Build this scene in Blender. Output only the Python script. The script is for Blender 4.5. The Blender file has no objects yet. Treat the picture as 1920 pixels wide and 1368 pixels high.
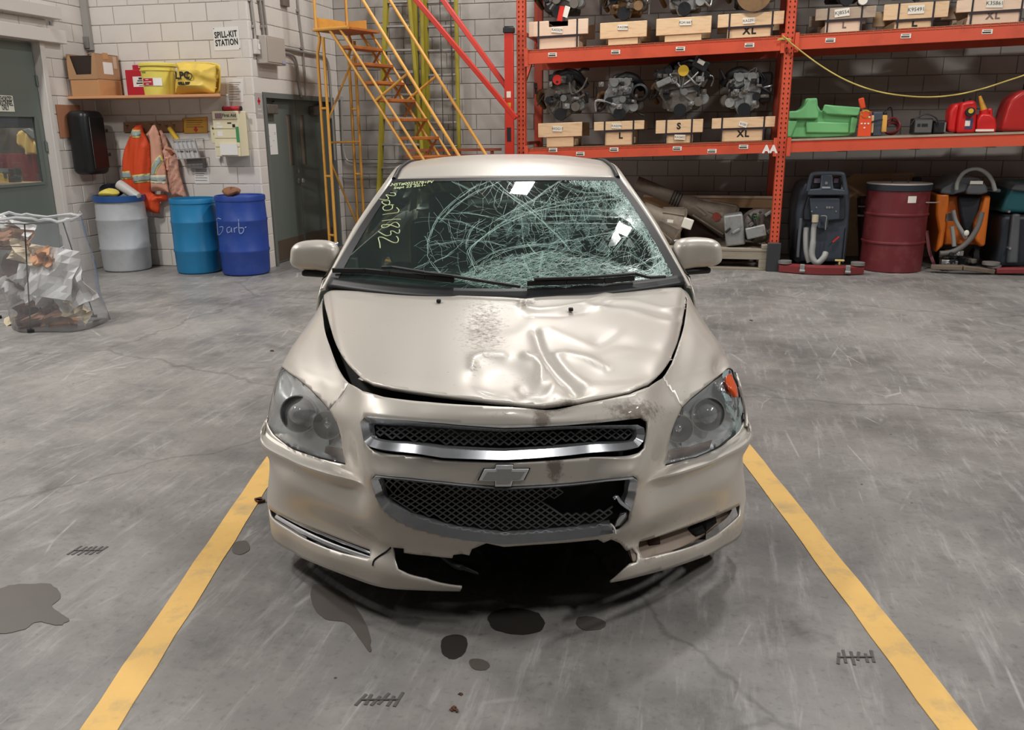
import bpy, bmesh, math, random
from mathutils import Vector, Matrix
from mathutils.bvhtree import BVHTree
from mathutils.geometry import delaunay_2d_cdt
C = bpy.context.scene.collection
SC = bpy.context.scene
RND = random.Random(7)
PI = math.pi
# ---------------------------------------------------------------- camera, world, lights, exposure
FPX, PITCH, ROLL, HC = 1580.0, math.radians(15.6), math.radians(0.4), 1.60
FW = Vector((0, math.cos(PITCH), -math.sin(PITCH)))
_u0 = Vector((0, math.sin(PITCH), math.cos(PITCH)))
RT = Vector((math.cos(ROLL), 0, 0)) - math.sin(ROLL) * _u0
UP = math.sin(ROLL) * Vector((1, 0, 0)) + math.cos(ROLL) * _u0
EYE = Vector((0, 0, HC))
cam = bpy.data.cameras.new('camera'); camo = bpy.data.objects.new('camera', cam); C.objects.link(camo)
cam.sensor_fit = 'HORIZONTAL'; cam.sensor_width = 36.0; cam.lens = 36.0 * FPX / 1920.0
cam.clip_start = 0.05; cam.clip_end = 200
camo.matrix_world = Matrix(((RT.x, UP.x, -FW.x, 0), (RT.y, UP.y, -FW.y, 0), (RT.z, UP.z, -FW.z, HC), (0, 0, 0, 1)))
SC.camera = camo
w = bpy.data.worlds.new('world'); SC.world = w; w.use_nodes = True
w.node_tree.nodes['Background'].inputs[0].default_value = (.9, .95, 1, 1)
w.node_tree.nodes['Background'].inputs[1].default_value = 0.05
SC.view_settings.view_transform = 'Standard'; SC.view_settings.look = 'None'
SC.view_settings.exposure = 0.15; SC.view_settings.gamma = 1.0; SC.view_settings.use_curve_mapping = False
YAW = math.radians(12.8)
RX = Vector((math.cos(YAW), -math.sin(YAW), 0)); RY = Vector((math.sin(YAW), math.cos(YAW), 0))
LAMP_Z = 6.0
LAMPS = [(-6.3, 4.7, 1.0), (-1.8, 9.2, .8), (1.0, 7.8, .6), (5.2, 5.2, 1.1), (0.2, .2, .2), (-4.9, 1.8, .8), (5.0, 1.8, .8)]
LAMP_W = 205.0
for (a, b, k) in LAMPS:
    l = bpy.data.lights.new('ceiling_lamp', 'AREA'); l.shape = 'RECTANGLE'; l.size = 0.35; l.size_y = 0.9
    l.energy = LAMP_W * k; l.size_y = .4 if k == .6 else .9; l.color = (1.0, 0.985, 0.96)
    o = bpy.data.objects.new('ceiling_lamp', l); C.objects.link(o)
    o.location = RX * a + RY * b + Vector((0, 0, LAMP_Z)); o.rotation_euler = (0, 0, -YAW)

# ---------------------------------------------------------------- pixel <-> world
def ray(px, py): return FW + RT * ((px - 960) / FPX) - UP * ((py - 684) / FPX)
def atz(px, py, z=0.0):
    d = ray(px, py); return EYE + d * ((z - HC) / d.z)
def aty(px, py, y):
    d = ray(px, py); return EYE + d * (y / d.y)
def rw(a, b, z=0.0): return RX * a + RY * b + Vector((0, 0, z))
def onb(px, py, b):                       # pixel on the room plane b = const -> (a, b, z)
    d = ray(px, py); p = EYE + d * (b / d.dot(RY)); return p.dot(RX), b, p.z
def ona(px, py, a):
    d = ray(px, py); p = EYE + d * (a / d.dot(RX)); return a, p.dot(RY), p.z

# ---------------------------------------------------------------- materials
MATS = {}
def mat(name, col, rough=.6, metal=0., var=.08, scale=6., bump=0., bscale=60., coat=0., spec=.5, dark=None, dscale=2.5, damt=.5,
        emit=None, trans=0., alpha=1., grain=None):
    if name in MATS: return MATS[name]
    m = bpy.data.materials.new(name); m.use_nodes = True; nt = m.node_tree; N = nt.nodes; L = nt.links
    b = N['Principled BSDF']; MATS[name] = m
    b.inputs['Roughness'].default_value = rough; b.inputs['Metallic'].default_value = metal
    b.inputs['Coat Weight'].default_value = coat; b.inputs['Specular IOR Level'].default_value = spec
    b.inputs['Coat Roughness'].default_value = .06
    b.inputs['Transmission Weight'].default_value = trans; b.inputs['Alpha'].default_value = alpha
    tc = N.new('ShaderNodeTexCoord'); src = tc.outputs['Object']
    if grain:
        mp = N.new('ShaderNodeMapping'); mp.inputs['Scale'].default_value = grain; L.new(src, mp.inputs[0]); src = mp.outputs[0]
    nz = N.new('ShaderNodeTexNoise'); nz.inputs['Scale'].default_value = scale; nz.inputs['Detail'].default_value = 6
    L.new(src, nz.inputs['Vector'])
    mx = N.new('ShaderNodeMix'); mx.data_type = 'RGBA'
    c = Vector(col[:3])
    mx.inputs['A'].default_value = (*[max(0, x * (1 - var)) for x in c], 1); mx.inputs['B'].default_value = (*[min(1, x * (1 + var)) for x in c], 1)
    L.new(nz.outputs['Fac'], mx.inputs['Factor']); out = mx.outputs['Result']
    if dark is not None:
        n2 = N.new('ShaderNodeTexNoise'); n2.inputs['Scale'].default_value = dscale; n2.inputs['Detail'].default_value = 9; n2.inputs['Roughness'].default_value = .65
        L.new(src, n2.inputs['Vector'])
        cr = N.new('ShaderNodeValToRGB'); cr.color_ramp.elements[0].position = .5; cr.color_ramp.elements[1].position = .72
        cr.color_ramp.elements[0].color = (0, 0, 0, 1); cr.color_ramp.elements[1].color = (damt, damt, damt, 1)
        L.new(n2.outputs['Fac'], cr.inputs[0])
        m2 = N.new('ShaderNodeMix'); m2.data_type = 'RGBA'; L.new(cr.outputs[0], m2.inputs['Factor']); L.new(out, m2.inputs['A'])
        m2.inputs['B'].default_value = (*dark, 1); out = m2.outputs['Result']
    L.new(out, b.inputs['Base Color'])
    if emit: b.inputs['Emission Color'].default_value = (*emit[:3], 1); b.inputs['Emission Strength'].default_value = emit[3]
    if bump:
        n3 = N.new('ShaderNodeTexNoise'); n3.inputs['Scale'].default_value = bscale; n3.inputs['Detail'].default_value = 4
        L.new(src, n3.inputs['Vector']); bp = N.new('ShaderNodeBump'); bp.inputs['Strength'].default_value = bump; bp.inputs['Distance'].default_value = .01
        L.new(n3.outputs['Fac'], bp.inputs['Height']); L.new(bp.outputs[0], b.inputs['Normal'])
    return m
def S(r, g, b):                            # sRGB 0-255 -> linear
    f = lambda v: (v / 255 / 12.92) if v <= 10 else ((v / 255 + .055) / 1.055) ** 2.4
    return (f(r), f(g), f(b))
def film(name, tint, rough=.08, opac=.1, body=None, spec=.6):
    """thin clear sheet: see-through tint plus a glossy coat and a little haze"""
    m = bpy.data.materials.new(name); m.use_nodes = True; nt = m.node_tree; N = nt.nodes; L = nt.links
    for n in list(N):
        if n.type != 'OUTPUT_MATERIAL': N.remove(n)
    out = [n for n in N if n.type == 'OUTPUT_MATERIAL'][0]
    tr = N.new('ShaderNodeBsdfTransparent'); tr.inputs[0].default_value = (*tint, 1)
    gl = N.new('ShaderNodeBsdfGlossy'); gl.inputs['Roughness'].default_value = rough
    df = N.new('ShaderNodeBsdfDiffuse'); df.inputs[0].default_value = (*(body or (.8, .8, .8)), 1)
    fr = N.new('ShaderNodeLayerWeight'); fr.inputs[0].default_value = .5
    pw = N.new('ShaderNodeMath'); pw.operation = 'POWER'; pw.inputs[1].default_value = 4; L.new(fr.outputs['Facing'], pw.inputs[0])
    mu = N.new('ShaderNodeMath'); mu.operation = 'MULTIPLY_ADD'; mu.inputs[1].default_value = .95 * spec * 1.7; mu.inputs[2].default_value = .045 * spec * 1.7; L.new(pw.outputs[0], mu.inputs[0])
    a = N.new('ShaderNodeMixShader'); a.inputs[0].default_value = opac; L.new(tr.outputs[0], a.inputs[1]); L.new(df.outputs[0], a.inputs[2])
    b = N.new('ShaderNodeMixShader'); L.new(mu.outputs[0], b.inputs[0]); L.new(a.outputs[0], b.inputs[1]); L.new(gl.outputs[0], b.inputs[2])
    L.new(b.outputs[0], out.inputs[0]); MATS[name] = m
    return m

# ---------------------------------------------------------------- mesh helper
class MB:
    def __init__(s): s.v = []; s.f = []
    def add(s, vs, fs):
        o = len(s.v); s.v += [Vector(p) for p in vs]; s.f += [tuple(i + o for i in f) for f in fs]; return s
    def box(s, c, d, rz=0., M=None):
        x, y, z = d[0] / 2, d[1] / 2, d[2] / 2
        vs = [Vector(p) for p in ((-x, -y, -z), (x, -y, -z), (x, y, -z), (-x, y, -z), (-x, -y, z), (x, -y, z), (x, y, z), (-x, y, z))]
        R = M if M is not None else Matrix.Rotation(rz, 3, 'Z')
        return s.add([R @ p + Vector(c) for p in vs], [(0, 3, 2, 1), (4, 5, 6, 7), (0, 1, 5, 4), (1, 2, 6, 5), (2, 3, 7, 6), (3, 0, 4, 7)])
    def bb(s, x0, x1, y0, y1, z0, z1):
        return s.box(((x0 + x1) / 2, (y0 + y1) / 2, (z0 + z1) / 2), (abs(x1 - x0), abs(y1 - y0), abs(z1 - z0)))
    def beam(s, p0, p1, wd, dp, up=(0, 0, 1)):
        p0, p1 = Vector(p0), Vector(p1); d = p1 - p0; L = d.length; d.normalize(); up = Vector(up)
        if abs(d.dot(up)) > .97: up = Vector((0, 1, 0))
        x = d.cross(up).normalized(); y = x.cross(d)
        M = Matrix((x, d, y)).transposed()
        return s.box((p0 + p1) / 2, (wd, L, dp), M=M)
    def ring_stack(s, rings, cap0=True, cap1=True, closed=True):
        n = len(rings[0]); o = len(s.v)
        for r in rings: s.v += [Vector(p) for p in r]
        for k in range(len(rings) - 1):
            for i in range(n if closed else n - 1):
                j = (i + 1) % n; a = o + k * n
                s.f.append((a + i, a + j, a + n + j, a + n + i))
        if cap0: s.f.append(tuple(o + i for i in reversed(range(n))))
        if cap1: s.f.append(tuple(o + (len(rings) - 1) * n + i for i in range(n)))
        return s
    def cyl(s, p0, p1, r0, r1=None, n=16, cap=True):
        p0, p1 = Vector(p0), Vector(p1); r1 = r0 if r1 is None else r1
        d = (p1 - p0).normalized(); u = d.orthogonal().normalized(); w_ = d.cross(u)
        R = lambda p, r: [p + (u * math.cos(2 * PI * i / n) + w_ * math.sin(2 * PI * i / n)) * r for i in range(n)]
        return s.ring_stack([R(p0, r0), R(p1, r1)], cap, cap)
    def lathe(s, prof, n=24, c=(0, 0, 0), M=None, cap0=False, cap1=False):
        c = Vector(c); R = []
        for r, z in prof:
            ring = [Vector((r * math.cos(2 * PI * i / n), r * math.sin(2 * PI * i / n), z)) for i in range(n)]
            R.append([(M @ p if M is not None else p) + c for p in ring])
        return s.ring_stack(R, cap0, cap1)
    def tube(s, pts, r, n=8, closed=False, cap=True):
        P = [Vector(p) for p in pts]; m = len(P); rings = []
        T = []
        for i in range(m):
            a = P[(i - 1) % m] if (i or closed) else P[i]; b = P[(i + 1) % m] if (i < m - 1 or closed) else P[i]
            T.append((b - a).normalized())
        u = T[0].orthogonal().normalized()
        for i in range(m):
            u = (u - T[i] * u.dot(T[i])); u = u.normalized() if u.length > 1e-6 else T[i].orthogonal().normalized()
            v = T[i].cross(u); rr = r[i] if isinstance(r, (list, tuple)) else r
            rings.append([P[i] + (u * math.cos(2 * PI * k / n) + v * math.sin(2 * PI * k / n)) * rr for k in range(n)])
        if closed:
            rings.append(rings[0]); return s.ring_stack(rings, False, False)
        return s.ring_stack(rings, cap, cap)
    def prism(s, poly, f0, f1):            # poly 2D, f0/f1: 2D -> 3D for both faces
        n = len(poly); o = len(s.v)
        s.v += [Vector(f0(*p)) for p in poly] + [Vector(f1(*p)) for p in poly]
        s.f.append(tuple(o + i for i in range(n))); s.f.append(tuple(o + n + i for i in reversed(range(n))))
        for i in range(n):
            j = (i + 1) % n; s.f.append((o + j, o + i, o + n + i, o + n + j))
        return s
    def grid(s, nu, nv, fn, closed_u=False):
        o = len(s.v)
        for j in range(nv + 1):
            for i in range(nu if closed_u else nu + 1): s.v.append(Vector(fn(i / nu, j / nv)))
        m = nu if closed_u else nu + 1
        for j in range(nv):
            for i in range(nu):
                a = o + j * m + i; b = o + j * m + (i + 1) % m
                s.f.append((a, b, b + m, a + m))
        return s
    def sphere(s, c, r, n=12, sc=(1, 1, 1)):
        c = Vector(c)
        return s.grid(n, n // 2, lambda u, v: c + Vector((r * sc[0] * math.sin(PI * v) * math.cos(2 * PI * u), r * sc[1] * math.sin(PI * v) * math.sin(2 * PI * u), -r * sc[2] * math.cos(PI * v))), True)
    def shift(s, d):
        d = Vector(d); s.v = [p + d for p in s.v]; return s
    def xf(s, M): s.v = [M @ p for p in s.v]; return s
    def mesh(s, name, m, smooth=None, fix=True):
        me = bpy.data.meshes.new(name); me.from_pydata([tuple(p) for p in s.v], [], s.f)
        if fix:
            bm = bmesh.new(); bm.from_mesh(me); bmesh.ops.recalc_face_normals(bm, faces=bm.faces[:]); bm.to_mesh(me); bm.free()
        if m: me.materials.append(m)
        if smooth is not None:
            me.shade_smooth()
            if smooth < 179: me.set_sharp_from_angle(angle=math.radians(smooth))
        return me
    def build(s, name, m, parent=None, smooth=None, bevel=0., seg=2, solid=0., loc=None, kind=None, label=None, fix=True):
        o = bpy.data.objects.new(name, s.mesh(name, m, smooth, fix)); C.objects.link(o)
        if parent: o.parent = parent
        if loc is not None: o.location = loc
        if solid:
            md = o.modifiers.new('solid', 'SOLIDIFY'); md.thickness = solid; md.offset = -1
        if bevel:
            md = o.modifiers.new('bevel', 'BEVEL'); md.width = bevel; md.segments = seg; md.limit_method = 'ANGLE'; md.angle_limit = .6
            if smooth is None: o.data.shade_smooth(); o.data.set_sharp_from_angle(angle=math.radians(40))
        if kind: o['kind'] = kind
        if label: o['label'] = label
        return o
def tag(o, label, cat, group=None, kind=None):
    if label: o['label'] = label
    if cat: o['category'] = cat
    if group: o['group'] = group
    if kind: o['kind'] = kind
    return o
def thing(name, label, cat, loc=(0, 0, 0), rz=0., group=None):
    o = bpy.data.objects.new(name, None); C.objects.link(o); o.location = loc; o.rotation_euler = (0, 0, rz); o.empty_display_size = .1
    return tag(o, label, cat, group)
def rthing(name, label, cat, a, b, z, group=None, rz=0.): return thing(name, label, cat, rw(a, b, z), -YAW + rz, group)
def copy_tree(o, parent=None):
    c = o.copy(); C.objects.link(c); c.parent = parent
    for ch in list(o.children): copy_tree(ch, c)
    return c
_fonts = {}
def text_mb(s, h, bold=0., spacing=1., align='CENTER'):
    """text as flat mesh in local x/z plane (facing -y), centred"""
    cu = bpy.data.curves.new('lettering', 'FONT'); cu.body = s; cu.size = h * 1.38; cu.offset = bold; cu.align_x = align; cu.align_y = 'CENTER'
    cu.space_character = spacing; cu.resolution_u = 3
    ob = bpy.data.objects.new('lettering', cu); C.objects.link(ob)
    dg = bpy.context.evaluated_depsgraph_get(); me = bpy.data.meshes.new_from_object(ob.evaluated_get(dg))
    mb = MB(); mb.add([(v.co.x, 0, v.co.y) for v in me.vertices], [tuple(p.vertices) for p in me.polygons])
    bpy.data.objects.remove(ob); bpy.data.curves.remove(cu); bpy.data.meshes.remove(me)
    return mb
def smoothpts(pts, k=6, closed=False):
    P = [Vector(p) for p in pts]; n = len(P); out = []
    for i in range(n if closed else n - 1):
        if closed: a, b, c, d = P[(i - 1) % n], P[i], P[(i + 1) % n], P[(i + 2) % n]
        else: a, b, c, d = P[max(i - 1, 0)], P[i], P[i + 1], P[min(i + 2, n - 1)]
        for j in range(k):
            t = j / k
            out.append(.5 * ((2 * b) + (c - a) * t + (2 * a - 5 * b + 4 * c - d) * t * t + (3 * b - a - 3 * c + d) * t ** 3))
    if not closed: out.append(P[-1])
    return out
def lerp(a, b, t): return a + (b - a) * t
# ================================================================ THE ROOM
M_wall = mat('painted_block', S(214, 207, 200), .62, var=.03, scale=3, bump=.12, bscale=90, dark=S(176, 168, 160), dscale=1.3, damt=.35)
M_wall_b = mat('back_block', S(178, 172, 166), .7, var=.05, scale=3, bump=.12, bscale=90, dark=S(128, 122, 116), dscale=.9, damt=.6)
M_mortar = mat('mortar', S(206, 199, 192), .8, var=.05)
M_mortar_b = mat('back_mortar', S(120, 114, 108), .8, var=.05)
M_shell = mat('far_wall_paint', S(92, 90, 87), .7, var=.04, scale=.8)
M_ceil = mat('ceiling_steel', S(64, 63, 62), .6, var=.05, scale=.7)
A_L, A_J, B_S, B_B = -7.2, -5.1, 9.22, 11.56
CEIL = 6.6

def concrete():
    m = bpy.data.materials.new('concrete_floor'); m.use_nodes = True; nt = m.node_tree; N = nt.nodes; L = nt.links
    b = N['Principled BSDF']; tc = N.new('ShaderNodeTexCoord')
    def noise(sc, det=6, rough=.6, mscale=None, rot=0, dist=0.):
        n = N.new('ShaderNodeTexNoise'); n.inputs['Scale'].default_value = sc; n.inputs['Detail'].default_value = det; n.inputs['Roughness'].default_value = rough; n.inputs['Distortion'].default_value = dist
        mp = N.new('ShaderNodeMapping'); L.new(tc.outputs['Object'], mp.inputs[0])
        if mscale: mp.inputs['Scale'].default_value = mscale
        mp.inputs['Rotation'].default_value = (0, 0, rot); L.new(mp.outputs[0], n.inputs['Vector']); return n.outputs['Fac']
    def ramp(src, p0, p1, c0=0., c1=1.):
        r = N.new('ShaderNodeMapRange'); r.interpolation_type = 'SMOOTHSTEP'; L.new(src, r.inputs[0]); r.inputs[1].default_value = p0; r.inputs[2].default_value = p1; r.inputs[3].default_value = c0; r.inputs[4].default_value = c1; return r.outputs[0]
    def mix(fac, a, col):
        x = N.new('ShaderNodeMix'); x.data_type = 'RGBA'; L.new(fac, x.inputs['Factor'])
        if isinstance(a, tuple): x.inputs['A'].default_value = (*a, 1)
        else: L.new(a, x.inputs['A'])
        x.inputs['B'].default_value = (*col, 1); return x.outputs['Result']
    def mul(a, b_):
        x = N.new('ShaderNodeMath'); x.operation = 'MULTIPLY'; L.new(a, x.inputs[0])
        if isinstance(b_, float): x.inputs[1].default_value = b_
        else: L.new(b_, x.inputs[1])
        return x.outputs[0]
    c = mix(ramp(noise(.9, 8, .6), .35, .68), S(146, 142, 138), S(108, 106, 104))
    c = mix(ramp(noise(4.5, 8, .7), .45, .75, 0, .55), c, S(168, 164, 159))
    c = mix(ramp(noise(2.2, 10, .7, dist=.6), .50, .72, 0, .7), c, S(90, 87, 84))
    c = mix(ramp(noise(38, 4, .6), .52, .78, 0, .45), c, S(80, 77, 74))
    # tyre-scuffed lighter streaks running along the bay
    c = mix(mul(ramp(noise(3., 9, .75, (6, .7, 1), .05), .5, .72), .45), c, S(190, 187, 184))
    # scratches
    for k, rot in enumerate((.6, 2.2)):
        wv = N.new('ShaderNodeTexVoronoi'); wv.feature = 'DISTANCE_TO_EDGE'; wv.inputs['Scale'].default_value = .9
        mp = N.new('ShaderNodeMapping'); mp.inputs['Scale'].default_value = (3.2, .8, 1); mp.inputs['Rotation'].default_value = (0, 0, rot)
        L.new(tc.outputs['Object'], mp.inputs[0]); L.new(mp.outputs[0], wv.inputs['Vector'])
        line = ramp(wv.outputs['Distance'], .0, .012, 1, 0)
        c = mix(mul(line, ramp(noise(1.3 + k, 5), .52, .64, 0, .45)), c, S(200, 196, 192))
    # hairline cracks
    vo = N.new('ShaderNodeTexVoronoi'); vo.feature = 'DISTANCE_TO_EDGE'; vo.inputs['Scale'].default_value = .33
    nzv = N.new('ShaderNodeTexNoise'); nzv.inputs['Scale'].default_value = 3; nzv.inputs['Detail'].default_value = 6; L.new(tc.outputs['Object'], nzv.inputs['Vector'])
    ad = N.new('ShaderNodeMixRGB'); ad.blend_type = 'ADD'; ad.inputs[0].default_value = .25; L.new(tc.outputs['Object'], ad.inputs[1]); L.new(nzv.outputs['Color'], ad.inputs[2])
    L.new(ad.outputs[0], vo.inputs['Vector'])
    c = mix(mul(ramp(vo.outputs['Distance'], 0, .006, 1, 0), .4), c, S(78, 75, 72))
    # specks of grit
    vs = N.new('ShaderNodeTexVoronoi'); vs.inputs['Scale'].default_value = 7; L.new(tc.outputs['Object'], vs.inputs['Vector'])
    c = mix(mul(ramp(vs.outputs['Distance'], .03, .05, 1, 0), ramp(noise(1.1, 3), .5, .6)), c, S(50, 48, 46))
    L.new(c, b.inputs['Base Color'])
    L.new(ramp(noise(2.2, 10, .7, dist=.6), .4, .75, .38, .62), b.inputs['Roughness'])
    bp = N.new('ShaderNodeBump'); bp.inputs['Strength'].default_value = .25; bp.inputs['Distance'].default_value = .004; L.new(noise(24, 6, .6), bp.inputs['Height']); L.new(bp.outputs[0], b.inputs['Normal'])
    b.inputs['Specular IOR Level'].default_value = .4
    return m
M_floor = concrete()
mb = MB(); mb.bb(-11, 11, -8, 14.2, -.2, 0); fl = mb.build('floor', M_floor, kind='structure'); fl.rotation_euler = (0, 0, -YAW)
mb = MB(); mb.bb(-11, 11, -8, 14.2, CEIL, CEIL + .2); ce = mb.build('ceiling', M_ceil, kind='structure'); ce.rotation_euler = (0, 0, -YAW)

# --- block walls: a mortar slab with one object per block
BH, BL, JT = .2, .4, .0055
_blk = {}
def block_mesh(L, m, key):
    k = (round(L, 3), key)
    if k in _blk: return _blk[k]
    x, z, d, e = L / 2, (BH - JT) / 2, .012, .006
    mb = MB()
    mb.add([(-x, 0, -z), (x, 0, -z), (x, 0, z), (-x, 0, z), (-x, -d + e, -z), (x, -d + e, -z), (x, -d + e, z), (-x, -d + e, z),
            (-x + e, -d, -z + e), (x - e, -d, -z + e), (x - e, -d, z - e), (-x + e, -d, z - e)],
           [(4, 5, 9, 8), (5, 6, 10, 9), (6, 7, 11, 10), (7, 4, 8, 11), (8, 9, 10, 11), (0, 1, 5, 4), (1, 2, 6, 5), (2, 3, 7, 6), (3, 0, 4, 7)])
    _blk[k] = mb.mesh('block', m); return _blk[k]
def block_wall(name, origin, rz, length, z1, m, mm, holes=(), limit=300, key='w', zstuff=None):
    """origin: world point of the wall's lower left as seen from the room; local x along the wall, -y towards the room"""
    root = MB(); 
    # slab with rectangular holes
    xs = sorted(set([0, length] + [h[0] for h in holes] + [h[1] for h in holes])); zs = sorted(set([0, z1] + [h[2] for h in holes] + [h[3] for h in holes]))
    for i in range(len(xs) - 1):
        for j in range(len(zs) - 1):
            cx, cz = (xs[i] + xs[i + 1]) / 2, (zs[j] + zs[j + 1]) / 2
            if any(h[0] < cx < h[1] and h[2] < cz < h[3] for h in holes): continue
            root.bb(xs[i], xs[i + 1], .008, .2, zs[j], zs[j + 1])
    o = root.build(name, mm, kind='structure'); o.location = origin; o.rotation_euler = (0, 0, rz)
    cells = []
    nrow = int(math.ceil(z1 / BH))
    for r in range(nrow):
        x = -(BL / 2) if r % 2 else 0.
        while x < length - .01:
            a, b_ = max(x, 0), min(x + BL, length); zc = r * BH + BH / 2
            x += BL
            segs = [(a, b_)]
            for h in holes:
                if h[2] < zc < h[3]:
                    ns = []
                    for (p, q) in segs:
                        if q <= h[0] or p >= h[1]: ns.append((p, q)); continue
                        if p < h[0]: ns.append((p, h[0]))
                        if q > h[1]: ns.append((h[1], q))
                    segs = ns
            cells += [(p, q, zc) for (p, q) in segs if q - p > .04]
    rest = MB(); cnt = 0
    for (p, q, zc) in cells:
        if (zstuff and zc > zstuff) or cnt >= limit:
            L_ = q - p - JT; me = block_mesh(L_, m, key); off = Vector(((p + q) / 2, .008, zc))
            rest.add([v.co + off for v in me.vertices], [tuple(f.vertices) for f in me.polygons]); continue
        bo = bpy.data.objects.new('block', block_mesh(q - p - JT, m, key)); C.objects.link(bo); bo.parent = o
        bo.location = ((p + q) / 2, .008 + RND.uniform(-.001, .001), zc); cnt += 1
    if rest.v: rest.build('upper_blocks', m, o, kind='stuff')
    return o
ZV = 3.4        # above this nothing is in the frame
# spill-kit wall (faces the camera)
block_wall('wall_front_left', rw(A_L, B_S), -YAW, A_J - A_L, CEIL, M_wall, M_mortar, zstuff=ZV)
# jog wall with the double door, local x runs from B_S to B_B, faces +a  (local -y -> +a): rotate by +90
D2 = dict(x0=9.40 - B_S, x1=11.36 - B_S, z1=2.04)
block_wall('wall_jog', rw(A_J, B_S), -YAW + PI / 2, B_B - B_S, CEIL, M_wall, M_mortar, holes=[(D2['x0'], D2['x1'], 0, D2['z1'])], zstuff=ZV)
# left wall with the single door
LB0 = 2.0
D1 = dict(x0=7.0 - LB0, x1=8.42 - LB0, z1=2.56)
block_wall('wall_left', rw(A_L, LB0), -YAW + PI / 2, B_S - LB0, CEIL, M_wall, M_mortar, holes=[(D1['x0'], D1['x1'], 0, D1['z1'])], zstuff=ZV)
# back wall behind stair, ladders and rack
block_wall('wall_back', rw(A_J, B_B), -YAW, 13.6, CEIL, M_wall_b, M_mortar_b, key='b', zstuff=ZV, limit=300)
for nm, x0, x1, y0, y1 in (('wall_rear', -11, 11, -7.6, -7.4), ('wall_right', 8.5, 8.7, -7.5, 12), ('wall_far_left', -7.4, -7.2, -7.5, LB0)):
    mb = MB(); mb.bb(x0, x1, y0, y1, 0, CEIL); o = mb.build(nm, M_shell, kind='structure'); o.rotation_euler = (0, 0, -YAW)

# --- yellow bay lines
M_line = mat('yellow_line_paint', S(236, 190, 108), .6, var=.1, scale=9, dark=S(170, 150, 115), dscale=6, damt=.7, bump=.15, bscale=40)
for pts, lab in (([(147, 1368), (222, 1368), (503, 900), (478, 900)], 'yellow painted bay line on the floor left of the car'),
                 ([(1755, 1368), (1838, 1368), (1412, 850), (1388, 850)], 'yellow painted bay line on the floor right of the car')):
    q = [atz(*p) for p in pts]
    d0 = (q[3] - q[0]).normalized(); d1 = (q[2] - q[1]).normalized()
    q0, q1 = q[0] - d0 * 1.2, q[1] - d1 * 1.2; ax = (d0 + d1).normalized(); wid = .105
    c0 = (q0 + q1) / 2; side = Vector((ax.y, -ax.x, 0)); c1 = c0 + ax * 6.6
    mb = MB(); n = 40; L0 = []; R0 = []
    for i in range(n + 1):
        t = i / n; p = c0.lerp(c1, t); e1, e2 = RND.uniform(-.003, .003), RND.uniform(-.003, .003)
        L0.append(p - side * (wid / 2 + e1)); R0.append(p + side * (wid / 2 + e2))
    for i in range(n):
        a, b_, c_, d_ = L0[i], R0[i], R0[i + 1], L0[i + 1]
        z = Vector((0, 0, .003)); o_ = len(mb.v); mb.v += [a, b_, c_, d_, a + z, b_ + z, c_ + z, d_ + z]
        mb.f += [(o_ + 4, o_ + 5, o_ + 6, o_ + 7), (o_ + 1, o_ + 2, o_ + 6, o_ + 5), (o_ + 3, o_, o_ + 4, o_ + 7)]
    base = Vector(c0); mb.shift(-base)
    tag(mb.build('bay_line', M_line, loc=base, fix=False), lab, 'floor marking')
# --- liquid and dirt stains: thin irregular films on the floor
M_wet = mat('oil_stain', S(60, 56, 53), .35, var=.15, scale=8)
M_damp = mat('damp_stain', S(92, 86, 81), .45, var=.12, scale=8)
M_mark = mat('rubber_mark', S(92, 88, 85), .7, var=.2, scale=12)
def blob(px_poly, m, lab, name='floor_stain', z=.002, k=5, jit=.03):
    P = smoothpts([atz(*p) for p in px_poly], k, True); c = sum(P, Vector()) / len(P)
    P = [p + (p - c) * RND.uniform(-jit, jit) for p in P]
    mb = MB(); n = len(P); mb.add([Vector((p.x - c.x, p.y - c.y, 0)) for p in P] + [Vector((p.x - c.x, p.y - c.y, z)) for p in P], [tuple(range(n, 2 * n))] + [(i, (i + 1) % n, n + (i + 1) % n, n + i) for i in range(n)])
    return tag(mb.build(name, m, loc=(c.x, c.y, 0), fix=False), lab, 'stain')
blob([(0, 1105), (45, 1095), (95, 1096), (115, 1118), (98, 1138), (128, 1160), (110, 1172), (70, 1166), (40, 1182), (-10, 1186), (-40, 1150)], M_damp, 'large brown damp stain on the floor at the left edge')
blob([(830, 1198), (850, 1190), (872, 1194), (876, 1210), (868, 1228), (846, 1236), (828, 1222)], M_wet, 'round dark oil spot on the floor in front of the car')
blob([(880, 1238), (902, 1236), (918, 1246), (910, 1256), (888, 1254)], M_damp, 'small oval damp spot beside the round oil spot')
blob([(590, 1095), (640, 1110), (668, 1140), (690, 1180), (694, 1222), (676, 1200), (650, 1168), (610, 1160), (584, 1132)], M_damp, 'trickle of dark liquid run out from under the left bumper')
blob([(1085, 1158), (1110, 1156), (1135, 1166), (1130, 1178), (1100, 1182), (1082, 1172)], M_damp, 'faint damp patch in front of the torn bumper')
blob([(918, 1152), (960, 1140), (1010, 1150), (1018, 1180), (970, 1190), (925, 1178)], M_wet, 'dark wet patch under the middle of the bumper')
blob([(440, 1018), (462, 1014), (468, 1030), (450, 1040), (436, 1034)], M_damp, 'small damp patch right beside the left bay line')
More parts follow.
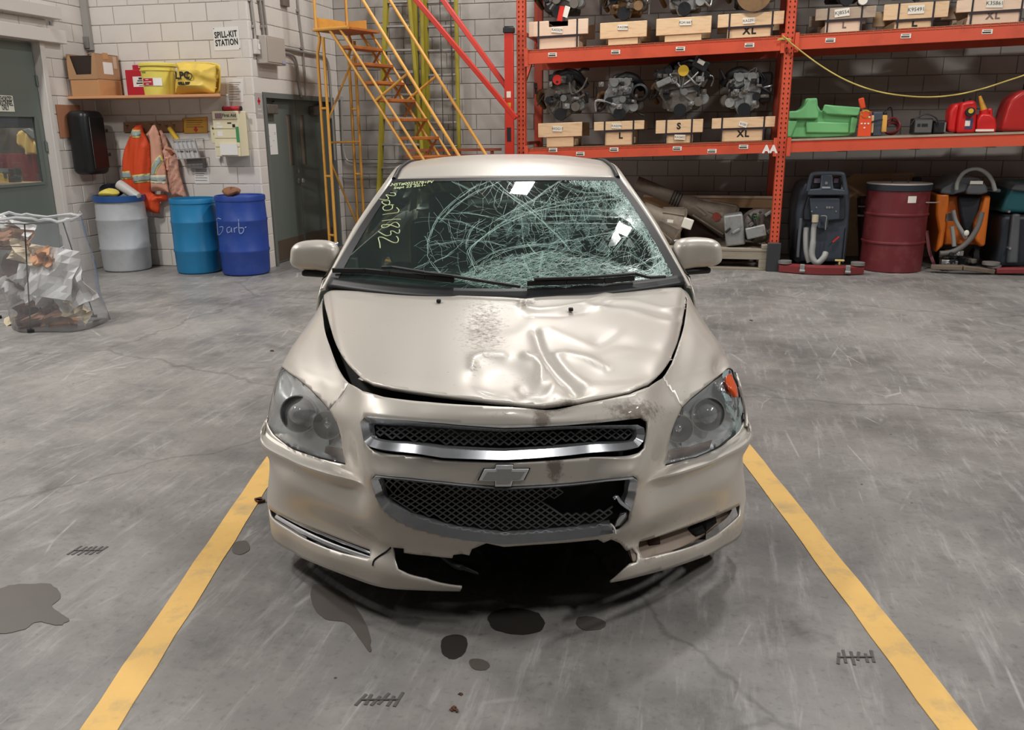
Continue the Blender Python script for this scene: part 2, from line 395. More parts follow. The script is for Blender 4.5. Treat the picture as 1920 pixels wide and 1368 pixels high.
for x0, y0, lab in ((165, 1032, 'black tyre tread mark on the floor near the left bay line'), (712, 1312, 'black tread mark on the floor in the foreground'), (1604, 1232, 'small black tread mark on the floor right of the right line')):
    P0 = atz(x0, y0); mb = MB(); mb.cyl((-.055, 0, .001), (.055, 0, .001), .004, n=4)
    for k in range(6):
        x = -.055 + k * .022; mb.box((x, RND.uniform(-.006, .006), .0012), (.009, RND.uniform(.045, .075), .0022), RND.uniform(-.5, -.2))
    tag(mb.build('tread_mark', M_mark, loc=P0), lab, 'stain')
M_bit = mat('leaf_bit', S(92, 60, 40), .8, var=.3)
for i, (x0, y0, s_, nm, lab) in enumerate([(490, 940, .03, 'dry_leaf', 'crumpled brown leaf on the left bay line beside the bumper'), (511, 658, .016, 'debris_chip', 'small dark chip of debris on the floor left of the left fender'),
        (852, 1330, .012, 'debris_chip', 'tiny brown chip on the floor in the foreground'), (864, 1302, .008, 'debris_chip', 'tiny dark crumb just behind the foreground chip'), (1408, 601, .014, 'debris_chip', 'dark shard on the floor right of the right fender')]):
    P0 = atz(x0, y0); mb = MB()
    for k in range(5): mb.box((RND.uniform(-s_, s_) * .7, RND.uniform(-s_, s_) * .7, s_ * .25), (s_, s_ * .5, s_ * .4), RND.uniform(0, 3))
    tag(mb.build(nm, M_bit, loc=P0, bevel=.001), lab, 'debris')
# ================================================================ THE CAR
CX, D0 = -0.025, 2.42
CAR = thing('car', 'damaged champagne beige sedan with shattered windshield and torn front bumper', 'car', (CX, D0, 0))
CL = Vector((CX, D0, 0))
def lp(px, py, y):
    p = aty(px, py, D0 + y) - CL; return Vector((abs(p.x), y, p.z))
def to_px(q):                                # car-local point -> pixel, used to find which spot of a panel carries dirt or a dent
    p = Vector(q) + CL - EYE; d = p.dot(FW); return 960 + FPX * p.dot(RT) / d, 684 - FPX * p.dot(UP) / d
V = Vector
ROWS = [
 [V((0, .03, .15)), V((.25, .04, .148)), lp(700, 1097, .07), lp(665, 1085, .12), lp(600, 1060, .22), lp(552, 1037, .36), lp(508, 995, .53), V((.912, .66, .17))],
 [V((0, .0, .20)), V((.25, .015, .2)), lp(710, 1062, .05), lp(670, 1050, .10), lp(605, 1030, .2), lp(548, 1003, .34), lp(504, 962, .52), V((.914, .64, .21))],
 [V((0, .015, .26)), V((.25, .03, .262)), lp(715, 1033, .08), lp(690, 1028, .122), lp(615, 1002, .232), lp(547, 975, .367), lp(501, 940, .55), V((.915, .63, .26))],
 [V((0, .0, .38)), V((.25, .015, .38)), V((.435, .065, .38)), V((.50, .121, .385)), V((.628, .222, .39)), V((.788, .356, .40)), V((.893, .548, .40)), V((.917, .63, .40))],
 [V((0, -.005, .494)), V((.25, .01, .494)), V((.43, .05, .494)), lp(672.4, 908.5, .119), lp(610, 892.5, .209), lp(545, 868.5, .337), lp(488.3, 826.5, .545), V((.918, .655, .513))],
 [V((0, -.005, .50)), V((.25, .01, .50)), V((.43, .05, .50)), lp(672, 906, .112), lp(610, 890, .202), lp(545, 866, .330), lp(488, 824, .54), V((.918, .655, .52))],
 [V((0, -.003, .545)), V((.25, .012, .545)), V((.442, .055, .545)), lp(664, 887, .200), lp(600, 860, .318), lp(540, 838, .450), lp(497, 798, .625), V((.905, .70, .56))],
 [V((0, .01, .62)), V((.25, .03, .62)), V((.452, .075, .62)), V((.515, .19, .625)), V((.62, .31, .627)), V((.77, .43, .635)), V((.885, .64, .645)), V((.905, .77, .63))],
 [V((0, .03, .71)), V((.25, .05, .712)), V((.458, .115, .71)), V((.525, .21, .692)), V((.625, .335, .682)), V((.765, .50, .69)), V((.88, .71, .695)), V((.905, .82, .66))],
 [V((0, .07, .768)), V((.25, .1, .768)), V((.465, .2, .765)), V((.53, .29, .74)), V((.64, .42, .728)), V((.775, .58, .728)), V((.88, .78, .712)), V((.908, .87, .68))],
 [V((0, .25, .795)), V((.25, .28, .795)), V((.52, .36, .79)), V((.58, .43, .768)), V((.685, .54, .757)), V((.795, .68, .753)), V((.882, .86, .728)), V((.912, .95, .69))],
 [V((0, .6, .84)), V((.27, .62, .842)), V((.61, .66, .832)), V((.655, .70, .812)), V((.745, .78, .80)), V((.83, .9, .78)), V((.885, 1.0, .745)), V((.915, 1.02, .695))],
 [V((0, .95, .89)), V((.27, .98, .89)), V((.70, 1.05, .870)), V((.74, 1.08, .854)), V((.795, 1.12, .836)), V((.85, 1.15, .80)), V((.89, 1.2, .74)), V((.92, 1.2, .64))],
 [V((0, 1.12, .912)), V((.27, 1.16, .912)), V((.775, 1.36, .902)), V((.81, 1.39, .89)), V((.84, 1.41, .865)), V((.87, 1.42, .81)), V((.895, 1.43, .74)), V((.92, 1.42, .60))],
]
NR, NC = len(ROWS), 8
def knots(lists):
    k = [0.]
    for i in range(len(lists[0]) - 1): k.append(k[-1] + sum((l[i + 1] - l[i]).length for l in lists) / len(lists))
    return k
KU = knots(ROWS); KV = knots([[ROWS[r][c] for r in range(NR)] for c in range(NC)])
def herm(P, K, t):
    n = len(P); i = 0
    while i < n - 2 and t > K[i + 1]: i += 1
    h = K[i + 1] - K[i]; s = (t - K[i]) / h
    def tan(j):
        if j == 0: return (P[1] - P[0]) / (K[1] - K[0])
        if j == n - 1: return (P[-1] - P[-2]) / (K[-1] - K[-2])
        a, b = K[j] - K[j - 1], K[j + 1] - K[j]
        return (P[j] - P[j - 1]) / a * (b / (a + b)) + (P[j + 1] - P[j]) / b * (a / (a + b))
    m0, m1 = tan(i) * h, tan(i + 1) * h
    s2, s3 = s * s, s * s * s
    return P[i] * (2 * s3 - 3 * s2 + 1) + m0 * (s3 - 2 * s2 + s) + P[i + 1] * (-2 * s3 + 3 * s2) + m1 * (s3 - s2)
# fine table
SU, SV = 14, 14
TU = [lerp(KU[i], KU[i + 1], j / SU) for i in range(NC - 1) for j in range(SU)] + [KU[-1]]
TV = [lerp(KV[i], KV[i + 1], j / SV) for i in range(NR - 1) for j in range(SV)] + [KV[-1]]
def sym_tan(row):                            # mirror so the centre line is smooth
    return [V((-row[1].x, row[1].y, row[1].z))] + row
KU2 = [-KU[1]] + KU
_cols = []
for r in range(NR):
    rr = sym_tan(ROWS[r]); _cols.append([herm(rr, KU2, u) for u in TU])
FINE = [[None] * len(TU) for _ in TV]
for i in range(len(TU)):
    cl = [_cols[r][i] for r in range(NR)]
    for j, v_ in enumerate(TV): FINE[j][i] = herm(cl, KV, v_)
nU, nV = len(TU), len(TV)
import bisect
def SP(u, v):                                # domain -> point (u signed, metres along the skin)
    s = -1 if u < 0 else 1; u = abs(u)
    u = min(max(u, 0), KU[-1] - 1e-9); v = min(max(v, 0), KV[-1] - 1e-9)
    i = min(bisect.bisect_right(TU, u) - 1, nU - 2); j = min(bisect.bisect_right(TV, v) - 1, nV - 2)
    a = (u - TU[i]) / (TU[i + 1] - TU[i]); b = (v - TV[j]) / (TV[j + 1] - TV[j])
    p = (FINE[j][i] * (1 - a) + FINE[j][i + 1] * a) * (1 - b) + (FINE[j + 1][i] * (1 - a) + FINE[j + 1][i + 1] * a) * b
    return V((s * p.x, p.y, p.z))
def SNrm(u, v):
    e = .006; n = (SP(u + e, v) - SP(u - e, v)).cross(SP(u, v + e) - SP(u, v - e))
    n = n.normalized(); return n                # u right, v up/back: outward
_bv, _bf, _bi = [], [], []
for sgn in (1, -1):
    o_ = len(_bv)
    for j in range(nV):
        for i in range(nU): p = FINE[j][i]; _bv.append((sgn * p.x, p.y, p.z))
    for j in range(nV - 1):
        for i in range(nU - 1):
            a = o_ + j * nU + i; _bf.append((a, a + 1, a + nU + 1, a + nU)); _bi.append((sgn, i, j))
SB = BVHTree.FromPolygons(_bv, _bf)
def _uv(loc, idx):
    sg, i, j = _bi[idx]; q = V((sg * loc.x, loc.y, loc.z)); a = b = .5
    p00, p10, p01, p11 = FINE[j][i], FINE[j][i + 1], FINE[j + 1][i], FINE[j + 1][i + 1]
    for _ in range(4):
        p = (p00 * (1 - a) + p10 * a) * (1 - b) + (p01 * (1 - a) + p11 * a) * b; r = q - p
        du = (p10 - p00) * (1 - b) + (p11 - p01) * b; dv = (p01 - p00) * (1 - a) + (p11 - p10) * a
        A, B_, D_ = du.dot(du), du.dot(dv), dv.dot(dv); E, F_ = du.dot(r), dv.dot(r); det = A * D_ - B_ * B_ + 1e-18
        a += (E * D_ - F_ * B_) / det; b += (A * F_ - B_ * E) / det
    return sg * lerp(TU[i], TU[i + 1], min(max(a, 0), 1)), lerp(TV[j], TV[j + 1], min(max(b, 0), 1))
def X(px, py):                               # pixel -> skin domain
    o, d = EYE - CL, ray(px, py).normalized()
    loc, nrm, idx, dist = SB.ray_cast(o, d)
    if loc is None:
        best = None
        for k in range(40):
            t = 2.2 + k * .06; l2, n2, i2, d2 = SB.find_nearest(o + d * t)
            if best is None or d2 < best[2]: best = (l2, i2, d2)
        loc, idx = best[0], best[1]
    return _uv(loc, idx)
def UC(c, r, s=1):                           # column/row of the control net -> domain
    if r > 3: r = 3 + 2 * (r - 3) if r < 4 else r + 1
    f = lambda K, t: lerp(K[int(t)], K[min(int(t) + 1, len(K) - 1)], t - int(t))
    return s * f(KU, c), f(KV, r)
def XL(pts): return [X(*p) if not (len(p) == 3) else UC(*p) for p in pts]
def inpoly(x, y, P):
    r = False; n = len(P); j = n - 1
    for i in range(n):
        if (P[i][1] > y) != (P[j][1] > y) and x < (P[j][0] - P[i][0]) * (y - P[i][1]) / (P[j][1] - P[i][1]) + P[i][0]: r = not r
        j = i
    return r
def segd(px, py, a, b):
    dx, dy = b[0] - a[0], b[1] - a[1]; l = dx * dx + dy * dy
    t = 0 if l == 0 else min(1, max(0, ((px - a[0]) * dx + (py - a[1]) * dy) / l))
    return math.hypot(px - a[0] - t * dx, py - a[1] - t * dy)
def polyd(px, py, P, closed=False):
    return min(segd(px, py, P[i], P[(i + 1) % len(P)]) for i in range(len(P) if closed else len(P) - 1))
def densify(P, sp):
    out = []
    for i in range(len(P)):
        a, b = P[i], P[(i + 1) % len(P)]; n = max(1, int(math.hypot(b[0] - a[0], b[1] - a[1]) / sp))
        out += [(lerp(a[0], b[0], k / n), lerp(a[1], b[1], k / n)) for k in range(n)]
    return out
def cdt(outline, holes, sp, lines=()):
    loops = [densify(outline, sp)] + [densify(h, sp) for h in holes]
    pts, edges = [], []
    for l in loops:
        o_ = len(pts); pts += l; edges += [(o_ + i, o_ + (i + 1) % len(l)) for i in range(len(l))]
    n_loops = len(loops); extra = []
    for l in lines:
        prev = None
        for p in l:
            ok = inpoly(p[0], p[1], loops[0]) and not any(inpoly(p[0], p[1], h) for h in loops[1:n_loops]) and min(math.hypot(p[0] - q[0], p[1] - q[1]) for q in pts_near(loops, p[0], p[1], sp)) > sp * .35
            if ok:
                pts.append(p); extra.append(p)
                if prev is not None: edges.append((prev, len(pts) - 1))
                prev = len(pts) - 1
            else: prev = None
    near = loops + [extra]; holes_d = loops[1:]
    x0, x1 = min(p[0] for p in loops[0]), max(p[0] for p in loops[0]); y0, y1 = min(p[1] for p in loops[0]), max(p[1] for p in loops[0])
    nx, ny = int((x1 - x0) / sp), int((y1 - y0) / sp)
    for j in range(ny + 1):
        for i in range(nx + 1):
            x, y = x0 + (i + (.5 if j % 2 else 0)) * sp, y0 + j * sp
            if inpoly(x, y, loops[0]) and not any(inpoly(x, y, h) for h in holes_d):
                if min(math.hypot(x - p[0], y - p[1]) for p in pts_near(near, x, y, sp)) > sp * .6: pts.append((x, y))
    r = delaunay_2d_cdt([V(p) for p in pts], edges, [], 0, 1e-7)
    vs = [(v.x, v.y) for v in r[0]]; fs = []
    for f in r[2]:
        cx, cy = sum(vs[i][0] for i in f) / 3, sum(vs[i][1] for i in f) / 3
        if inpoly(cx, cy, loops[0]) and not any(inpoly(cx, cy, h) for h in loops[1:]): fs.append(tuple(f))
    return vs, fs
_near = {}
def pts_near(loops, x, y, sp):
    k = id(loops), round(sp, 5)
    if k not in _near:
        g = {}
        for l in loops:
            for p in l: g.setdefault((int(p[0] // sp), int(p[1] // sp)), []).append(p)
        _near.clear(); _near[k] = g; _near['keep'] = loops
    g = _near[k]; a, b = int(x // sp), int(y // sp); out = [(1e9, 1e9)]
    for i in (-1, 0, 1):
        for j in (-1, 0, 1): out += g.get((a + i, b + j), [])
    return out
def panel(name, outline, holes, m, sp=.016, off=0., disp=None, solid=.006, parent=None, dirt=None, smooth=50, label=None, P=SP, Nn=SNrm, lines=()):
    vs, fs = cdt(outline, holes, sp, lines)
    mb = MB(); co = []
    for (u, v) in vs:
        p, n = P(u, v), Nn(u, v); d = off
        if disp: d += disp(p, u, v)
        co.append(p + n * d)
    used = sorted(set(i for f in fs for i in f)); re = {k: i for i, k in enumerate(used)}
    mb.v = [co[k] for k in used]; mb.f = [tuple(re[i] for i in f) for f in fs]
    # consistent outward winding
    f0 = mb.f[0]; a, b, c = (mb.v[i] for i in f0)
    n0 = Nn(*vs[used[f0[0]]])
    if (b - a).cross(c - a).dot(n0) < 0: mb.f = [tuple(reversed(f)) for f in mb.f]
    o = mb.build(name, m, parent or CAR, smooth=smooth, solid=solid, fix=False, label=label)
    if dirt:
        at = o.data.attributes.new('dirt', 'FLOAT', 'POINT')
        at.data.foreach_set('value', [dirt(p) for p in mb.v])
    return o

# ---------------------------------------------------------------- paint
def paint_mat():
    m = mat('champagne_paint', S(205, 198, 188), .43, metal=.25, var=.015, scale=2, coat=.4)
    nt = m.node_tree; N = nt.nodes; L = nt.links; b = N['Principled BSDF']
    at = N.new('ShaderNodeAttribute'); at.attribute_name = 'dirt'
    tc = N.new('ShaderNodeTexCoord')
    nz = N.new('ShaderNodeTexNoise'); nz.inputs['Scale'].default_value = 55; nz.inputs['Detail'].default_value = 8; nz.inputs['Roughness'].default_value = .75; L.new(tc.outputs['Object'], nz.inputs['Vector'])
    ml = N.new('ShaderNodeMath'); ml.operation = 'MULTIPLY_ADD'; L.new(at.outputs['Fac'], ml.inputs[0]); ml.inputs[1].default_value = .42; L.new(nz.outputs['Fac'], ml.inputs[2])
    mr = N.new('ShaderNodeMapRange'); L.new(ml.outputs[0], mr.inputs[0]); mr.inputs[1].default_value = .66; mr.inputs[2].default_value = .92; mr.inputs[3].default_value = 0; mr.inputs[4].default_value = .75
    # general road grime: fine specks
    vo = N.new('ShaderNodeTexVoronoi'); vo.inputs['Scale'].default_value = 26; L.new(tc.outputs['Object'], vo.inputs['Vector'])
    sp = N.new('ShaderNodeMapRange'); L.new(vo.outputs['Distance'], sp.inputs[0]); sp.inputs[1].default_value = .05; sp.inputs[2].default_value = .09; sp.inputs[3].default_value = .45; sp.inputs[4].default_value = 0
    n2 = N.new('ShaderNodeTexNoise'); n2.inputs['Scale'].default_value = 5; L.new(tc.outputs['Object'], n2.inputs['Vector'])
    s2 = N.new('ShaderNodeMapRange'); L.new(n2.outputs['Fac'], s2.inputs[0]); s2.inputs[1].default_value = .52; s2.inputs[2].default_value = .62
    s3 = N.new('ShaderNodeMath'); s3.operation = 'MULTIPLY'; L.new(sp.outputs[0], s3.inputs[0]); L.new(s2.outputs[0], s3.inputs[1])
    mxx = N.new('ShaderNodeMath'); mxx.operation = 'MAXIMUM'; L.new(mr.outputs[0], mxx.inputs[0]); L.new(s3.outputs[0], mxx.inputs[1])
    src = b.inputs['Base Color'].links[0].from_socket
    mx = N.new('ShaderNodeMix'); mx.data_type = 'RGBA'; L.new(mxx.outputs[0], mx.inputs['Factor']); L.new(src, mx.inputs['A']); mx.inputs['B'].default_value = (*S(96, 80, 68), 1)
    L.new(mx.outputs['Result'], b.inputs['Base Color'])
    rr = N.new('ShaderNodeMapRange'); L.new(mxx.outputs[0], rr.inputs[0]); rr.inputs[3].default_value = .40; rr.inputs[4].default_value = .7; L.new(rr.outputs[0], b.inputs['Roughness'])
    cw = N.new('ShaderNodeMapRange'); L.new(mxx.outputs[0], cw.inputs[0]); cw.inputs[3].default_value = .4; cw.inputs[4].default_value = .1; L.new(cw.outputs[0], b.inputs['Coat Weight'])
    return m
M_paint = paint_mat()
M_chrome = mat('chrome', S(218, 221, 226), .2, metal=.8, var=.03, scale=14, dark=S(150, 154, 160), dscale=30, damt=.3)
M_black = mat('black_plastic', S(28, 28, 30), .5, var=.2)
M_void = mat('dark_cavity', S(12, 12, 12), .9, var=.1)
M_rubber = mat('tyre_rubber', S(30, 30, 31), .8, var=.15, bump=.2)
M_alloy = mat('wheel_alloy', S(140, 140, 142), .35, metal=.9)
M_mesh = mat('grille_mesh_plastic', S(84, 86, 88), .4, var=.2, scale=40)
M_primer = mat('bare_bumper_plastic', S(150, 132, 116), .6, var=.12, dark=S(70, 52, 40), dscale=8, damt=.7)
M_amber = mat('amber_lens', S(235, 90, 30), .2, coat=.6)
M_silver = mat('lamp_reflector', S(196, 198, 200), .2, metal=.85, var=.1, scale=20)
M_bezel = mat('lamp_bezel', S(186, 188, 190), .32, metal=.2, var=.08)
M_brown = mat('side_marker', S(112, 84, 74), .3, var=.15)
M_lens = film('headlight_lens', (.88, .90, .90), .05, .13, (.80, .81, .81), 1.0)
M_glass = film('windshield_glass', (.34, .44, .42), .02, .07, (.30, .40, .38), .42)
M_darkglass = film('side_glass', (.10, .12, .12), .03, .05, (.1, .12, .12), .5)
M_seal = mat('rubber_seal', S(20, 20, 22), .55)

SPOTS = [(905, 615, 46, 60, .7), (1018, 788, 16, 24, 1.35), (1040, 872, 15, 30, 1.3), (1190, 770, 50, 20, 1.15), (890, 690, 12, 22, .6), (1060, 755, 22, 8, .9), (985, 568, 24, 8, .9),
         (1030, 765, 45, 10, .7), (975, 715, 40, 22, .3), (1140, 790, 60, 8, .4), (1330, 985, 60, 18, .35), (1210, 1035, 26, 14, .7), (930, 775, 40, 10, .35), (1360, 965, 28, 12, .6), (1370, 780, 20, 40, .2)]
def dirt_fn(p):
    x, y = to_px(p); s = 0.
    for (a, b, rx_, ry_, k) in SPOTS:
        d = ((x - a) / rx_) ** 2 + ((y - b) / ry_) ** 2
        if d < 6: s = max(s, k * math.exp(-d * .8))
    return s + .16 * max(0, min(1, (y - 880) / 150))
# ---------------------------------------------------------------- hood
HOOD = [(611, 537), (680, 540), (760, 544), (850, 551), (930, 557), (985, 561), (1003, 559), (1045, 556), (1120, 547), (1200, 540), (1281, 534),
        (1285, 550), (1283, 578), (1278, 605), (1268, 645), (1255, 676), (1240, 698), (1215, 720), (1180, 735), (1100, 751), (1045, 759), (1020, 761),
        (960, 755), (900, 750), (800, 738), (735, 728), (700, 720), (680, 710), (652, 682), (627, 635), (614, 590), (609, 552)]
RIDGES = [  # pixel polyline, width px, height m
 ([(1004, 625), (1012, 650), (1022, 672), (1045, 702), (1080, 735)], 13, -.020),
 ([(1040, 668), (1060, 664), (1100, 674), (1135, 690)], 10, .014), ([(1048, 678), (1066, 698), (1100, 722)], 9, .008),
 ([(985, 668), (1008, 674), (1016, 690), (1014, 710)], 9, .014), ([(886, 690), (888, 672), (905, 666), (945, 668)], 9, .010),
 ([(980, 560), (985, 578), (1010, 582), (1050, 579), (1100, 570), (1137, 553)], 7, .010), ([(985, 590), (1050, 592), (1100, 584)], 9, -.008),
 ([(1098, 574), (1128, 580), (1146, 566), (1185, 566), (1240, 580), (1278, 579)], 6, .008), ([(1125, 578), (1180, 583), (1228, 600), (1276, 608)], 7, .008),
 ([(1130, 572), (1200, 575), (1270, 594)], 9, -.006), ([(1005, 620), (1030, 618), (1070, 632), (1115, 650), (1160, 622)], 9, .005), ([(1120, 640), (1160, 640), (1250, 660)], 18, -.006),
 ([(1040, 725), (1020, 745), (985, 740), (975, 725)], 10, .008), ([(860, 560), (920, 568), (975, 578)], 9, .005), ([(980, 562), (978, 575)], 8, -.012)]
BOWLS = [(945, 712, 58, 34, -.022), (1000, 742, 40, 18, -.012), (1090, 640, 90, 26, -.010), (1150, 700, 70, 20, -.006), (940, 600, 50, 25, -.008), (1080, 735, 30, 10, -.008)]
def hood_disp(p, u, v):
    x, y = to_px(p); d = 0.
    for (P, w_, h) in RIDGES:
        if min(q[0] for q in P) - 3 * w_ < x < max(q[0] for q in P) + 3 * w_ and min(q[1] for q in P) - 3 * w_ < y < max(q[1] for q in P) + 3 * w_:
            k = polyd(x, y, P) / w_; d += .7 * h / (1 + k * k * 1.4) ** 2
    for (a, b, rx_, ry_, h) in BOWLS:
        k = ((x - a) / rx_) ** 2 + ((y - b) / ry_) ** 2
        if k < 5: d += .75 * h * math.exp(-k * k * .9)
    return d + .004
hood_uv = XL(HOOD)
panel('hood', hood_uv, [], M_paint, .0125, 0, hood_disp, .012, dirt=dirt_fn, smooth=180, label='dented beige hood with brown scuffs')
for (px, py) in ((823, 569), (1070, 585)):
    u, v = X(px, py); p, n = SP(u, v), SNrm(u, v); mb = MB(); mb.box(p + n * .012, (.019, .022, .014)); mb.build('washer_nozzle', M_black, CAR, bevel=.004)
# ---------------------------------------------------------------- bumper fascia
UG_OPEN = [(677, 791), (684, 781), (760, 787), (830, 793), (945, 802), (1060, 797), (1130, 790), (1180, 784), (1205, 782), (1216, 789), (1214, 815), (1209, 840), (1200, 848), (1130, 856), (1060, 861), (945, 867), (830, 863), (760, 853), (694, 841), (684, 828)]
LG_OPEN = [(696, 897), (704, 889), (760, 895), (830, 902), (945, 912), (1070, 905), (1140, 897), (1187, 892), (1195, 897), (1192, 925), (1183, 955), (1180, 975), (1162, 994), (1110, 1004), (1050, 1011), (945, 1019), (850, 1007), (760, 982), (720, 957), (704, 930)]
FOG_L = [(503, 950), (540, 972), (580, 988), (620, 1003), (693, 1030), (694, 1046), (640, 1036), (600, 1022), (560, 1004), (530, 986), (506, 966)]
FOG_R = [(1199, 1015), (1240, 1004), (1290, 987), (1340, 968), (1388, 946), (1387, 966), (1350, 1000), (1310, 1020), (1260, 1035), (1205, 1046)]
HL_IN_L = [(618, 768), (632, 792), (641, 830), (648, 871), (600, 860), (545, 840), (512, 814), (496, 793)]
HL_IN_R = [(1278, 764), (1266, 790), (1254, 830), (1247, 873), (1305, 858), (1350, 838), (1378, 816), (1394, 793)]
arch = lambda s, rows: [(7, r, s) for r in rows]
FASCIA = [(640, 742), (653, 718), (680, 733), (720, 744), (800, 753), (900, 760), (960, 763), (1020, 765), (1045, 763), (1100, 755), (1180, 739), (1217, 725), (1243, 708), (1262, 738)] + HL_IN_R + \
    arch(1, (4.9, 4, 3, 2, 1, .5, 0)) + [(6.5, 0, 1), (6, 0, 1), (1345, 1035), (1273, 1060), (1200, 1080), (1144, 1092), (1162, 1077), (1171, 1068), (1182, 1057), (1194, 1054), (1195, 1038), (1187, 1028), (1176, 1032), (1162, 1018), (1146, 1011), (1132, 1017), (1121, 1011), (1060, 1017), (1000, 1021), (945, 1025), (912, 1018),
     (885, 1029), (880, 1041), (866, 1038), (850, 1040), (848, 1046), (800, 1041), (757, 1036), (757, 1028), (735, 1026), (740, 1046), (746, 1066), (765, 1077), (800, 1086), (866, 1102), (863, 1111), (845, 1112), (830, 1117), (815, 1118)] + \
    [(2, 0, -1), (3, 0, -1), (4, 0, -1), (5, 0, -1), (6, 0, -1), (6.5, 0, -1)] + arch(-1, (0, .5, 1, 2, 3, 4, 4.9)) + list(reversed(HL_IN_L))
CREASES = [[(s_ * lerp(KU[2] + .02, KU[7], k / 70), v_) for k in range(71)] for s_ in (-1, 1) for v_ in (KV[4], KV[5], KV[5] + .012, KV[6])]
CREASES += [[(s_ * u_, lerp(KV[3], KV[8], k / 40)) for k in range(41)] for s_ in (-1, 1) for u_ in ()]
def fascia_disp(p, u, v):
    x, y = to_px(p); d = 0.
    if y < 790 and 960 < x < 1260: d -= .012 * math.exp(-(((x - 1040) / 45) ** 2 + ((y - 765) / 12) ** 2)) + .010 * math.exp(-(((x - 1180) / 40) ** 2 + ((y - 790) / 14) ** 2))
    return d
panel('bumper', XL(FASCIA), [XL(UG_OPEN), XL(LG_OPEN), XL(FOG_L), XL(FOG_R)], M_paint, .0125, 0, fascia_disp, .008, dirt=dirt_fn, smooth=27, lines=CREASES, label='cracked beige bumper cover with a torn lower edge')
# ---------------------------------------------------------------- fenders
HT_L = [(618, 768), (600, 747), (578, 725), (556, 707), (536, 693), (524, 686)]
HT_R = [(1278, 764), (1296, 746), (1318, 728), (1338, 712), (1352, 702), (1366, 690)]
FEND_L = [(640, 742), (653, 718), (634, 690), (617, 645), (606, 600), (603, 560), (608, 536), (3.4, 12, -1), (4, 12, -1), (5, 12, -1), (6, 12, -1), (7, 12, -1)] + arch(-1, (11, 10, 9, 8, 7.4)) + [(6.4, 7.6, -1)] + list(reversed(HT_L))
FEND_R = [(1262, 738), (1243, 708), (1260, 680), (1274, 640), (1286, 590), (1289, 560), (1285, 533), (3.4, 12, 1), (4, 12, 1), (5, 12, 1), (6, 12, 1), (7, 12, 1)] + arch(1, (11, 10, 9, 8, 7.4)) + [(6.4, 7.6, 1), (1374, 686)] + list(reversed(HT_R))
def fend_disp(p, u, v):
    x, y = to_px(p)
    return -.022 * math.exp(-(((x - 1352) / 14) ** 2 + ((y - 684) / 18) ** 2)) + .008 * math.exp(-(((x - 1364) / 9) ** 2 + ((y - 676) / 10) ** 2))
panel('fender', XL(FEND_L), [], M_paint, .016, 0, None, .006, dirt=lambda p: 0, smooth=180)
panel('fender', XL(FEND_R), [], M_paint, .014, 0, fend_disp, .006, dirt=lambda p: 0, smooth=180, label='beige fender dented above the broken headlight')
# black sheet behind the skin, put in as the shade inside the gaps
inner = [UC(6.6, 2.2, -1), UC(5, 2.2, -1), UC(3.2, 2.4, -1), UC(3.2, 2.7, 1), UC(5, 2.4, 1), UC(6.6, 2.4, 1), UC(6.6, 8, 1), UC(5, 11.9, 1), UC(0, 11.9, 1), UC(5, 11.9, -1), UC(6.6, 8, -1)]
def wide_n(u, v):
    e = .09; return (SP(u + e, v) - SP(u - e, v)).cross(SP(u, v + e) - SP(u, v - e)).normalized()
panel('dark_backing_sheet', inner, [], M_void, .05, -.085, None, .004, smooth=180, Nn=wide_n)
mb = MB(); mb.bb(-.62, .62, .36, .40, .22, .70); mb.bb(-.72, .72, .34, 4.55, .17, .28); mb.bb(-.6, .6, .3, .36, .36, .46); mb.build('underbody', M_void, CAR)  # includes an upright black box added to block light from behind
# ---------------------------------------------------------------- grilles
def ring(name, outer, inner, m, closed=True, k=6, hts=((0, -.003), (.14, .010), (.86, -.006), (1, -.028)), label=None):
    n = len(outer); O, I = XL(outer), XL(inner); secs = []
    for i in range(n if closed else n - 1):
        for j in range(k):
            t = j / k; a, b = O[i], O[(i + 1) % n]; c, d = I[i], I[(i + 1) % n]
            secs.append(((lerp(a[0], b[0], t), lerp(a[1], b[1], t)), (lerp(c[0], d[0], t), lerp(c[1], d[1], t))))
    if not closed: secs.append((O[-1], I[-1]))
    rings = []
    for (o_, i_) in secs:
        r = []
        for (f, h) in hts:
            u, v = lerp(o_[0], i_[0], f), lerp(o_[1], i_[1], f); r.append(SP(u, v) + SNrm(u, v) * h)
        u, v = lerp(o_[0], i_[0], .5), lerp(o_[1], i_[1], .5); r.append(SP(u, v) - SNrm(u, v) * .028)
        rings.append(r)
    mb = MB()
    if closed: rings.append(rings[0])
    mb.ring_stack(rings, not closed, not closed)
    return mb.build(name, m, CAR, smooth=40, label=label)
UGo = [(679, 792), (686, 783), (760, 789), (830, 795), (945, 804), (1060, 799), (1130, 797), (1193, 796), (1205, 802), (1207, 814), (1203, 828), (1194, 840), (1130, 848), (1060, 855), (945, 863), (830, 859), (760, 849), (697, 839), (685, 827)]
UGi = [(690, 794), (694, 791), (760, 796), (830, 802), (945, 810), (1060, 805), (1130, 803), (1184, 802), (1193, 805), (1195, 812), (1193, 820), (1188, 825), (1130, 830), (1060, 836), (945, 843), (830, 838), (760, 829), (700, 821), (693, 815)]
g1 = ring('upper_grille_surround', UGo, UGi, M_chrome, label='chrome upper grille surround')
LGo = [(1149, 997), (1110, 1004), (1050, 1011), (945, 1019), (850, 1007), (760, 982), (722, 957), (706, 930), (698, 897), (705, 890), (760, 896), (830, 903), (945, 913), (1070, 906), (1140, 898), (1186, 893), (1194, 898), (1190, 925), (1181, 955)]
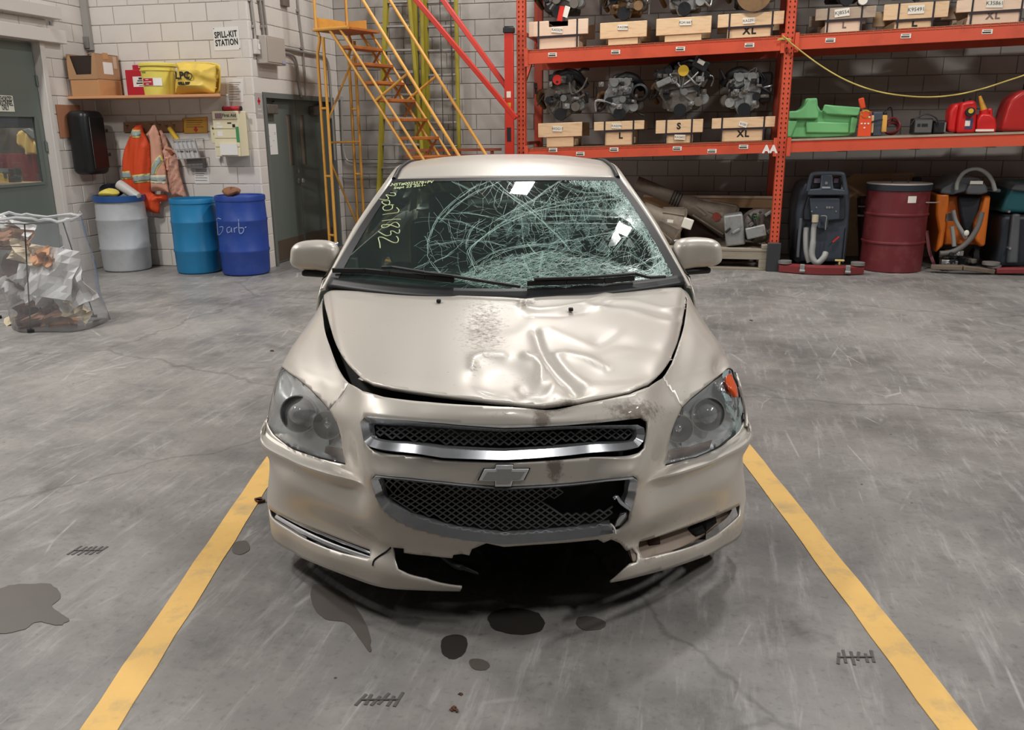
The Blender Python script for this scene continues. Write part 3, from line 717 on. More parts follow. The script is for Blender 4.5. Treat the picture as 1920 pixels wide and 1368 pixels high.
LGi = [(1146, 983), (1106, 990), (1050, 996), (945, 1003), (850, 990), (770, 966), (733, 945), (717, 922), (709, 902), (714, 899), (762, 904), (830, 911), (945, 921), (1070, 914), (1136, 906), (1178, 901), (1181, 906), (1177, 925), (1168, 948)]
g2 = ring('lower_grille_surround', LGo, LGi, M_chrome, closed=False, label='chrome lower grille surround broken at its right corner')
def mesh_net(name, poly, holes_px, sx, sy, depth, m, wire=.0019):
    """diamond mesh: flat bars crossing both ways, following the skin at a depth"""
    mb = MB(); P = poly; x0, x1 = min(p[0] for p in P), max(p[0] for p in P); y0, y1 = min(p[1] for p in P), max(p[1] for p in P)
    def pt(x, y): u, v = X(x, y); return SP(u, v) - SNrm(u, v) * depth
    nj = int((y1 - y0) / sy) + 2; ni = int((x1 - x0) / sx) + 2; cache = {}
    def node(i, j):
        if (i, j) not in cache:
            x, y = x0 + i * sx / 2, y0 + j * sy / 2; ok = inpoly(x, y, P) and not any(inpoly(x, y, h) for h in holes_px)
            cache[(i, j)] = (pt(x, y), ok) if ok else (None, False)
        return cache[(i, j)]
    for j in range(2 * nj):
        for i in range(2 * ni):
            if (i + j) % 2: continue
            a, ok = node(i, j)
            if not ok: continue
            for di in (-1, 1):
                b, ok2 = node(i + di, j + 1)
                if not ok2: continue
                d = (b - a).normalized(); s_ = d.cross(V((0, -1, 0))).normalized() * wire; t = V((0, .007, 0))
                mb.add([a - s_, a + s_, b + s_, b - s_, a - s_ + t, a + s_ + t, b + s_ + t, b - s_ + t], [(0, 1, 2, 3), (0, 4, 5, 1), (3, 2, 6, 7), (1, 5, 6, 2), (0, 3, 7, 4)])
    return mb.build(name, m, CAR, kind='stuff', label='black plastic diamond mesh', fix=False)
mesh_net('grille_mesh', UGi, [], 17, 13, .02, M_mesh)
mesh_net('grille_mesh', LGi, [[(1055, 912), (1190, 890), (1190, 968), (1150, 955), (1100, 965), (1045, 962), (1030, 945), (1060, 930)]], 17, 11.5, .02, M_mesh)
# broken bits at the lower grille corner
def strip(name, pts, m, r=.006, off=.0, label=None, flat=False):
    P = []
    for (x, y) in pts: u, v = X(x, y); P.append(SP(u, v) + SNrm(u, v) * off)
    mb = MB(); mb.tube(smoothpts(P, 4), r, 6); return mb.build(name, m, CAR, smooth=60, label=label)
M_white_edge = mat('broken_plastic_edge', S(222, 220, 214), .6)
strip('broken_trim_strip', [(1150, 933), (1156, 930), (1164, 941), (1180, 953)], M_chrome, .006, .006, 'bent loose end of the chrome trim')
strip('broken_trim_edge', [(1143, 978), (1149, 985), (1151, 995)], M_white_edge, .004, .012, 'white broken edge of the trim')
cr = [(1154, 994), (1170, 990), (1182, 974), (1180, 964), (1168, 968), (1160, 980)]
panel('grille_corner_piece', XL(cr), [], M_silver, .01, -.012, None, .01)
strip('bumper_crack', [(699, 1060), (702, 1050), (712, 1042), (724, 1034), (733, 1026)], M_void, .003, .001, 'crack running down from the torn edge')
strip('hanging_shred', [(822, 1044), (850, 1062), (868, 1068), (896, 1080)], M_black, [.012, .012, .012, .012, .012, .012, .012, .012, .008, .008, .006, .005, .003], -.03, 'hanging shred of black plastic')
# ---------------------------------------------------------------- emblem
def emblem():
    u, v = X(945, 890); p, n = SP(u, v), SNrm(u, v); xa = V((1, 0, 0)); ya = n.cross(xa).normalized() * -1
    if ya.z < 0: ya = -ya
    O_ = p + n * .004
    pts = [(-49, -9), (-38, 13), (-17, 13), (-15, 21), (18, 21), (17, 13), (49, 13), (38, -9), (17, -10), (14, -21), (-18, -21), (-17, -10)]
    sc = .00158
    f = lambda h, g: (lambda a, b: O_ + xa * (a * sc * g) + ya * (b * sc * g * 1.02) + n * h)
    mb = MB(); mb.prism(pts, f(-.003, 1.06), f(.002, 1.06)); mb.build('emblem_shadow_plate', M_black, CAR)  # solid black plate drawn as the shadow outline of the badge
    mb = MB(); mb.prism(pts, f(-.004, 1), f(.010, 1)); o = mb.build('emblem', mat('badge_rim', S(232, 232, 233), .25, metal=.35), CAR, bevel=.002, label='silver cross shaped badge between the two grilles')
    mb = MB(); g = [(a * .84, b * .66) for a, b in pts]; mb.prism(g, f(.009, 1), f(.0125, 1)); mb.build('emblem_face', mat('badge_face', S(172, 171, 170), .4, metal=.3, var=.12, scale=60), o)
emblem()
# ---------------------------------------------------------------- fog slots
for s_, poly, lab in ((-1, FOG_L, None), (1, FOG_R, 'empty fog lamp recess with a dark hole')):
    cx, cy = sum(p[0] for p in poly) / len(poly), sum(p[1] for p in poly) / len(poly)
    big = XL([(cx + (x - cx) * 1.04, cy + (y - cy) * 1.35) for x, y in poly])
    panel('fog_recess', big, [], M_black if s_ < 0 else M_primer, .02, -.04, None, .003, label=lab)
for a, b in (([(508, 957), (560, 984), (620, 1007), (692, 1033)], .0065), ([(512, 968), (560, 995), (620, 1019), (693, 1044)], .010)):
    strip('fog_slat', a, M_chrome, b, -.016, 'chrome slat')
panel('fog_hole', XL([(1304, 990), (1330, 975), (1356, 962), (1360, 978), (1340, 996), (1320, 1000)]), [], M_void, .02, -.036, None, .003)
panel('fog_clip_hole', XL([(1228, 1008), (1250, 1003), (1249, 1013), (1229, 1018)]), [], mat('rust_clip', S(70, 45, 32), .8), .02, -.035, None, .003)
# ---------------------------------------------------------------- headlights
def headlight(s_, outline, bowls, lens_outline=None):
    ol = XL(outline)
    ctr = (sum(p[0] for p in ol) / len(ol), sum(p[1] for p in ol) / len(ol))
    rim = densify(ol, .02)
    def dsp(p, u, v): return -min(.055, .9 * polyd(u, v, ol, True))
    h = panel('headlight', ol, [], M_bezel, .013, -.010, dsp, .004, smooth=60, label='headlight with a hazy clear lens' if s_ < 0 else 'smashed headlight with its outer lens missing')
    panel('lamp_lens', XL(lens_outline) if lens_outline else ol, [], M_lens, .015, -.001, None, 0, parent=h, smooth=180)
    mb = MB(); pts = [SP(u, v) - SNrm(u, v) * .004 for u, v in rim]; mb.tube(pts, .0038, 6, True); mb.build('lamp_seal', M_seal, h, smooth=60)
    for (px, py, r, proj) in bowls:
        u, v = X(px, py); p, n = SP(u, v), SNrm(u, v)
        ax = (V((s_ * .12, -1, .08))).normalized(); M = ax.to_track_quat('Z', 'Y').to_matrix(); c = p - n * .045
        mb = MB(); mb.lathe([(r * .30, -.03), (r * .6, -.022), (r * .86, -.004), (r, .018), (r * 1.05, .018), (r * 1.05, .0)], 28, c, M, cap0=True); mb.build('reflector', M_silver, h, smooth=50)
        mb = MB(); mb.sphere(c + ax * .004, r * (.62 if proj else .28), 18)
        mb.build('projector_lens' if proj else 'bulb', mat('projector_glass', S(150, 154, 158), .06, metal=.3, coat=1) if proj else M_chrome, h, smooth=180)
    return h
OUT_L = [(524, 686), (536, 693), (556, 707), (578, 725), (600, 747), (618, 768), (632, 792), (641, 830), (648, 869), (600, 858), (545, 838), (512, 812), (498, 792), (496, 770), (500, 740), (510, 705)]
OUT_R = [(1366, 690), (1352, 702), (1338, 712), (1318, 728), (1296, 746), (1278, 764), (1266, 790), (1254, 830), (1247, 871), (1305, 856), (1350, 836), (1378, 814), (1391, 792), (1393, 760), (1388, 720), (1378, 695)]
hL = headlight(-1, OUT_L, [(543, 768, .066, True), (597, 800, .050, False)])
LENS_R = [(1352, 706), (1338, 714), (1318, 730), (1296, 748), (1278, 766), (1266, 792), (1254, 832), (1247, 870), (1305, 854), (1350, 834), (1372, 814), (1376, 795), (1366, 770), (1372, 750), (1350, 735), (1356, 715)]
hR = headlight(1, OUT_R, [(1345, 778, .060, True), (1291, 808, .048, False)], LENS_R)
for s_, poly, h in ((-1, [(606, 838), (641, 846), (646, 862), (622, 857), (604, 849)], hL), (1, [(1255, 846), (1300, 838), (1340, 826), (1334, 840), (1290, 854), (1252, 862)], hR)):
    panel('side_marker', XL(poly), [], M_brown, .012, -.010, None, .006, parent=h)
panel('turn_signal', XL([(1362, 702), (1371, 704), (1380, 726), (1383, 744), (1378, 744), (1368, 728), (1361, 712)]), [], M_amber, .008, .004, None, .012, parent=hR, label='exposed orange turn signal')
M_shard = film('glass_shard', (.7, .85, .85), .05, .3, (.75, .85, .86), .8)
for pl in ([(1352, 735), (1366, 742), (1372, 752), (1360, 752)], [(1358, 755), (1376, 770), (1378, 790), (1368, 772)], [(1374, 796), (1384, 780), (1386, 800), (1376, 812)], [(1384, 745), (1389, 765), (1386, 780), (1381, 762)], [(1352, 700), (1364, 696), (1360, 708), (1352, 712)]):
    panel('lens_shard', XL(pl), [], M_shard, .01, RND.uniform(.0, .012), None, .003, parent=hR, smooth=None)
panel('chrome_liner', XL([(1345, 712), (1358, 700), (1372, 698), (1386, 720), (1390, 760), (1384, 790), (1374, 770), (1366, 735)]), [], M_chrome, .012, -.02, lambda p, u, v: .006 * math.sin(u * 160) * math.cos(v * 140), .004, parent=hR)
strip('broken_fender_flap', [(1387, 700), (1390, 718), (1393, 745), (1395, 775), (1396, 800)], M_paint, .007, .006, 'thin loose edge of the fender beside the broken headlight')
strip('fender_gap_shade', [(1382, 698), (1386, 718), (1389, 745), (1391, 775)], M_black, .006, .002)  # black strip standing for the dark of the gap beside the flap
# ---------------------------------------------------------------- flanks, roof, rear
def flank_x(y, z):
    bulge = .905 - .14 * max(0, (z - .62)) ** 1.3 * 1.5 - .10 * max(0, .45 - z) ** 1.2
    taper = .0 if y < 3.6 else -.10 * ((y - 3.6) / 1.25) ** 2
    return bulge + taper + .012 * math.sin(PI * min(1, max(0, (y - 1.4) / 3)))
for s_ in (-1, 1):
    ol = [(1.42, .86), (1.42, .62), (1.335, .42), (1.33, .24), (1.45, .20), (3.42, .20)]
    ol += [(3.80 + .37 * math.cos(a), .33 + .37 * math.sin(a)) for a in [PI - k * PI / 12 - .3 for k in range(11)]]
    ol += [(4.2, .24), (4.70, .28), (4.80, .55), (4.82, .85), (4.78, .97), (4.3, .985), (3.4, .955), (2.4, .94), (1.5, .925)]
    panel('flank', ol, [], M_paint, .06, 0, None, .008, P=lambda y, z, s=s_: V((s * flank_x(y, z), y, z)), Nn=lambda y, z, s=s_: V((s, 0, .1)).normalized(), dirt=lambda p: .1)
    for ys in (1.52, 2.62, 3.62):
        mb = MB(); mb.tube([V((s_ * (flank_x(ys, z) + .004), ys + (0 if ys < 3 else .3 * (z - .4) * .2), z)) for z in (.25, .4, .55, .7, .85, .93)], .004, 4); mb.build('door_seam', M_void, CAR)
    for ys in (2.35, 3.40):
        mb = MB(); mb.box((s_ * (flank_x(ys, .82) + .018), ys, .82), (.03, .2, .035)); mb.build('door_handle', M_paint, CAR, bevel=.01)
    # side glass between belt line and roof rail
    rail = lambda t: herm([V((.838, 1.40, .898)), V((.725, 1.78, 1.132)), V((.622, 2.12, 1.318)), V((.61, 2.6, 1.385)), V((.60, 3.15, 1.372)), V((.635, 3.6, 1.28)), V((.73, 4.15, 1.02))], [0, .13, .27, .42, .6, .78, 1], t)
    def sg(u, v):
        b = V((.86 - .05 * (u - .3) ** 2, lerp(1.5, 4.05, u), lerp(.93, .985, u))); t = rail(lerp(.03, .95, u)); p = b.lerp(t, v); return V((s_ * (p.x + .02 * math.sin(PI * v)), p.y, p.z))
    mb = MB(); mb.grid(24, 6, sg); mb.build('side_window', M_darkglass, CAR, smooth=180)
    pts = [rail(t / 30) for t in range(31)]
    mb = MB(); rings = []
    for i, p in enumerate(pts):
        T = (pts[min(i + 1, 30)] - pts[max(i - 1, 0)]).normalized(); inn = V((-1, 0, 0)); inn = (inn - T * inn.dot(T)).normalized(); up = T.cross(inn).normalized()
        if up.z < 0: up = -up
        k_ = min(1., .45 + i * .14); wd, th = .040 * k_, .027 * k_
        sec = [(-.6 * wd, -th), (wd * .15, -.2 * th), (wd * .62, .0), (wd * .55, th * .45), (0, th * .85), (-wd * .55, th * .5), (-wd, -th * .4)]
        rings.append([V((s_ * q.x, q.y, q.z)) for q in [p + inn * a + up * b for a, b in sec]])
    mb.ring_stack(rings); o = mb.build('roof_rail', M_paint, CAR, smooth=70, label='beige windshield pillar and roof side')
    for ws, yy in ((s_, .98), (s_, 3.80)):
        cw = V((s_ * .80, yy, .33)); M = Matrix.Rotation(PI / 2 * s_, 3, 'Y')
        wp = bpy.data.objects.new('wheel', None); C.objects.link(wp); wp.parent = CAR
        mb = MB(); mb.lathe([(.20, -.10), (.28, -.108), (.318, -.095), (.328, -.06), (.33, 0), (.328, .06), (.318, .095), (.28, .108), (.20, .10)], 40, cw, M); mb.build('tyre', M_rubber, wp, smooth=50)
        mb = MB(); mb.lathe([(.06, .05), (.2, .07), (.205, .09), (.215, .09), (.215, -.08), (.19, -.08), (.19, .03), (.05, .0)], 40, cw, M, True, True)
        for k in range(5):
            a = k * 2 * PI / 5; mb.beam(cw + M @ V((.04 * math.cos(a), .04 * math.sin(a), .06)), cw + M @ V((.2 * math.cos(a), .2 * math.sin(a), .075)), .05, .03, up=M @ V((0, 0, 1)))
        mb.build('rim', M_alloy, wp, smooth=40)
# windshield surface
def WS(a, t):                                # a in [-1,1] across, t in [0,1] from cowl to header
    b = V((a * .815, 1.13 + .29 * a * a, .918 + .010 * a * a)); h = V((a * .588, 2.05 + .075 * a * a, 1.357 - .008 * a * a))
    p = b.lerp(h, t); bul = .03 * math.sin(PI * t) * (1 - .3 * a * a)
    return p + V((0, -bul * .5, bul))
_wv = [WS(-1 + 2 * i / 60, j / 40) for j in range(41) for i in range(61)]
WB = BVHTree.FromPolygons(_wv, [(j * 61 + i, j * 61 + i + 1, (j + 1) * 61 + i + 1, (j + 1) * 61 + i) for j in range(40) for i in range(60)])
def WX(px, py, off=.0):
    loc, n, i, d = WB.ray_cast(EYE - CL, ray(px, py).normalized())
    if loc is None: return None
    if n.z < 0: n = -n
    return loc + n * off
mb = MB(); mb.grid(60, 40, lambda u, v: WS(-1 + 2 * u, v)); WIN = mb.build('windshield', M_glass, CAR, smooth=180, label='shattered green tinted windshield glass')
mb = MB(); mb.grid(60, 3, lambda u, v: WS(-1 + 2 * u, -.03 + .065 * v) + V((0, -.004, .006)))
mb.build('cowl', M_black, CAR, smooth=180, solid=.02)
for s_ in (-1, 1):
    mb = MB(); mb.grid(2, 30, lambda u, v: WS(s_ * lerp(.955, 1.01, u), v) + V((0, -.002, .003))); mb.build('windshield_border', M_seal, CAR, smooth=180)
mb = MB(); mb.grid(40, 2, lambda u, v: WS(-1 + 2 * u, .965 + .04 * v) + V((0, -.002, .003))); mb.build('windshield_border', M_seal, CAR, smooth=180)
def RF(a, s):
    y = lerp(2.05 + .075 * a * a, 3.66 - .12 * a * a, s)
    zc = herm([V((1.360, 0, 0)), V((1.425, 0, 0)), V((1.452, 0, 0)), V((1.452, 0, 0)), V((1.40, 0, 0))], [0, .17, .4, .6, 1], s).x
    return V((a * lerp(.585, .575, s), y, zc - (.010 + .030 * min(1, s * 4)) * abs(a) ** 2.6))
mb = MB(); mb.grid(30, 30, lambda u, v: RF(-1 + 2 * u, v)); mb.build('roof', M_paint, CAR, smooth=180, solid=.02)
for s_ in (-1, 1):
    mb = MB(); mb.tube([RF(s_ * 1.01, t / 20) + V((0, 0, .003)) for t in range(21)], .012, 6); mb.build('roof_ditch', M_seal, CAR, smooth=60)
mb = MB(); mb.grid(20, 8, lambda u, v: V(((-1 + 2 * u) * lerp(.575, .70, v), lerp(3.62 - .12 * (2 * u - 1) ** 2, 4.33, v), lerp(1.40, 1.035, v) - .04 * (2 * u - 1) ** 2 + .03 * math.sin(PI * v)))); mb.build('rear_window', M_darkglass, CAR, smooth=180)
prof = [(4.28, 1.045, .70), (4.6, 1.06, .72), (4.80, 1.02, .74), (4.855, .93, .76), (4.87, .75, .79), (4.89, .5, .80), (4.85, .3, .79), (4.75, .24, .78)]
mb = MB(); mb.grid(16, 7, lambda u, v: V(((-1 + 2 * u) * prof[int(round(v * 7))][2], prof[int(round(v * 7))][0] - .16 * abs(2 * u - 1) ** 3, prof[int(round(v * 7))][1] - .03 * (2 * u - 1) ** 2))); mb.build('trunk', M_paint, CAR, smooth=50, solid=.01)
# ---------------------------------------------------------------- interior seen through the glass
M_int = mat('interior_trim', S(52, 52, 52), .7, var=.1); M_seat = mat('seat_cloth', S(86, 84, 80), .85, var=.12)
mb = MB(); mb.grid(20, 6, lambda u, v: V(((-1 + 2 * u) * .74, lerp(1.30 + .2 * (2 * u - 1) ** 2, 1.95, v), .885 + .06 * math.sin(PI * v) - .2 * max(0, v - .8)))); mb.build('dashboard', M_int, CAR, smooth=180)
for s_ in (-1, 1):
    mb = MB(); mb.box((s_ * .36, 2.75, .75), (.46, .16, .66), M=Matrix.Rotation(-.2, 3, 'X')); mb.box((s_ * .36, 2.85, 1.15), (.24, .09, .17)); mb.build('seat', M_seat, CAR, bevel=.04)
mb = MB(); mb.tube([V((.36 + .19 * math.cos(t), 2.02 + .07 * math.sin(t), .93 + .17 * math.sin(t))) for t in [k * 2 * PI / 24 for k in range(24)]], .016, 8, True); mb.beam((.19, 2.02, .93), (.55, 2.02, .93), .03, .05); mb.build('steering_wheel', M_black, CAR, smooth=60)
mb = MB(); mb.bb(-.7, .7, 2.0, 4.2, .3, .33); mb.bb(-.68, .68, 3.55, 3.7, .33, .95); mb.build('cabin_floor', M_int, CAR)
o = WX(982, 372, -.07); mb = MB(); mb.box(o, (.22, .04, .06)); mb.cyl(o + V((0, .02, .02)), o + V((0, .1, .07)), .01, n=8); mb.build('rear_view_mirror', M_black, CAR, bevel=.012)
# ---------------------------------------------------------------- wipers
def wiper(blade, arm, off=.022):
    B_ = [WX(*p, off) for p in blade]; A_ = [WX(*p, off + .02) for p in arm]
    mb = MB()
    for i in range(len(B_) - 1): mb.beam(B_[i], B_[i + 1], .014, .022)
    w_ = mb.build('wiper_blade', M_seal, CAR, bevel=.003)
    mb = MB()
    for i in range(len(A_) - 1): mb.beam(A_[i], A_[i + 1], .020, .012)
    mb.build('wiper_arm', M_black, CAR, bevel=.003)
wiper([(628, 513), (690, 514), (735, 519), (800, 526), (853, 532)], [(722, 514), (742, 514), (800, 524), (852, 531), (910, 541), (975, 551)])
wiper([(988, 538), (1060, 536), (1130, 533), (1186, 528)], [(1000, 537), (1100, 533), (1185, 526), (1210, 533), (1240, 531)])
# ---------------------------------------------------------------- mirrors
for s_ in (-1, 1):
    c = V((s_ * .925, 1.70, 1.015)); mb = MB()
    def se(u, v, c=c, s_=s_):
        th, ph = 2 * PI * u, PI * (v - .5); f = lambda w, e: math.copysign(abs(w) ** (e + .08), w)
        x = f(math.cos(ph), .42) * f(math.cos(th), .42); y = f(math.cos(ph), .7) * f(math.sin(th), .8); z = f(math.sin(ph), .42)
        return c + V((s_ * (.122 * x * (1 - .10 * z) + .004 * z), .075 * y - .03 * abs(x), .073 * z + .016 * x * (1 if z < 0 else -.1) - .004 * x * x))
    mb.grid(32, 20, se, True); o = mb.build('side_mirror', M_paint, CAR, smooth=180)
    mb = MB(); mb.beam(c + V((-s_ * .17, -.02, -.095)), c + V((s_ * .07, .0, -.082)), .10, .03); mb.build('mirror_foot', M_black, o, bevel=.012)
    mb = MB(); mb.ring_stack([[c + V((s_ * x, y, z)) for x, z in ((-.10 - k, .01 - k * .3), (-.10 - k, -.085), (-.06 + k * .0, -.085), (-.06, -.03))] for y, k in ((-.05, .0), (.0, .09), (.05, .09))]); mb.build('mirror_arm', M_paint, o, bevel=.006)
    mb = MB(); mb.box(c + V((0, .066, .0)), (.19, .02, .11)); mb.build('mirror_glass', M_chrome, o, bevel=.008)
# ---------------------------------------------------------------- shattered glass: every crack is a thin ribbon lying in the pane
M_crack = mat('crack_edge', S(176, 214, 203), .35, var=.25, scale=30, coat=.3)
M_craze = mat('crushed_glass', S(205, 226, 220), .3, var=.2, scale=30, coat=.3)
RC = random.Random(11)
def ribbon(mb, pts, wpx, off=.0025):
    P = [WX(x, y, off) for x, y in pts]
    P = [p for p in P if p is not None]
    if len(P) < 2: return
    L_, R_ = [], []
    for i, p in enumerate(P):
        d = (P[min(i + 1, len(P) - 1)] - P[max(i - 1, 0)]).normalized(); s_ = d.cross(V((0, -.5, .85))).normalized() * (wpx * .0009)
        L_.append(p - s_); R_.append(p + s_)
    o_ = len(mb.v); mb.v += L_ + R_; n = len(P)
    mb.f += [(o_ + i, o_ + i + 1, o_ + n + i + 1, o_ + n + i) for i in range(n - 1)]
def jl(pts, amp, step=6):
    out = []
    for i in range(len(pts) - 1):
        a, b = pts[i], pts[i + 1]; n = max(1, int(math.hypot(b[0] - a[0], b[1] - a[1]) / step))
        for k in range(n): t = k / n; out.append((lerp(a[0], b[0], t) + RC.uniform(-amp, amp), lerp(a[1], b[1], t) + RC.uniform(-amp, amp)))
    return out + [pts[-1]]
def c1(l): return [(x * .427 + 540, y * .427 + 270) for x, y in l]
MAIN = [c1(l) for l in (
    [(900, 160), (820, 190), (760, 230), (700, 280), (655, 330), (630, 380), (614, 430), (612, 480), (622, 515)], [(930, 165), (840, 205), (770, 245), (705, 300), (665, 345)],
    [(622, 515), (660, 560), (710, 600)], [(622, 515), (590, 535), (552, 548)], [(665, 330), (760, 345), (870, 390)], [(700, 305), (790, 305), (880, 320), (1000, 340)],
    [(1450, 225), (1250, 240), (1080, 290), (950, 340), (870, 400), (815, 440), (790, 470), (800, 510), (830, 560)], [(1450, 240), (1250, 260), (1060, 305), (900, 380), (830, 430), (800, 470), (815, 520)],
    [(870, 330), (820, 360), (790, 410), (783, 460)], [(790, 545), (850, 510), (930, 470), (1030, 450), (1150, 440), (1300, 415), (1450, 380), (1560, 340)], [(1000, 330), (1150, 320), (1300, 318), (1450, 325), (1560, 320)],
    [(1000, 300), (1150, 290), (1300, 290), (1480, 295)], [(1000, 355), (1150, 350), (1300, 352), (1480, 350)], [(620, 445), (700, 435), (780, 425), (880, 430), (960, 450)], [(640, 520), (700, 490), (770, 430)],
    [(890, 170), (950, 215), (1020, 265), (1090, 320), (1180, 400), (1240, 470)], [(910, 165), (970, 215), (1040, 262), (1110, 320)], [(960, 160), (1010, 205), (1080, 255)], [(1200, 160), (1140, 200), (1070, 250), (960, 310), (830, 390)],
    [(1190, 170), (1250, 200), (1340, 215), (1450, 200)], [(1030, 480), (1050, 540), (1080, 600)], [(1120, 470), (1105, 540), (1110, 600)], [(1050, 440), (1100, 490), (1160, 470)],
    [(830, 545), (960, 470), (1100, 445), (1250, 470), (1400, 510), (1550, 560), (1690, 600)], [(1480, 190), (1530, 260), (1590, 340), (1640, 430), (1690, 520), (1710, 590)], [(1500, 230), (1470, 330), (1400, 420)],
    [(1560, 320), (1480, 410), (1430, 470)], [(1570, 390), (1600, 460), (1610, 540)], [(1480, 470), (1560, 520), (1640, 590)], [(1520, 540), (1600, 500), (1660, 480)], [(700, 155), (760, 185), (810, 210)])]
mb = MB(); mw = MB()
for l in MAIN:
    l = smoothpts([V((x, y, 0)) for x, y in l], 3); l = [(p.x, p.y) for p in l]
    for k in range(4):
        dx, dy = RC.uniform(-3, 3) * (k > 0), RC.uniform(-2.5, 2.5) * (k > 0); i0 = RC.randint(0, len(l) // 3) if k else 0; i1 = len(l) - (RC.randint(0, len(l) // 3) if k else 0)
        seg = [(x + dx, y + dy) for x, y in l[i0:i1]]
        if len(seg) > 1: ribbon(mb if k != 1 else mw, jl(seg, 1.0), .75 if k == 0 else .45)
REG_ALL = c1([(620, 500), (612, 440), (660, 330), (760, 235), (900, 160), (1200, 158), (1455, 160), (1600, 330), (1720, 600), (1300, 640), (1000, 640), (760, 620)])
REG_R = c1([(1200, 165), (1450, 165), (1560, 300), (1700, 570), (1710, 610), (1560, 610), (1620, 500), (1560, 400), (1480, 330), (1420, 300), (1460, 240), (1330, 200)])
REG_B = c1([(720, 600), (800, 545), (960, 490), (1150, 470), (1350, 510), (1560, 560), (1700, 600), (1600, 612), (1300, 615), (1000, 640), (850, 630)])
CENT = (1165, 418)
def craze(mb, reg, n, l0, l1, w_, radial, jit, flat=False):
    x0, x1 = min(p[0] for p in reg), max(p[0] for p in reg); y0, y1 = min(p[1] for p in reg), max(p[1] for p in reg); k = 0
    while k < n:
        x, y = RC.uniform(x0, x1), RC.uniform(y0, y1)
        if not inpoly(x, y, reg): continue
        k += 1; a = math.atan2(y - CENT[1], (x - CENT[0]) * .8) + (0 if RC.random() < radial else PI / 2) + RC.gauss(0, jit)
        if flat: a = RC.gauss(0, jit) + (x - 1060) * .0012
        L_ = RC.uniform(l0, l1); pts = [(x, y)]
        for q in range(3): a += RC.gauss(0, .25); pts.append((pts[-1][0] + math.cos(a) * L_ / 3, pts[-1][1] + math.sin(a) * L_ / 3 * .85))
        ribbon(mb, pts, w_ * RC.uniform(.6, 1.3))
craze(mb, REG_ALL, 330, 10, 60, .36, .6, .25); craze(mw, REG_ALL, 120, 8, 40, .35, .6, .3)
MID = c1([(1000, 290), (1200, 230), (1500, 250), (1580, 400), (1500, 480), (1250, 470), (1000, 440), (880, 400)])
craze(mb, MID, 330, 10, 42, .38, .7, .2)
craze(mb, REG_R, 1000, 5, 20, .45, .5, .8); craze(mw, REG_R, 900, 4, 16, .45, .5, .9)
craze(mb, REG_B, 650, 8, 40, .40, .0, .22, True); craze(mw, REG_B, 700, 6, 34, .42, .05, .3, True); craze(mb, REG_B, 160, 6, 24, .4, .7, .5)
mb.build('crack_network', M_crack, CAR, kind='stuff', fix=False, label='green edged cracks running through the windshield')
mw.build('crushed_glass', M_craze, CAR, kind='stuff', fix=False, label='white crushed glass crazing')
# loosened, slightly tilted shards: hazy film facets
M_haze = film('crazed_film', (.55, .72, .68), .10, .15, (.42, .62, .58), .7)
for nm, reg, sp, am in (('crazed_patch', REG_R, 9, .004), ('crazed_patch', REG_B, 11, .003), ('crazed_patch', MID, 16, .003)):
    reg2 = [(x + RC.uniform(-3, 3), y + RC.uniform(-3, 3)) for x, y in densify(reg, 14)]
    vs, fs = cdt(reg2, [], sp); co = [WX(x + RC.uniform(-2, 2), y + RC.uniform(-2, 2), .0012 + RC.uniform(-am, am) * .12) for x, y in vs]
    m2 = MB(); m2.v = [c if c else V((0, 1.6, 1.1)) for c in co]; m2.f = [f for f in fs if all(co[i] is not None for i in f) and RC.random() < (.35 if reg is MID else .7)]; m2.build(nm, M_haze, CAR, fix=False)
# ---------------------------------------------------------------- marker writing on the glass
M_marker = mat('paint_marker', S(214, 226, 170), .6, var=.1, scale=60)
def wz(l): return [(680 + x / 9.12, 325 + y / 9.12) for x, y in l]
STROKES = [[(475, 345), (540, 345), (568, 375), (530, 398), (470, 388), (405, 380), (440, 425), (438, 452), (400, 462), (330, 458), (245, 432)],
    [(455, 475), (468, 515), (440, 552), (390, 545), (345, 520), (335, 495), (360, 482), (410, 482), (455, 475)], [(535, 552), (440, 552), (370, 575), (350, 605), (375, 640), (440, 645), (500, 620), (515, 580), (505, 555)],
    [(585, 595), (620, 635), (615, 670), (580, 688), (460, 700), (345, 720)], [(655, 797), (560, 797), (440, 812), (335, 828)],
    [(480, 890), (430, 925), (370, 942), (330, 925), (345, 893), (400, 888), (480, 895), (560, 922), (610, 935), (632, 915), (618, 880), (580, 850), (530, 855), (480, 890)],
    [(275, 1005), (350, 1050), (410, 1078), (470, 1070), (490, 1045), (485, 1000), (530, 1000), (580, 1030), (620, 1035), (635, 1005), (632, 975)],
    [(580, 1088), (605, 1110), (615, 1150), (590, 1195), (520, 1190), (420, 1140), (340, 1105), (285, 1105), (275, 1130), (295, 1200), (305, 1290)]]
mb = MB()
for st in STROKES:
    P = [WX(x, y, .004) for x, y in [(p.x, p.y) for p in smoothpts([V((x, y, 0)) for x, y in wz(st)], 5)]]; mb.tube([p for p in P if p], .0024, 5)
for s_, (xa, ya), (xb, yb), h in (('RNST#0022578+PV', (728, 348), (813, 342), 5.2), ('Sept 23 20:1-', (739, 353.5), (798, 348), 4.6)):
    t = text_mb(s_, 1.0, .02); x0, x1 = min(p.x for p in t.v), max(p.x for p in t.v)
    for f in t.f:
        q = []
        for i in f:
            p = t.v[i]; k = (p.x - x0) / (x1 - x0); q.append(WX(lerp(xa, xb, k) + p.z * h * .25, lerp(ya, yb, k) - p.z * h, .004))
        if all(q): mb.add(q, [tuple(range(len(q)))])
mb.build('marker_writing', M_marker, CAR, kind='stuff', fix=False, label='yellow green handwritten numbers on the glass')
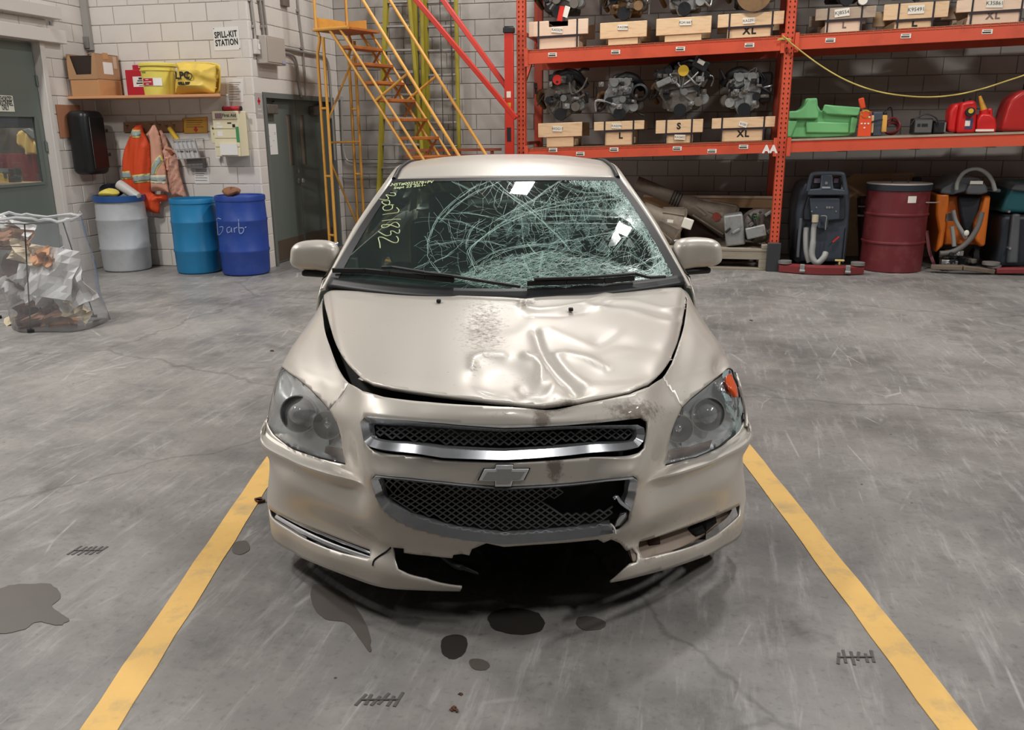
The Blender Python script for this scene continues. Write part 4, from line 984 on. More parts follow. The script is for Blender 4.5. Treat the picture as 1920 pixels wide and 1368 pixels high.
# ================================================================ PALLET RACK
M_red = mat('rack_orange_paint', S(208, 84, 56), .45, var=.06, dark=S(150, 52, 34), dscale=3, damt=.5)
M_red2 = mat('brace_red_paint', S(200, 52, 36), .4, var=.06, dark=S(140, 30, 24), dscale=3, damt=.4)
M_pine = mat('pine_board', S(222, 190, 150), .7, var=.13, scale=7, grain=(2, 8, 14), dark=S(168, 118, 78), dscale=3.5, damt=.6)
M_pine2 = mat('pale_board', S(226, 198, 172), .7, var=.08, scale=5, grain=(2, 8, 14), dark=S(180, 140, 110), dscale=2, damt=.3)
M_pine3 = mat('weathered_board', S(170, 152, 132), .8, var=.12, scale=5, grain=(2, 8, 14), dark=S(110, 95, 80), dscale=2, damt=.5)
M_strap = mat('black_strap', S(36, 30, 38), .5)
M_tag = mat('paper_tag', S(228, 222, 208), .7, var=.03)
M_ink = mat('black_ink', S(30, 28, 28), .7)
M_inkf = mat('faded_ink', S(120, 104, 96), .7)
M_wire = mat('zinc_wire', S(190, 120, 90), .4, metal=.5)
M_wht = mat('white_print', S(236, 226, 220), .6)
M_ply_r = mat('deck_hardboard', S(120, 88, 62), .8, var=.1)
M_hole = mat('punched_hole', S(40, 14, 12), .9)
RA, RB, SL = .75, 10.134, .0275
def rk(px, py, d=0.0):                      # pixel on the rack plane at depth d behind its face -> local x, z
    a, b, z = onb(px, py, RB + d); return a - RA, z
def zs(x): return SL * x
RACK = rthing('pallet_rack', 'orange steel pallet rack of two bays loaded with engines in wooden cradles', 'rack', RA, RB, 0)
LX, RXX, DEP = -2.92, 3.3, 1.05
Z1, Z2 = (1.332, 1.453), (2.405, 2.551)
for x in (LX, .05, RXX):
    for y in (0, DEP):
        mb = MB(); mb.bb(x - .052, x + .052, y - .0, y + .004, .0, 4.2); mb.bb(x - .052, x - .044, y, y + .075, 0, 4.2); mb.bb(x + .044, x + .052, y, y + .075, 0, 4.2)
        up = mb.build('upright', M_red, RACK)
        mh = MB()
        for k in range(74):
            z = .35 + k * .052
            for s_ in (-1, 1): mh.box((x + s_ * .028 - .004 * s_, y - .0015, z), (.012, .004, .018))
        if y == 0: mh.build('slot_holes', M_hole, up, kind='stuff')
        mb = MB(); mb.bb(x - .07, x + .07, y - .03, y + .1, 0, .012); mb.build('base_plate', M_red, RACK)
    for k in range(6):
        z0 = .2 + k * .62; mb = MB(); mb.beam((x, .07, z0), (x, DEP, z0 + (.62 if k % 2 else 0)), .035, .035); mb.build('frame_brace', M_red, RACK)
mb = MB(); mb.bb(.05 - .075, .05 + .075, -.05, -.004, .0, .33); mb.build('post_protector', mat('protector_steel', S(50, 52, 54), .5), RACK, bevel=.008)
def beam(x0, x1, z0, z1, y0, name='beam'):
    f = lambda x, y, z: V((x, y, z + zs(x))); mb = MB()
    prof = [(y0 - .035, z0), (y0 - .035, z1 - .03), (y0 - .018, z1 - .03), (y0 - .018, z1), (y0 + .02, z1), (y0 + .02, z0)]
    mb.ring_stack([[f(x, p[0], p[1]) for p in prof] for x in (x0, x1)]); return mb.build(name, M_red, RACK)
for x0, x1 in ((LX + .05, -.002), (.102, RXX - .05)):
    for z0, z1 in (Z1, Z2):
        beam(x0, x1, z0, z1, 0); beam(x0, x1, z0, z1, DEP)
        for xe in (x0 + .02, x1 - .02):
            mb = MB(); mb.box((xe, -.042, (z0 + z1) / 2 + zs(xe)), (.04, .012, .2)); mb.build('beam_connector', M_red, RACK)
        if (x0 > 0) and z0 < 2: continue
        mb = MB(); n = int((x1 - x0) / .0862)
        for k in range(n + 1):
            x = x0 + .01 + k * .0862; z = z1 + zs(x)
            mb.bb(x - .003, x + .003, -.022, DEP, z, z + .006); mb.bb(x - .003, x + .003, -.026, -.019, z - .028, z + .006)
        for k in range(14):
            y = -.021 + k * .0775; mb.beam((x0, y, z1 + .007 + zs(x0)), (x1, y, z1 + .007 + zs(x1)), .006, .006)
        mb.beam((x0, -.024, z1 - .016 + zs(x0)), (x1, -.024, z1 - .016 + zs(x1)), .004, .005)
        mb.build('wire_deck', M_wire, RACK)
        mb = MB(); mb.ring_stack([[V((x, y, z + zs(x))) for y, z in ((.03, z1 + .0105), (DEP - .02, z1 + .0105), (DEP - .02, z1 + .0125), (.03, z1 + .0125))] for x in (x0, x1)]); mb.build('deck_board', M_ply_r, RACK)
for x0, x1 in ((LX + .05, -.002), (.102, RXX - .05)):
    beam(x0, x1, 3.72, 3.87, 0); beam(x0, x1, 3.72, 3.87, DEP)  # unseen top level added to keep ceiling light off the rack and wall
    mb = MB(); mb.ring_stack([[V((x, y, z + zs(x))) for y, z in ((.0, 3.872), (DEP, 3.872), (DEP, 3.89), (.0, 3.89))] for x in (x0, x1)]); mb.build('deck_board', M_ply_r, RACK)
mb = MB(); mb.ring_stack([[V((x, y, z + zs(x))) for y, z in ((-.03, Z1[1]), (DEP, Z1[1]), (DEP, Z1[1] + .02), (-.03, Z1[1] + .02))] for x in (.11, RXX - .05)])
mb.build('plywood_deck', M_pine3, RACK)
for x in (.7, 1.45, 2.2):
    mb = MB(); mb.ring_stack([[V((x + d, y, z + zs(x))) for d, z in ((-.04, Z1[0] - .01), (.04, Z1[0] - .01), (.04, Z1[0] + .05), (-.04, Z1[0] + .05))] for y in (.03, DEP - .03)]); mb.build('deck_support', mat('galvanised', S(120, 118, 114), .5, metal=.5), RACK)
for px, py in ((1037, 103), (1155, 98), (1276, 92), (1405, 85), (1556, 76), (1697, 68), (1849, 60), (1038, 281), (1089, 288), (1152, 280), (1270, 278), (1335, 283), (1394, 275)):
    x, z = rk(px, py); mb = MB(); mb.box((x, -.0375, z), (.10, .003, .045)); l = mb.build('shelf_label', M_tag, RACK)
    mb = MB(); mb.box((x, -.0395, z + .011), (.07, .001, .006)); mb.box((x - .005, -.0395, z - .008), (.08, .001, .013)); mb.build('label_print', M_ink, l)
x, z = rk(1443, 280); t = text_mb('AA', .082, .006); t.shift((x, -.0495, z)); t.build('bay_lettering', M_wht, RACK, label='white letters AA')
# yellow rope strung across the right bay
M_rope = mat('rope_yellow', S(196, 176, 96), .8, var=.15, scale=60)
P = [onb(px, py, RB - .07) for px, py in ((1468, 66), (1472, 71), (1502, 96), (1545, 127), (1590, 152), (1640, 170), (1690, 179), (1740, 182), (1790, 178), (1840, 167), (1890, 151), (1925, 139), (1975, 117))]
P = [rw(*p) for p in P]; mb = MB(); mb.tube(smoothpts(P, 5), .0075, 6)
for k in range(2): mb.tube([rw(*onb(1458 + 25 * t, 74 - k * 2 + (2 if t in (0, 1) else 0), RB - .065)) for t in (0, .3, .7, 1)], .006, 6)
base = P[1]; mb.shift(-base); tag(mb.build('rope', M_rope, loc=base, smooth=60), 'thin yellow rope hanging in a long sag across the right rack bay', 'rope')

# ---------------------------------------------------------------- engine cradles
def q4(cx, cy): return 940 + cx / 3.556, cy / 3.556
def q5(cx, cy): return 1440 + cx / 4, cy / 4
CR = {}
def tagged(root, x, z, y, text, w_=.10, h=.05, rot=0., m=M_tag):
    mb = MB(); mb.box((x, y, z), (w_, .002, h), M=Matrix.Rotation(rot, 3, 'Y')); t = mb.build('paper_tag', m, root)
    l = text_mb(text, h * .45); l.xf(Matrix.Rotation(rot, 4, 'Y')); l.shift((x, y - .0022, z)); l.build('tag_writing', M_ink, t, fix=False)
def crate(q, plank, low, straps, tg, letter, label, m1=M_pine, m2=M_pine, deckz=None, notch=None, tagtext='KA26612'):
    d = .10
    (px0, py), (px1, _) = q(plank[0], (plank[2] + plank[3]) / 2), q(plank[1], 0)
    x0, z0 = rk(px0, py, d); x1, z1 = rk(px1, py, d); xc = (x0 + x1) / 2
    zt = rk(*q((plank[0] + plank[1]) / 2, plank[2]), d)[1]; zb = rk(*q((plank[0] + plank[1]) / 2, plank[3]), d)[1]
    lx0 = rk(*q(low[0], low[2]), d)[0]; lx1 = rk(*q(low[1], low[2]), d)[0]; lb = deckz + .013 + zs(xc)
    r = thing('engine_cradle', label, 'crate', RACK.matrix_basis @ V((0, 0, 0)), 0, 'wooden engine cradles on the rack')
    r.location = rw(RA + xc, RB + d, lb); r.rotation_euler = (0, 0, -YAW)
    h = zt - zb; a, b = x0 - xc, x1 - xc; T, B_ = zt - lb, zb - lb
    tw = SL
    if notch:
        n0, n1 = rk(*q(notch[0], plank[2]), d)[0] - xc, rk(*q(notch[1], plank[2]), d)[0] - xc; nd = h * .42
        poly = [(a, B_), (b, B_), (b, T), (n1, T), (n1, T - nd), (n0, T - nd), (n0, T), (a, T)]
    else: poly = [(a, B_), (b, B_), (b, T), (a, T)]
    for y in (0., .62):
        mb = MB(); mb.prism(poly, lambda u, v: (u, y, v + SL * u), lambda u, v: (u, y + .038, v + SL * u)); mb.build('plank', m1, r, bevel=.004)
        mb = MB(); mb.prism([(lx0 - xc, 0), (lx1 - xc, 0), (lx1 - xc, B_ - .002), (lx0 - xc, B_ - .002)], lambda u, v: (u, y + .012, v + SL * u), lambda u, v: (u, y + .05, v + SL * u)); mb.build('base_board', m2, r, bevel=.004)
    for u in (lx0 - xc + .02, lx1 - xc - .02):
        mb = MB(); mb.bb(u - .02, u + .02, .051, .615, .012 + SL * u, .085 + SL * u); mb.build('runner', m2, r, bevel=.004)
    mb = MB()
    for u in (a * .55, b * .55): mb.bb(u - .045, u + .045, .04, .618, T - .045 + SL * u, T - .006 + SL * u)
    mb.build('cross_rail', m1, r)
    for sx in straps:
        u = rk(*q(sx, plank[3]), d)[0] - xc
        mb = MB(); mb.bb(u - .009, u + .009, -.004, -.001, .0 + SL * u, T + .004 + SL * u); mb.bb(u - .009, u + .009, -.004, .66, T + .001 + SL * u, T + .004 + SL * u); mb.build('strap', M_strap, r)
    if straps:
        u0, u1 = lx0 - xc - .01, lx1 - xc + .01; mb = MB(); mb.beam((u0, -.003, B_ - .012 + SL * u0), (u1, -.003, B_ - .012 + SL * u1), .003, .02); mb.build('strap', M_strap, r)
    if tg:
        x, z = rk(*q(*tg[:2]), d); tagged(r, x - xc, z - lb, -.006, tagtext, tg[2], tg[3], tg[4])
    if letter:
        x, z = rk(*q(*letter[1:3]), d); t = text_mb(letter[0], letter[3], .004, 1.25); t.shift((x - xc, -.0022 if letter[4] else .0098, z - lb)); t.build('stencil_letter', letter[5] if len(letter) > 5 else M_ink, r)
    CR[label] = (xc, zt, d)
    return xc, zt
EN = []
z1_, z2_ = Z1[1], Z2[1]
EN.append(crate(q4, (245, 537, 818, 912), (300, 480, 912, 960), [], (375, 858, .115, .062, .04), None, 'engine cradle without straps at the left end of the middle shelf', deckz=z1_, tagtext='4X2G17'))
EN.append(crate(q4, (618, 952, 808, 866), (688, 880, 866, 948), [688, 880], (768, 840, .115, .055, .06), ('L', 795, 905, .068, 0), 'strapped engine cradle stencilled L on the middle shelf', deckz=z1_, tagtext='KA2279'))
EN.append(crate(q4, (1030, 1344, 798, 886), (1092, 1275, 886, 938), [1098, 1268], (1190, 914, .12, .055, .03), ('S', 1183, 842, .07, 1), 'strapped engine cradle stencilled S on the middle shelf', deckz=z1_, tagtext='KA2602'))
EN.append(crate(q4, (1404, 1825, 782, 852), (1468, 1755, 852, 930), [1470, 1750], (1612, 828, .09, .055, .3), ('XL', 1612, 893, .07, 0), 'wide engine cradle stencilled XL on the middle shelf beside the middle upright', deckz=z1_, tagtext='6150'))
EN.append(crate(q4, (182, 578, 135, 235), (240, 515, 228, 318), [248, 505], (372, 200, .13, .06, .1), None, 'pinkish notched engine cradle at the left end of the top shelf', M_pine2, M_pine2, deckz=z2_, notch=(315, 445), tagtext='KA5529'))
EN.append(crate(q4, (658, 970, 145, 252), (712, 910, 252, 300), [], (810, 182, .115, .055, .03), None, 'pine engine cradle without straps second from left on the top shelf', deckz=z2_, tagtext='KA2288'))
EN.append(crate(q4, (1033, 1400, 115, 228), (1090, 1335, 225, 280), [], (1228, 150, .13, .06, .0), None, 'broad pine engine cradle third from left on the top shelf', deckz=z2_, tagtext='R2A1667'))
EN.append(crate(q4, (1444, 1885, 85, 172), (1510, 1812, 165, 258), [1520, 1805], (1650, 138, .13, .06, -.03), ('XL', 1655, 205, .075, 0), 'wide engine cradle stencilled XL on the top shelf left of the middle upright', deckz=z2_, tagtext='KA2291'))
EN.append(crate(q5, (358, 810, 55, 142), (435, 710, 140, 240), [450, 700], (555, 95, .15, .08, -.1), ('L', 572, 190, .06, 0, M_inkf), 'greyed engine cradle on the top shelf right of the middle upright', M_pine3, M_pine2, deckz=z2_, tagtext='KJ8554'))
EN.append(crate(q5, (872, 1355, 20, 140), (960, 1245, 112, 218), [975, 1235], (1110, 72, .16, .085, -.02), ('L', 1100, 170, .085, 0), 'golden engine cradle stencilled L on the top shelf of the right bay', deckz=z2_, tagtext='K95491'))
EN.append(crate(q5, (1420, 2000, -15, 78), (1510, 1900, 82, 180), [1530, 1900], (1700, 25, .16, .085, .03), ('XL', 1690, 118, .07, 0, M_inkf), 'pale engine cradle with a faded XL at the right edge of the top shelf', M_pine2, M_pine2, deckz=z2_, tagtext='K35861'))

# ---------------------------------------------------------------- engines
M_alu = mat('cast_aluminium', S(150, 150, 148), .5, metal=.35, var=.12, scale=25, bump=.2, bscale=40, dark=S(80, 76, 72), dscale=9, damt=.6)
M_alu2 = mat('dull_casting', S(104, 98, 90), .6, metal=.2, var=.15, scale=25, bump=.2, bscale=40, dark=S(60, 50, 42), dscale=9, damt=.6)
M_rusty = mat('rusty_casting', S(122, 92, 58), .7, var=.2, scale=20, dark=S(66, 44, 30), dscale=8, damt=.6)
M_eblk = mat('engine_black', S(30, 30, 32), .5, var=.2, scale=20)
M_steel = mat('bright_steel', S(190, 190, 188), .3, metal=.8)
M_pul = mat('pulley_black', S(40, 40, 42), .4, metal=.3)
M_redcap = mat('red_cap', S(214, 48, 36), .4); M_yelcap = mat('yellow_cap', S(216, 176, 50), .5)
def engine(idx, label, W_, H_, mb_, mc, kind='inline', seed=0, caps=(), extra=None, top=True, off=0., flip=1):
    xc, zt = EN[idx]; R_ = random.Random(seed)
    r = thing('engine', label, 'engine', rw(RA + xc + off, RB + .10, zt + .001 + zs(off)), -YAW, 'engines standing in the wooden cradles')
    w2, y0, y1 = W_ / 2, .05, .56; f = flip
    # sump and block
    mb = MB(); mb.ring_stack([[V((x * s_, lerp(y0, y1, t), z)) for x, t, z in ((-w2 * .5, .1, 0), (w2 * .5, .1, 0), (w2 * .5, .95, 0), (-w2 * .5, .95, 0))] for s_, z in ((.8, .0), (1, H_ * .16), (1.05, H_ * .2))]); mb.build('oil_pan', M_eblk if seed % 2 else mb_, r, bevel=.01)
    mb = MB(); mb.bb(-w2 * .55, w2 * .55, y0 + .05, y1, H_ * .18, H_ * .62)
    for k in range(5): mb.bb(-w2 * .6, w2 * .6, y0 + .08 + k * .09, y0 + .10 + k * .09, H_ * .2, H_ * .58)
    mb.build('engine_block', mb_, r, bevel=.012)
    # front timing cover with an irregular outline and ribs
    ol = []
    for k in range(16):
        a = 2 * PI * k / 16; rr = R_.uniform(.82, 1.08); ol.append((w2 * .62 * rr * math.cos(a) * (1.1 if math.sin(a) > 0 else .9), H_ * .44 + H_ * .40 * rr * math.sin(a)))
    mb = MB(); mb.prism(ol, lambda u, v: (u, y0 + .055, v), lambda u, v: (u, y0, v)); tc = mb.build('timing_cover', mc, r, bevel=.012)
    mb = MB()
    for k in range(len(ol)):
        u, v = ol[k]; mb.cyl((u * .92, y0 - .008, H_ * .44 + (v - H_ * .44) * .92), (u * .92, y0 + .01, H_ * .44 + (v - H_ * .44) * .92), .009, n=6)
    for k in range(4):
        a = R_.uniform(0, 2 * PI); mb.beam((0, y0 - .006, H_ * .45), (w2 * .5 * math.cos(a), y0 - .006, H_ * .45 + H_ * .33 * math.sin(a)), .012, .02)
    mb.build('cover_bolts', M_steel if seed % 3 else mc, tc, kind='stuff')
    heads = [(0, 0)] if kind == 'inline' else [(-w2 * .48, .5), (w2 * .48, -.5)]
    for hx, tl in heads:
        M = Matrix.Rotation(-tl, 3, 'Y'); c = V((hx, (y0 + y1) / 2, H_ * (.72 if kind == 'inline' else .68)))
        hw = w2 * (.95 if kind == 'inline' else .62)
        mb = MB(); mb.box(c, (hw * 1.1, y1 - y0 - .05, H_ * .16), M=M); mb.build('cylinder_head', mb_, r, bevel=.01)
        mb = MB(); mb.box(c + M @ V((0, 0, H_ * .13)), (hw * 1.0, y1 - y0, H_ * .11), M=M)
        for k in range(4): mb.cyl(c + M @ V((-hw * .25, -.18 + .12 * k, H_ * .18)), c + M @ V((-hw * .25, -.18 + .12 * k, H_ * .23)), .024, n=10)
        for s_ in (-1, 1): mb.cyl(c + M @ V((s_ * hw * .26, -(y1 - y0) / 2 - .02, H_ * .09)), c + M @ V((s_ * hw * .26, -(y1 - y0) / 2 + .05, H_ * .09)), hw * .2, n=14)
        mb.build('valve_cover', mc if seed % 2 == 0 else M_eblk, r, bevel=.012)
    # pulleys and belt
    pl = [(0, H_ * .16, .072), (f * w2 * .58, H_ * .30, .052), (-f * w2 * .45, H_ * .42, .045), (f * w2 * .12, H_ * .46, .038), (f * w2 * .5, H_ * .52, .032)]
    for k, (x, z, rr) in enumerate(pl):
        mb = MB(); M = Matrix.Rotation(PI / 2, 3, 'X'); mb.lathe([(.012, -.004), (rr * .3, -.004), (rr * .35, .012), (rr * .8, .012), (rr * .85, -.002), (rr, -.002), (rr, .03), (rr * .9, .03)], 20, (x, y0 - .012, z), M, True, True)
        p = mb.build('pulley', M_pul if k % 2 == 0 else (M_steel if k == 3 else mc), r, smooth=40)
        mb = MB(); mb.cyl((x, y0 - .022, z), (x, y0 - .004, z), rr * .26, n=8); mb.build('pulley_bolt', M_steel, p)
    hull = []
    for x, z, rr in (pl[0], pl[1], pl[4], pl[2]):
        for q in range(10): hull.append((x + rr * 1.03 * math.cos(q * PI / 5), z + rr * 1.03 * math.sin(q * PI / 5)))
    hull = sorted(set(hull)); lo, hi = [], []
    for p in hull:
        while len(lo) > 1 and (lo[-1][0] - lo[-2][0]) * (p[1] - lo[-2][1]) - (lo[-1][1] - lo[-2][1]) * (p[0] - lo[-2][0]) <= 0: lo.pop()
        lo.append(p)
    for p in reversed(hull):
        while len(hi) > 1 and (hi[-1][0] - hi[-2][0]) * (p[1] - hi[-2][1]) - (hi[-1][1] - hi[-2][1]) * (p[0] - hi[-2][0]) <= 0: hi.pop()
        hi.append(p)
    hl = lo[:-1] + hi[:-1]
    mb = MB(); n = len(hl); rings = []
    for i in range(n): u, v = hl[i]; rings.append([V((u, y0 - .024, v)), V((u, y0 - .002, v)), V((u * .985, y0 - .002, v * .99)), V((u * .985, y0 - .024, v * .99))])
    rings.append(rings[0]); mb.ring_stack(rings, False, False); mb.build('drive_belt', M_eblk, r)
    mb = MB(); c = (f * w2 * .72, y0 + .09, H_ * .34); mb.lathe([(.02, -.07), (.055, -.07), (.068, -.05), (.068, .05), (.055, .07), (.02, .07)], 16, c, Matrix.Rotation(PI / 2, 3, 'X'), True, True); mb.bb(c[0] - .1 * f, c[0], c[1] - .03, c[1] + .03, c[2] - .06, c[2] + .0); mb.build('alternator', M_alu if seed % 2 else M_alu2, r, smooth=40)
    # exhaust side pipes, intake plenum, hoses
    for k in range(3):
        mb = MB(); y = .14 + .13 * k; mb.tube(smoothpts([(-f * w2 * .5, y, H_ * .6), (-f * w2 * .85, y, H_ * .6), (-f * w2 * .95, y + .03, H_ * .45), (-f * w2 * .8, .35, H_ * .3)], 4), .026, 8); mb.build('exhaust_pipe', M_rusty, r, smooth=60)
    if top:
        mb = MB(); mb.tube(smoothpts([(-f * w2 * .2, .12, H_ * .84), (f * w2 * .2, .10, H_ * .93), (f * w2 * .6, .16, H_ * .86), (f * w2 * .85, .24, H_ * .7)], 5), [.05] * 5 + [.06] * 6 + [.05] * 5, 12); mb.build('intake_manifold', M_eblk, r, smooth=60)
        mb = MB(); mb.sphere((0, .3, H_ * .92), .1, 12, (w2 / .1 * .5, 1.6, .6)); mb.build('plenum', M_eblk if seed % 2 else mc, r, smooth=60)
    for k in range(9):
        P_ = [V((R_.uniform(-w2, w2), R_.uniform(.0, .1), H_ * R_.uniform(.3, .9)))]
        for q in range(3): P_.append(P_[-1] + V((R_.uniform(-.16, .16), R_.uniform(-.01, .05), R_.uniform(-.14, .14))))
        for p in P_: p.x = max(-w2, min(w2, p.x)); p.z = max(.06, min(H_, p.z)); p.y = max(-.04, p.y)
        mb = MB(); mb.tube(smoothpts(P_, 5), R_.choice((.008, .012, .016)), 7); mb.build('hose', R_.choice((M_eblk, M_eblk, M_steel, M_alu2)), r, smooth=60)
    for k in range(9):
        mb = MB(); c = V((R_.uniform(-w2 * .8, w2 * .8), .01, H_ * R_.uniform(.25, .85))); mb.box(c, (R_.uniform(.03, .08), .06, R_.uniform(.03, .06)), R_.uniform(0, 1)); mb.cyl(c, c + V((0, -.05, 0)), .014, n=8); mb.build('bracket', R_.choice((mc, M_alu, M_alu2, M_eblk)), r, bevel=.006)
    for (x, z, rr, m, lab) in caps:
        mb = MB(); mb.lathe([(rr, .03), (rr, -.02), (rr * .8, -.028)], 18, (x, y0 - .05, z), Matrix.Rotation(PI / 2, 3, 'X'), True, True); mb.cyl((x, y0 - .04, z), (x, y0 + .1, z), rr * .8, n=12); mb.build('port_cap', m, r, smooth=40, label=lab)
    if extra: extra(r, w2, H_)
    return r
def ex_card(r, w2, H_):
    mb = MB(); mb.box((w2 * .1, .0, H_ * .12), (.06, .004, .16), M=Matrix.Rotation(.2, 3, 'Y')); mb.build('orange_tag', M_redcap, r); mb = MB(); mb.box((w2 * .3, .0, H_ * .15), (.06, .004, .12), M=Matrix.Rotation(.3, 3, 'Y')); mb.build('paper_tag', M_tag, r)
def ex_fly(r, w2, H_):
    mb = MB(); mb.lathe([(.03, -.02), (.14, -.02), (.19, -.015), (.19, .02)], 30, (.02, -.02, .195), Matrix.Rotation(PI / 2, 3, 'X'), True, True); mb.build('flywheel', M_rusty, r, smooth=40)
def ex_white(r, w2, H_):
    mb = MB(); mb.box((-w2 * .55, -.02, H_ * .62), (.17, .05, .07), M=Matrix.Rotation(-.4, 3, 'Y')); mb.build('coil_cover', M_alu, r, bevel=.01)
    mb = MB(); mb.box((w2 * .6, -.02, H_ * .9), (.18, .06, .12), M=Matrix.Rotation(.5, 3, 'Y')); mb.build('throttle_box', M_eblk, r, bevel=.015); mb = MB(); mb.box((w2 * .6, -.055, H_ * .93), (.08, .004, .045), M=Matrix.Rotation(.5, 3, 'Y')); mb.build('white_sticker', M_tag, r)
def ex_rad(r, w2, H_):
    mb = MB(); mb.bb(w2 * .55, w2 * 1.05, .1, .3, H_ * .3, H_ * .92); mb.build('plastic_manifold', M_eblk, r, bevel=.03)
def ex_flex(r, w2, H_):
    mb = MB(); mb.lathe([(.07, -.09), (.095, -.08), (.095, .1), (.07, .12)], 20, (w2 * .82, .06, H_ * .6), Matrix.Rotation(PI / 2, 3, 'X')); mb.build('intake_port', M_eblk, r, smooth=40)
engine(0, 'brown grey engine with a red port cap in the leftmost cradle of the middle shelf', .62, .60, M_alu2, M_alu2, 'inline', 3, [(-.03, .48, .055, M_redcap, 'red cap')])
engine(1, 'light grey four cylinder engine in the cradle stencilled L on the middle shelf', .56, .53, M_alu, M_alu, 'inline', 4, extra=ex_flex)
engine(2, 'large dark vee engine with a yellow cap in the cradle stencilled S', .70, .66, M_alu2, M_alu2, 'vee', 5, [(.02, .53, .06, M_yelcap, 'yellow cap')], extra=ex_white)
engine(3, 'pale grey engine with black intake box in the XL cradle of the middle shelf', .56, .53, M_alu, M_alu, 'inline', 6, extra=ex_rad, flip=-1)
engine(4, 'black engine with red caps and a hanging orange tag in the notched cradle', .62, .58, M_eblk, M_alu2, 'vee', 7, [(.06, .28, .04, M_redcap, None), (-.02, .22, .05, M_alu2, None)], extra=ex_card)
engine(5, 'rust brown engine second from the left on the top shelf', .55, .55, M_rusty, M_rusty, 'inline', 8)
engine(6, 'grey engine third from the left on the top shelf', .58, .55, M_alu, M_alu, 'inline', 10)
engine(7, 'dark engine with a brown flywheel on the top shelf beside the middle upright', .58, .55, M_eblk, M_alu2, 'vee', 11, extra=ex_fly)
engine(8, 'dark engine with a round white cap on the top shelf of the right bay', .58, .55, M_eblk, M_eblk, 'inline', 12, [(.16, .06, .045, M_tag, 'white cap')])
engine(9, 'black engine above the golden L cradle on the top shelf', .6, .55, M_eblk, M_alu2, 'inline', 13)
engine(10, 'black engine at the right edge of the top shelf', .6, .55, M_eblk, M_alu2, 'vee', 14)
# ---------------------------------------------------------------- red braces and post left of the rack
br = rthing('red_brace_stand', 'red steel post with black cap and two long slanting arms beside the rack', 'stand', *onb(956, 300, RB - .10)[:2], 0)
o_ = br.location.copy(); inv = Matrix.Rotation(YAW, 3, 'Z')
def bl(px, py, b): return inv @ (rw(*onb(px, py, b)) - o_)
p = bl(957, 62, RB - .1); mb = MB(); mb.bb(-.05, .05, -.035, .035, 0, p.z); mb.build('post', M_red2, br, bevel=.006)
mb = MB(); mb.bb(-.062, .062, -.045, .045, p.z, p.z + .06); mb.bb(-.05, .05, -.03, .03, p.z + .06, p.z + .075); mb.build('post_cap', M_black, br, bevel=.008)
mb = MB(); mb.bb(-.12, .12, -.1, .1, 0, .012); mb.build('foot_plate', M_red2, br)
for z, sz, m in ((bl(957, 178, RB).z, (.05, .002, .07), M_tag), (bl(957, 200, RB).z, (.05, .002, .08), M_yelcap), (bl(957, 252, RB).z, (.05, .002, .16), M_black)):
    mb = MB(); mb.box((0, -.0365, z), sz); mb.build('sticker', m, br)
for (a, b, bb_) in (((740, -48), (968, 222), RB - .25), ((776, -75), (956, 172), RB + .12)):
    mb = MB(); mb.beam(bl(*a, bb_), bl(*b, bb_ if bb_ < RB else RB - .02), .055, .075, up=(0, 1, 0)); mb.build('slanted_arm', M_red2, br, bevel=.006)
# ================================================================ THINGS UNDER AND ON THE RIGHT OF THE RACK
def site(name, label, cat, px, py, b=None, z=None, group=None, a=None):
    """a thing standing in the room; returns its root and a function pixel -> local point on the plane b"""
    if b is None: p = atz(px, py, z or 0.); a0, b0, z0 = p.dot(RX), p.dot(RY), p.z
    else: a0, b0, z0 = onb(px, py, b)
    if z is not None: z0 = z
    r = thing(name, label, cat, rw(a0, b0, z0), -YAW, group)
    def f(x, y, db=0.): q = onb(x, y, b0 + db); return V((q[0] - a0, db, q[2] - z0))
    r['_k'] = 0; del r['_k']
    return r, f
def poly2(f, pts): return [(f(*p).x, f(*p).z) for p in pts]
def slab(poly, y0, y1): 
    mb = MB(); mb.prism(poly, lambda u, v: (u, y0, v), lambda u, v: (u, y1, v)); return mb
def drum_body(prof, n=40): mb = MB(); mb.lathe(prof, n, cap0=True); return mb
# --- plywood backing boards on the floor behind the pallet
M_ply = mat('plywood_sheet', S(176, 140, 104), .75, var=.12, grain=(1, 1, 8), dark=S(130, 96, 66), dscale=1.5, damt=.4)
M_ply_d = mat('opening_shade', S(66, 46, 38), .8, var=.15)  # dark tone stands for the shade inside the crate opening
r, f = site('plywood_crate', 'low plywood crate with a dark opening standing against the back wall', 'crate', 1330, 470, RB + .92, z=0.)
x0, x1, xo0, xo1 = f(1205, 400).x, f(1452, 400).x, f(1278, 400).x, f(1411, 400).x; zt, zo = f(1330, 371).z, f(1330, 389).z
for nm, a_, b_, c_, d_, m in (('top_board', x0, x1, zo, zt, M_ply), ('side_board', x0, xo0, 0, zo - .003, M_ply), ('side_board', xo1, x1, 0, zo - .003, M_ply), ('back_board', xo0 - .02, xo1 + .02, 0, zo - .003, M_ply_d)):
    mb = MB(); yy = .02 if nm != 'back_board' else .12; mb.bb(a_, b_, yy, yy + .03, c_, d_); mb.build(nm, m, r, bevel=.004)
mb = MB(); mb.bb(x0, x1, .005, .019, zt, zt + .03); mb.build('edge_strip', M_pine2, r)
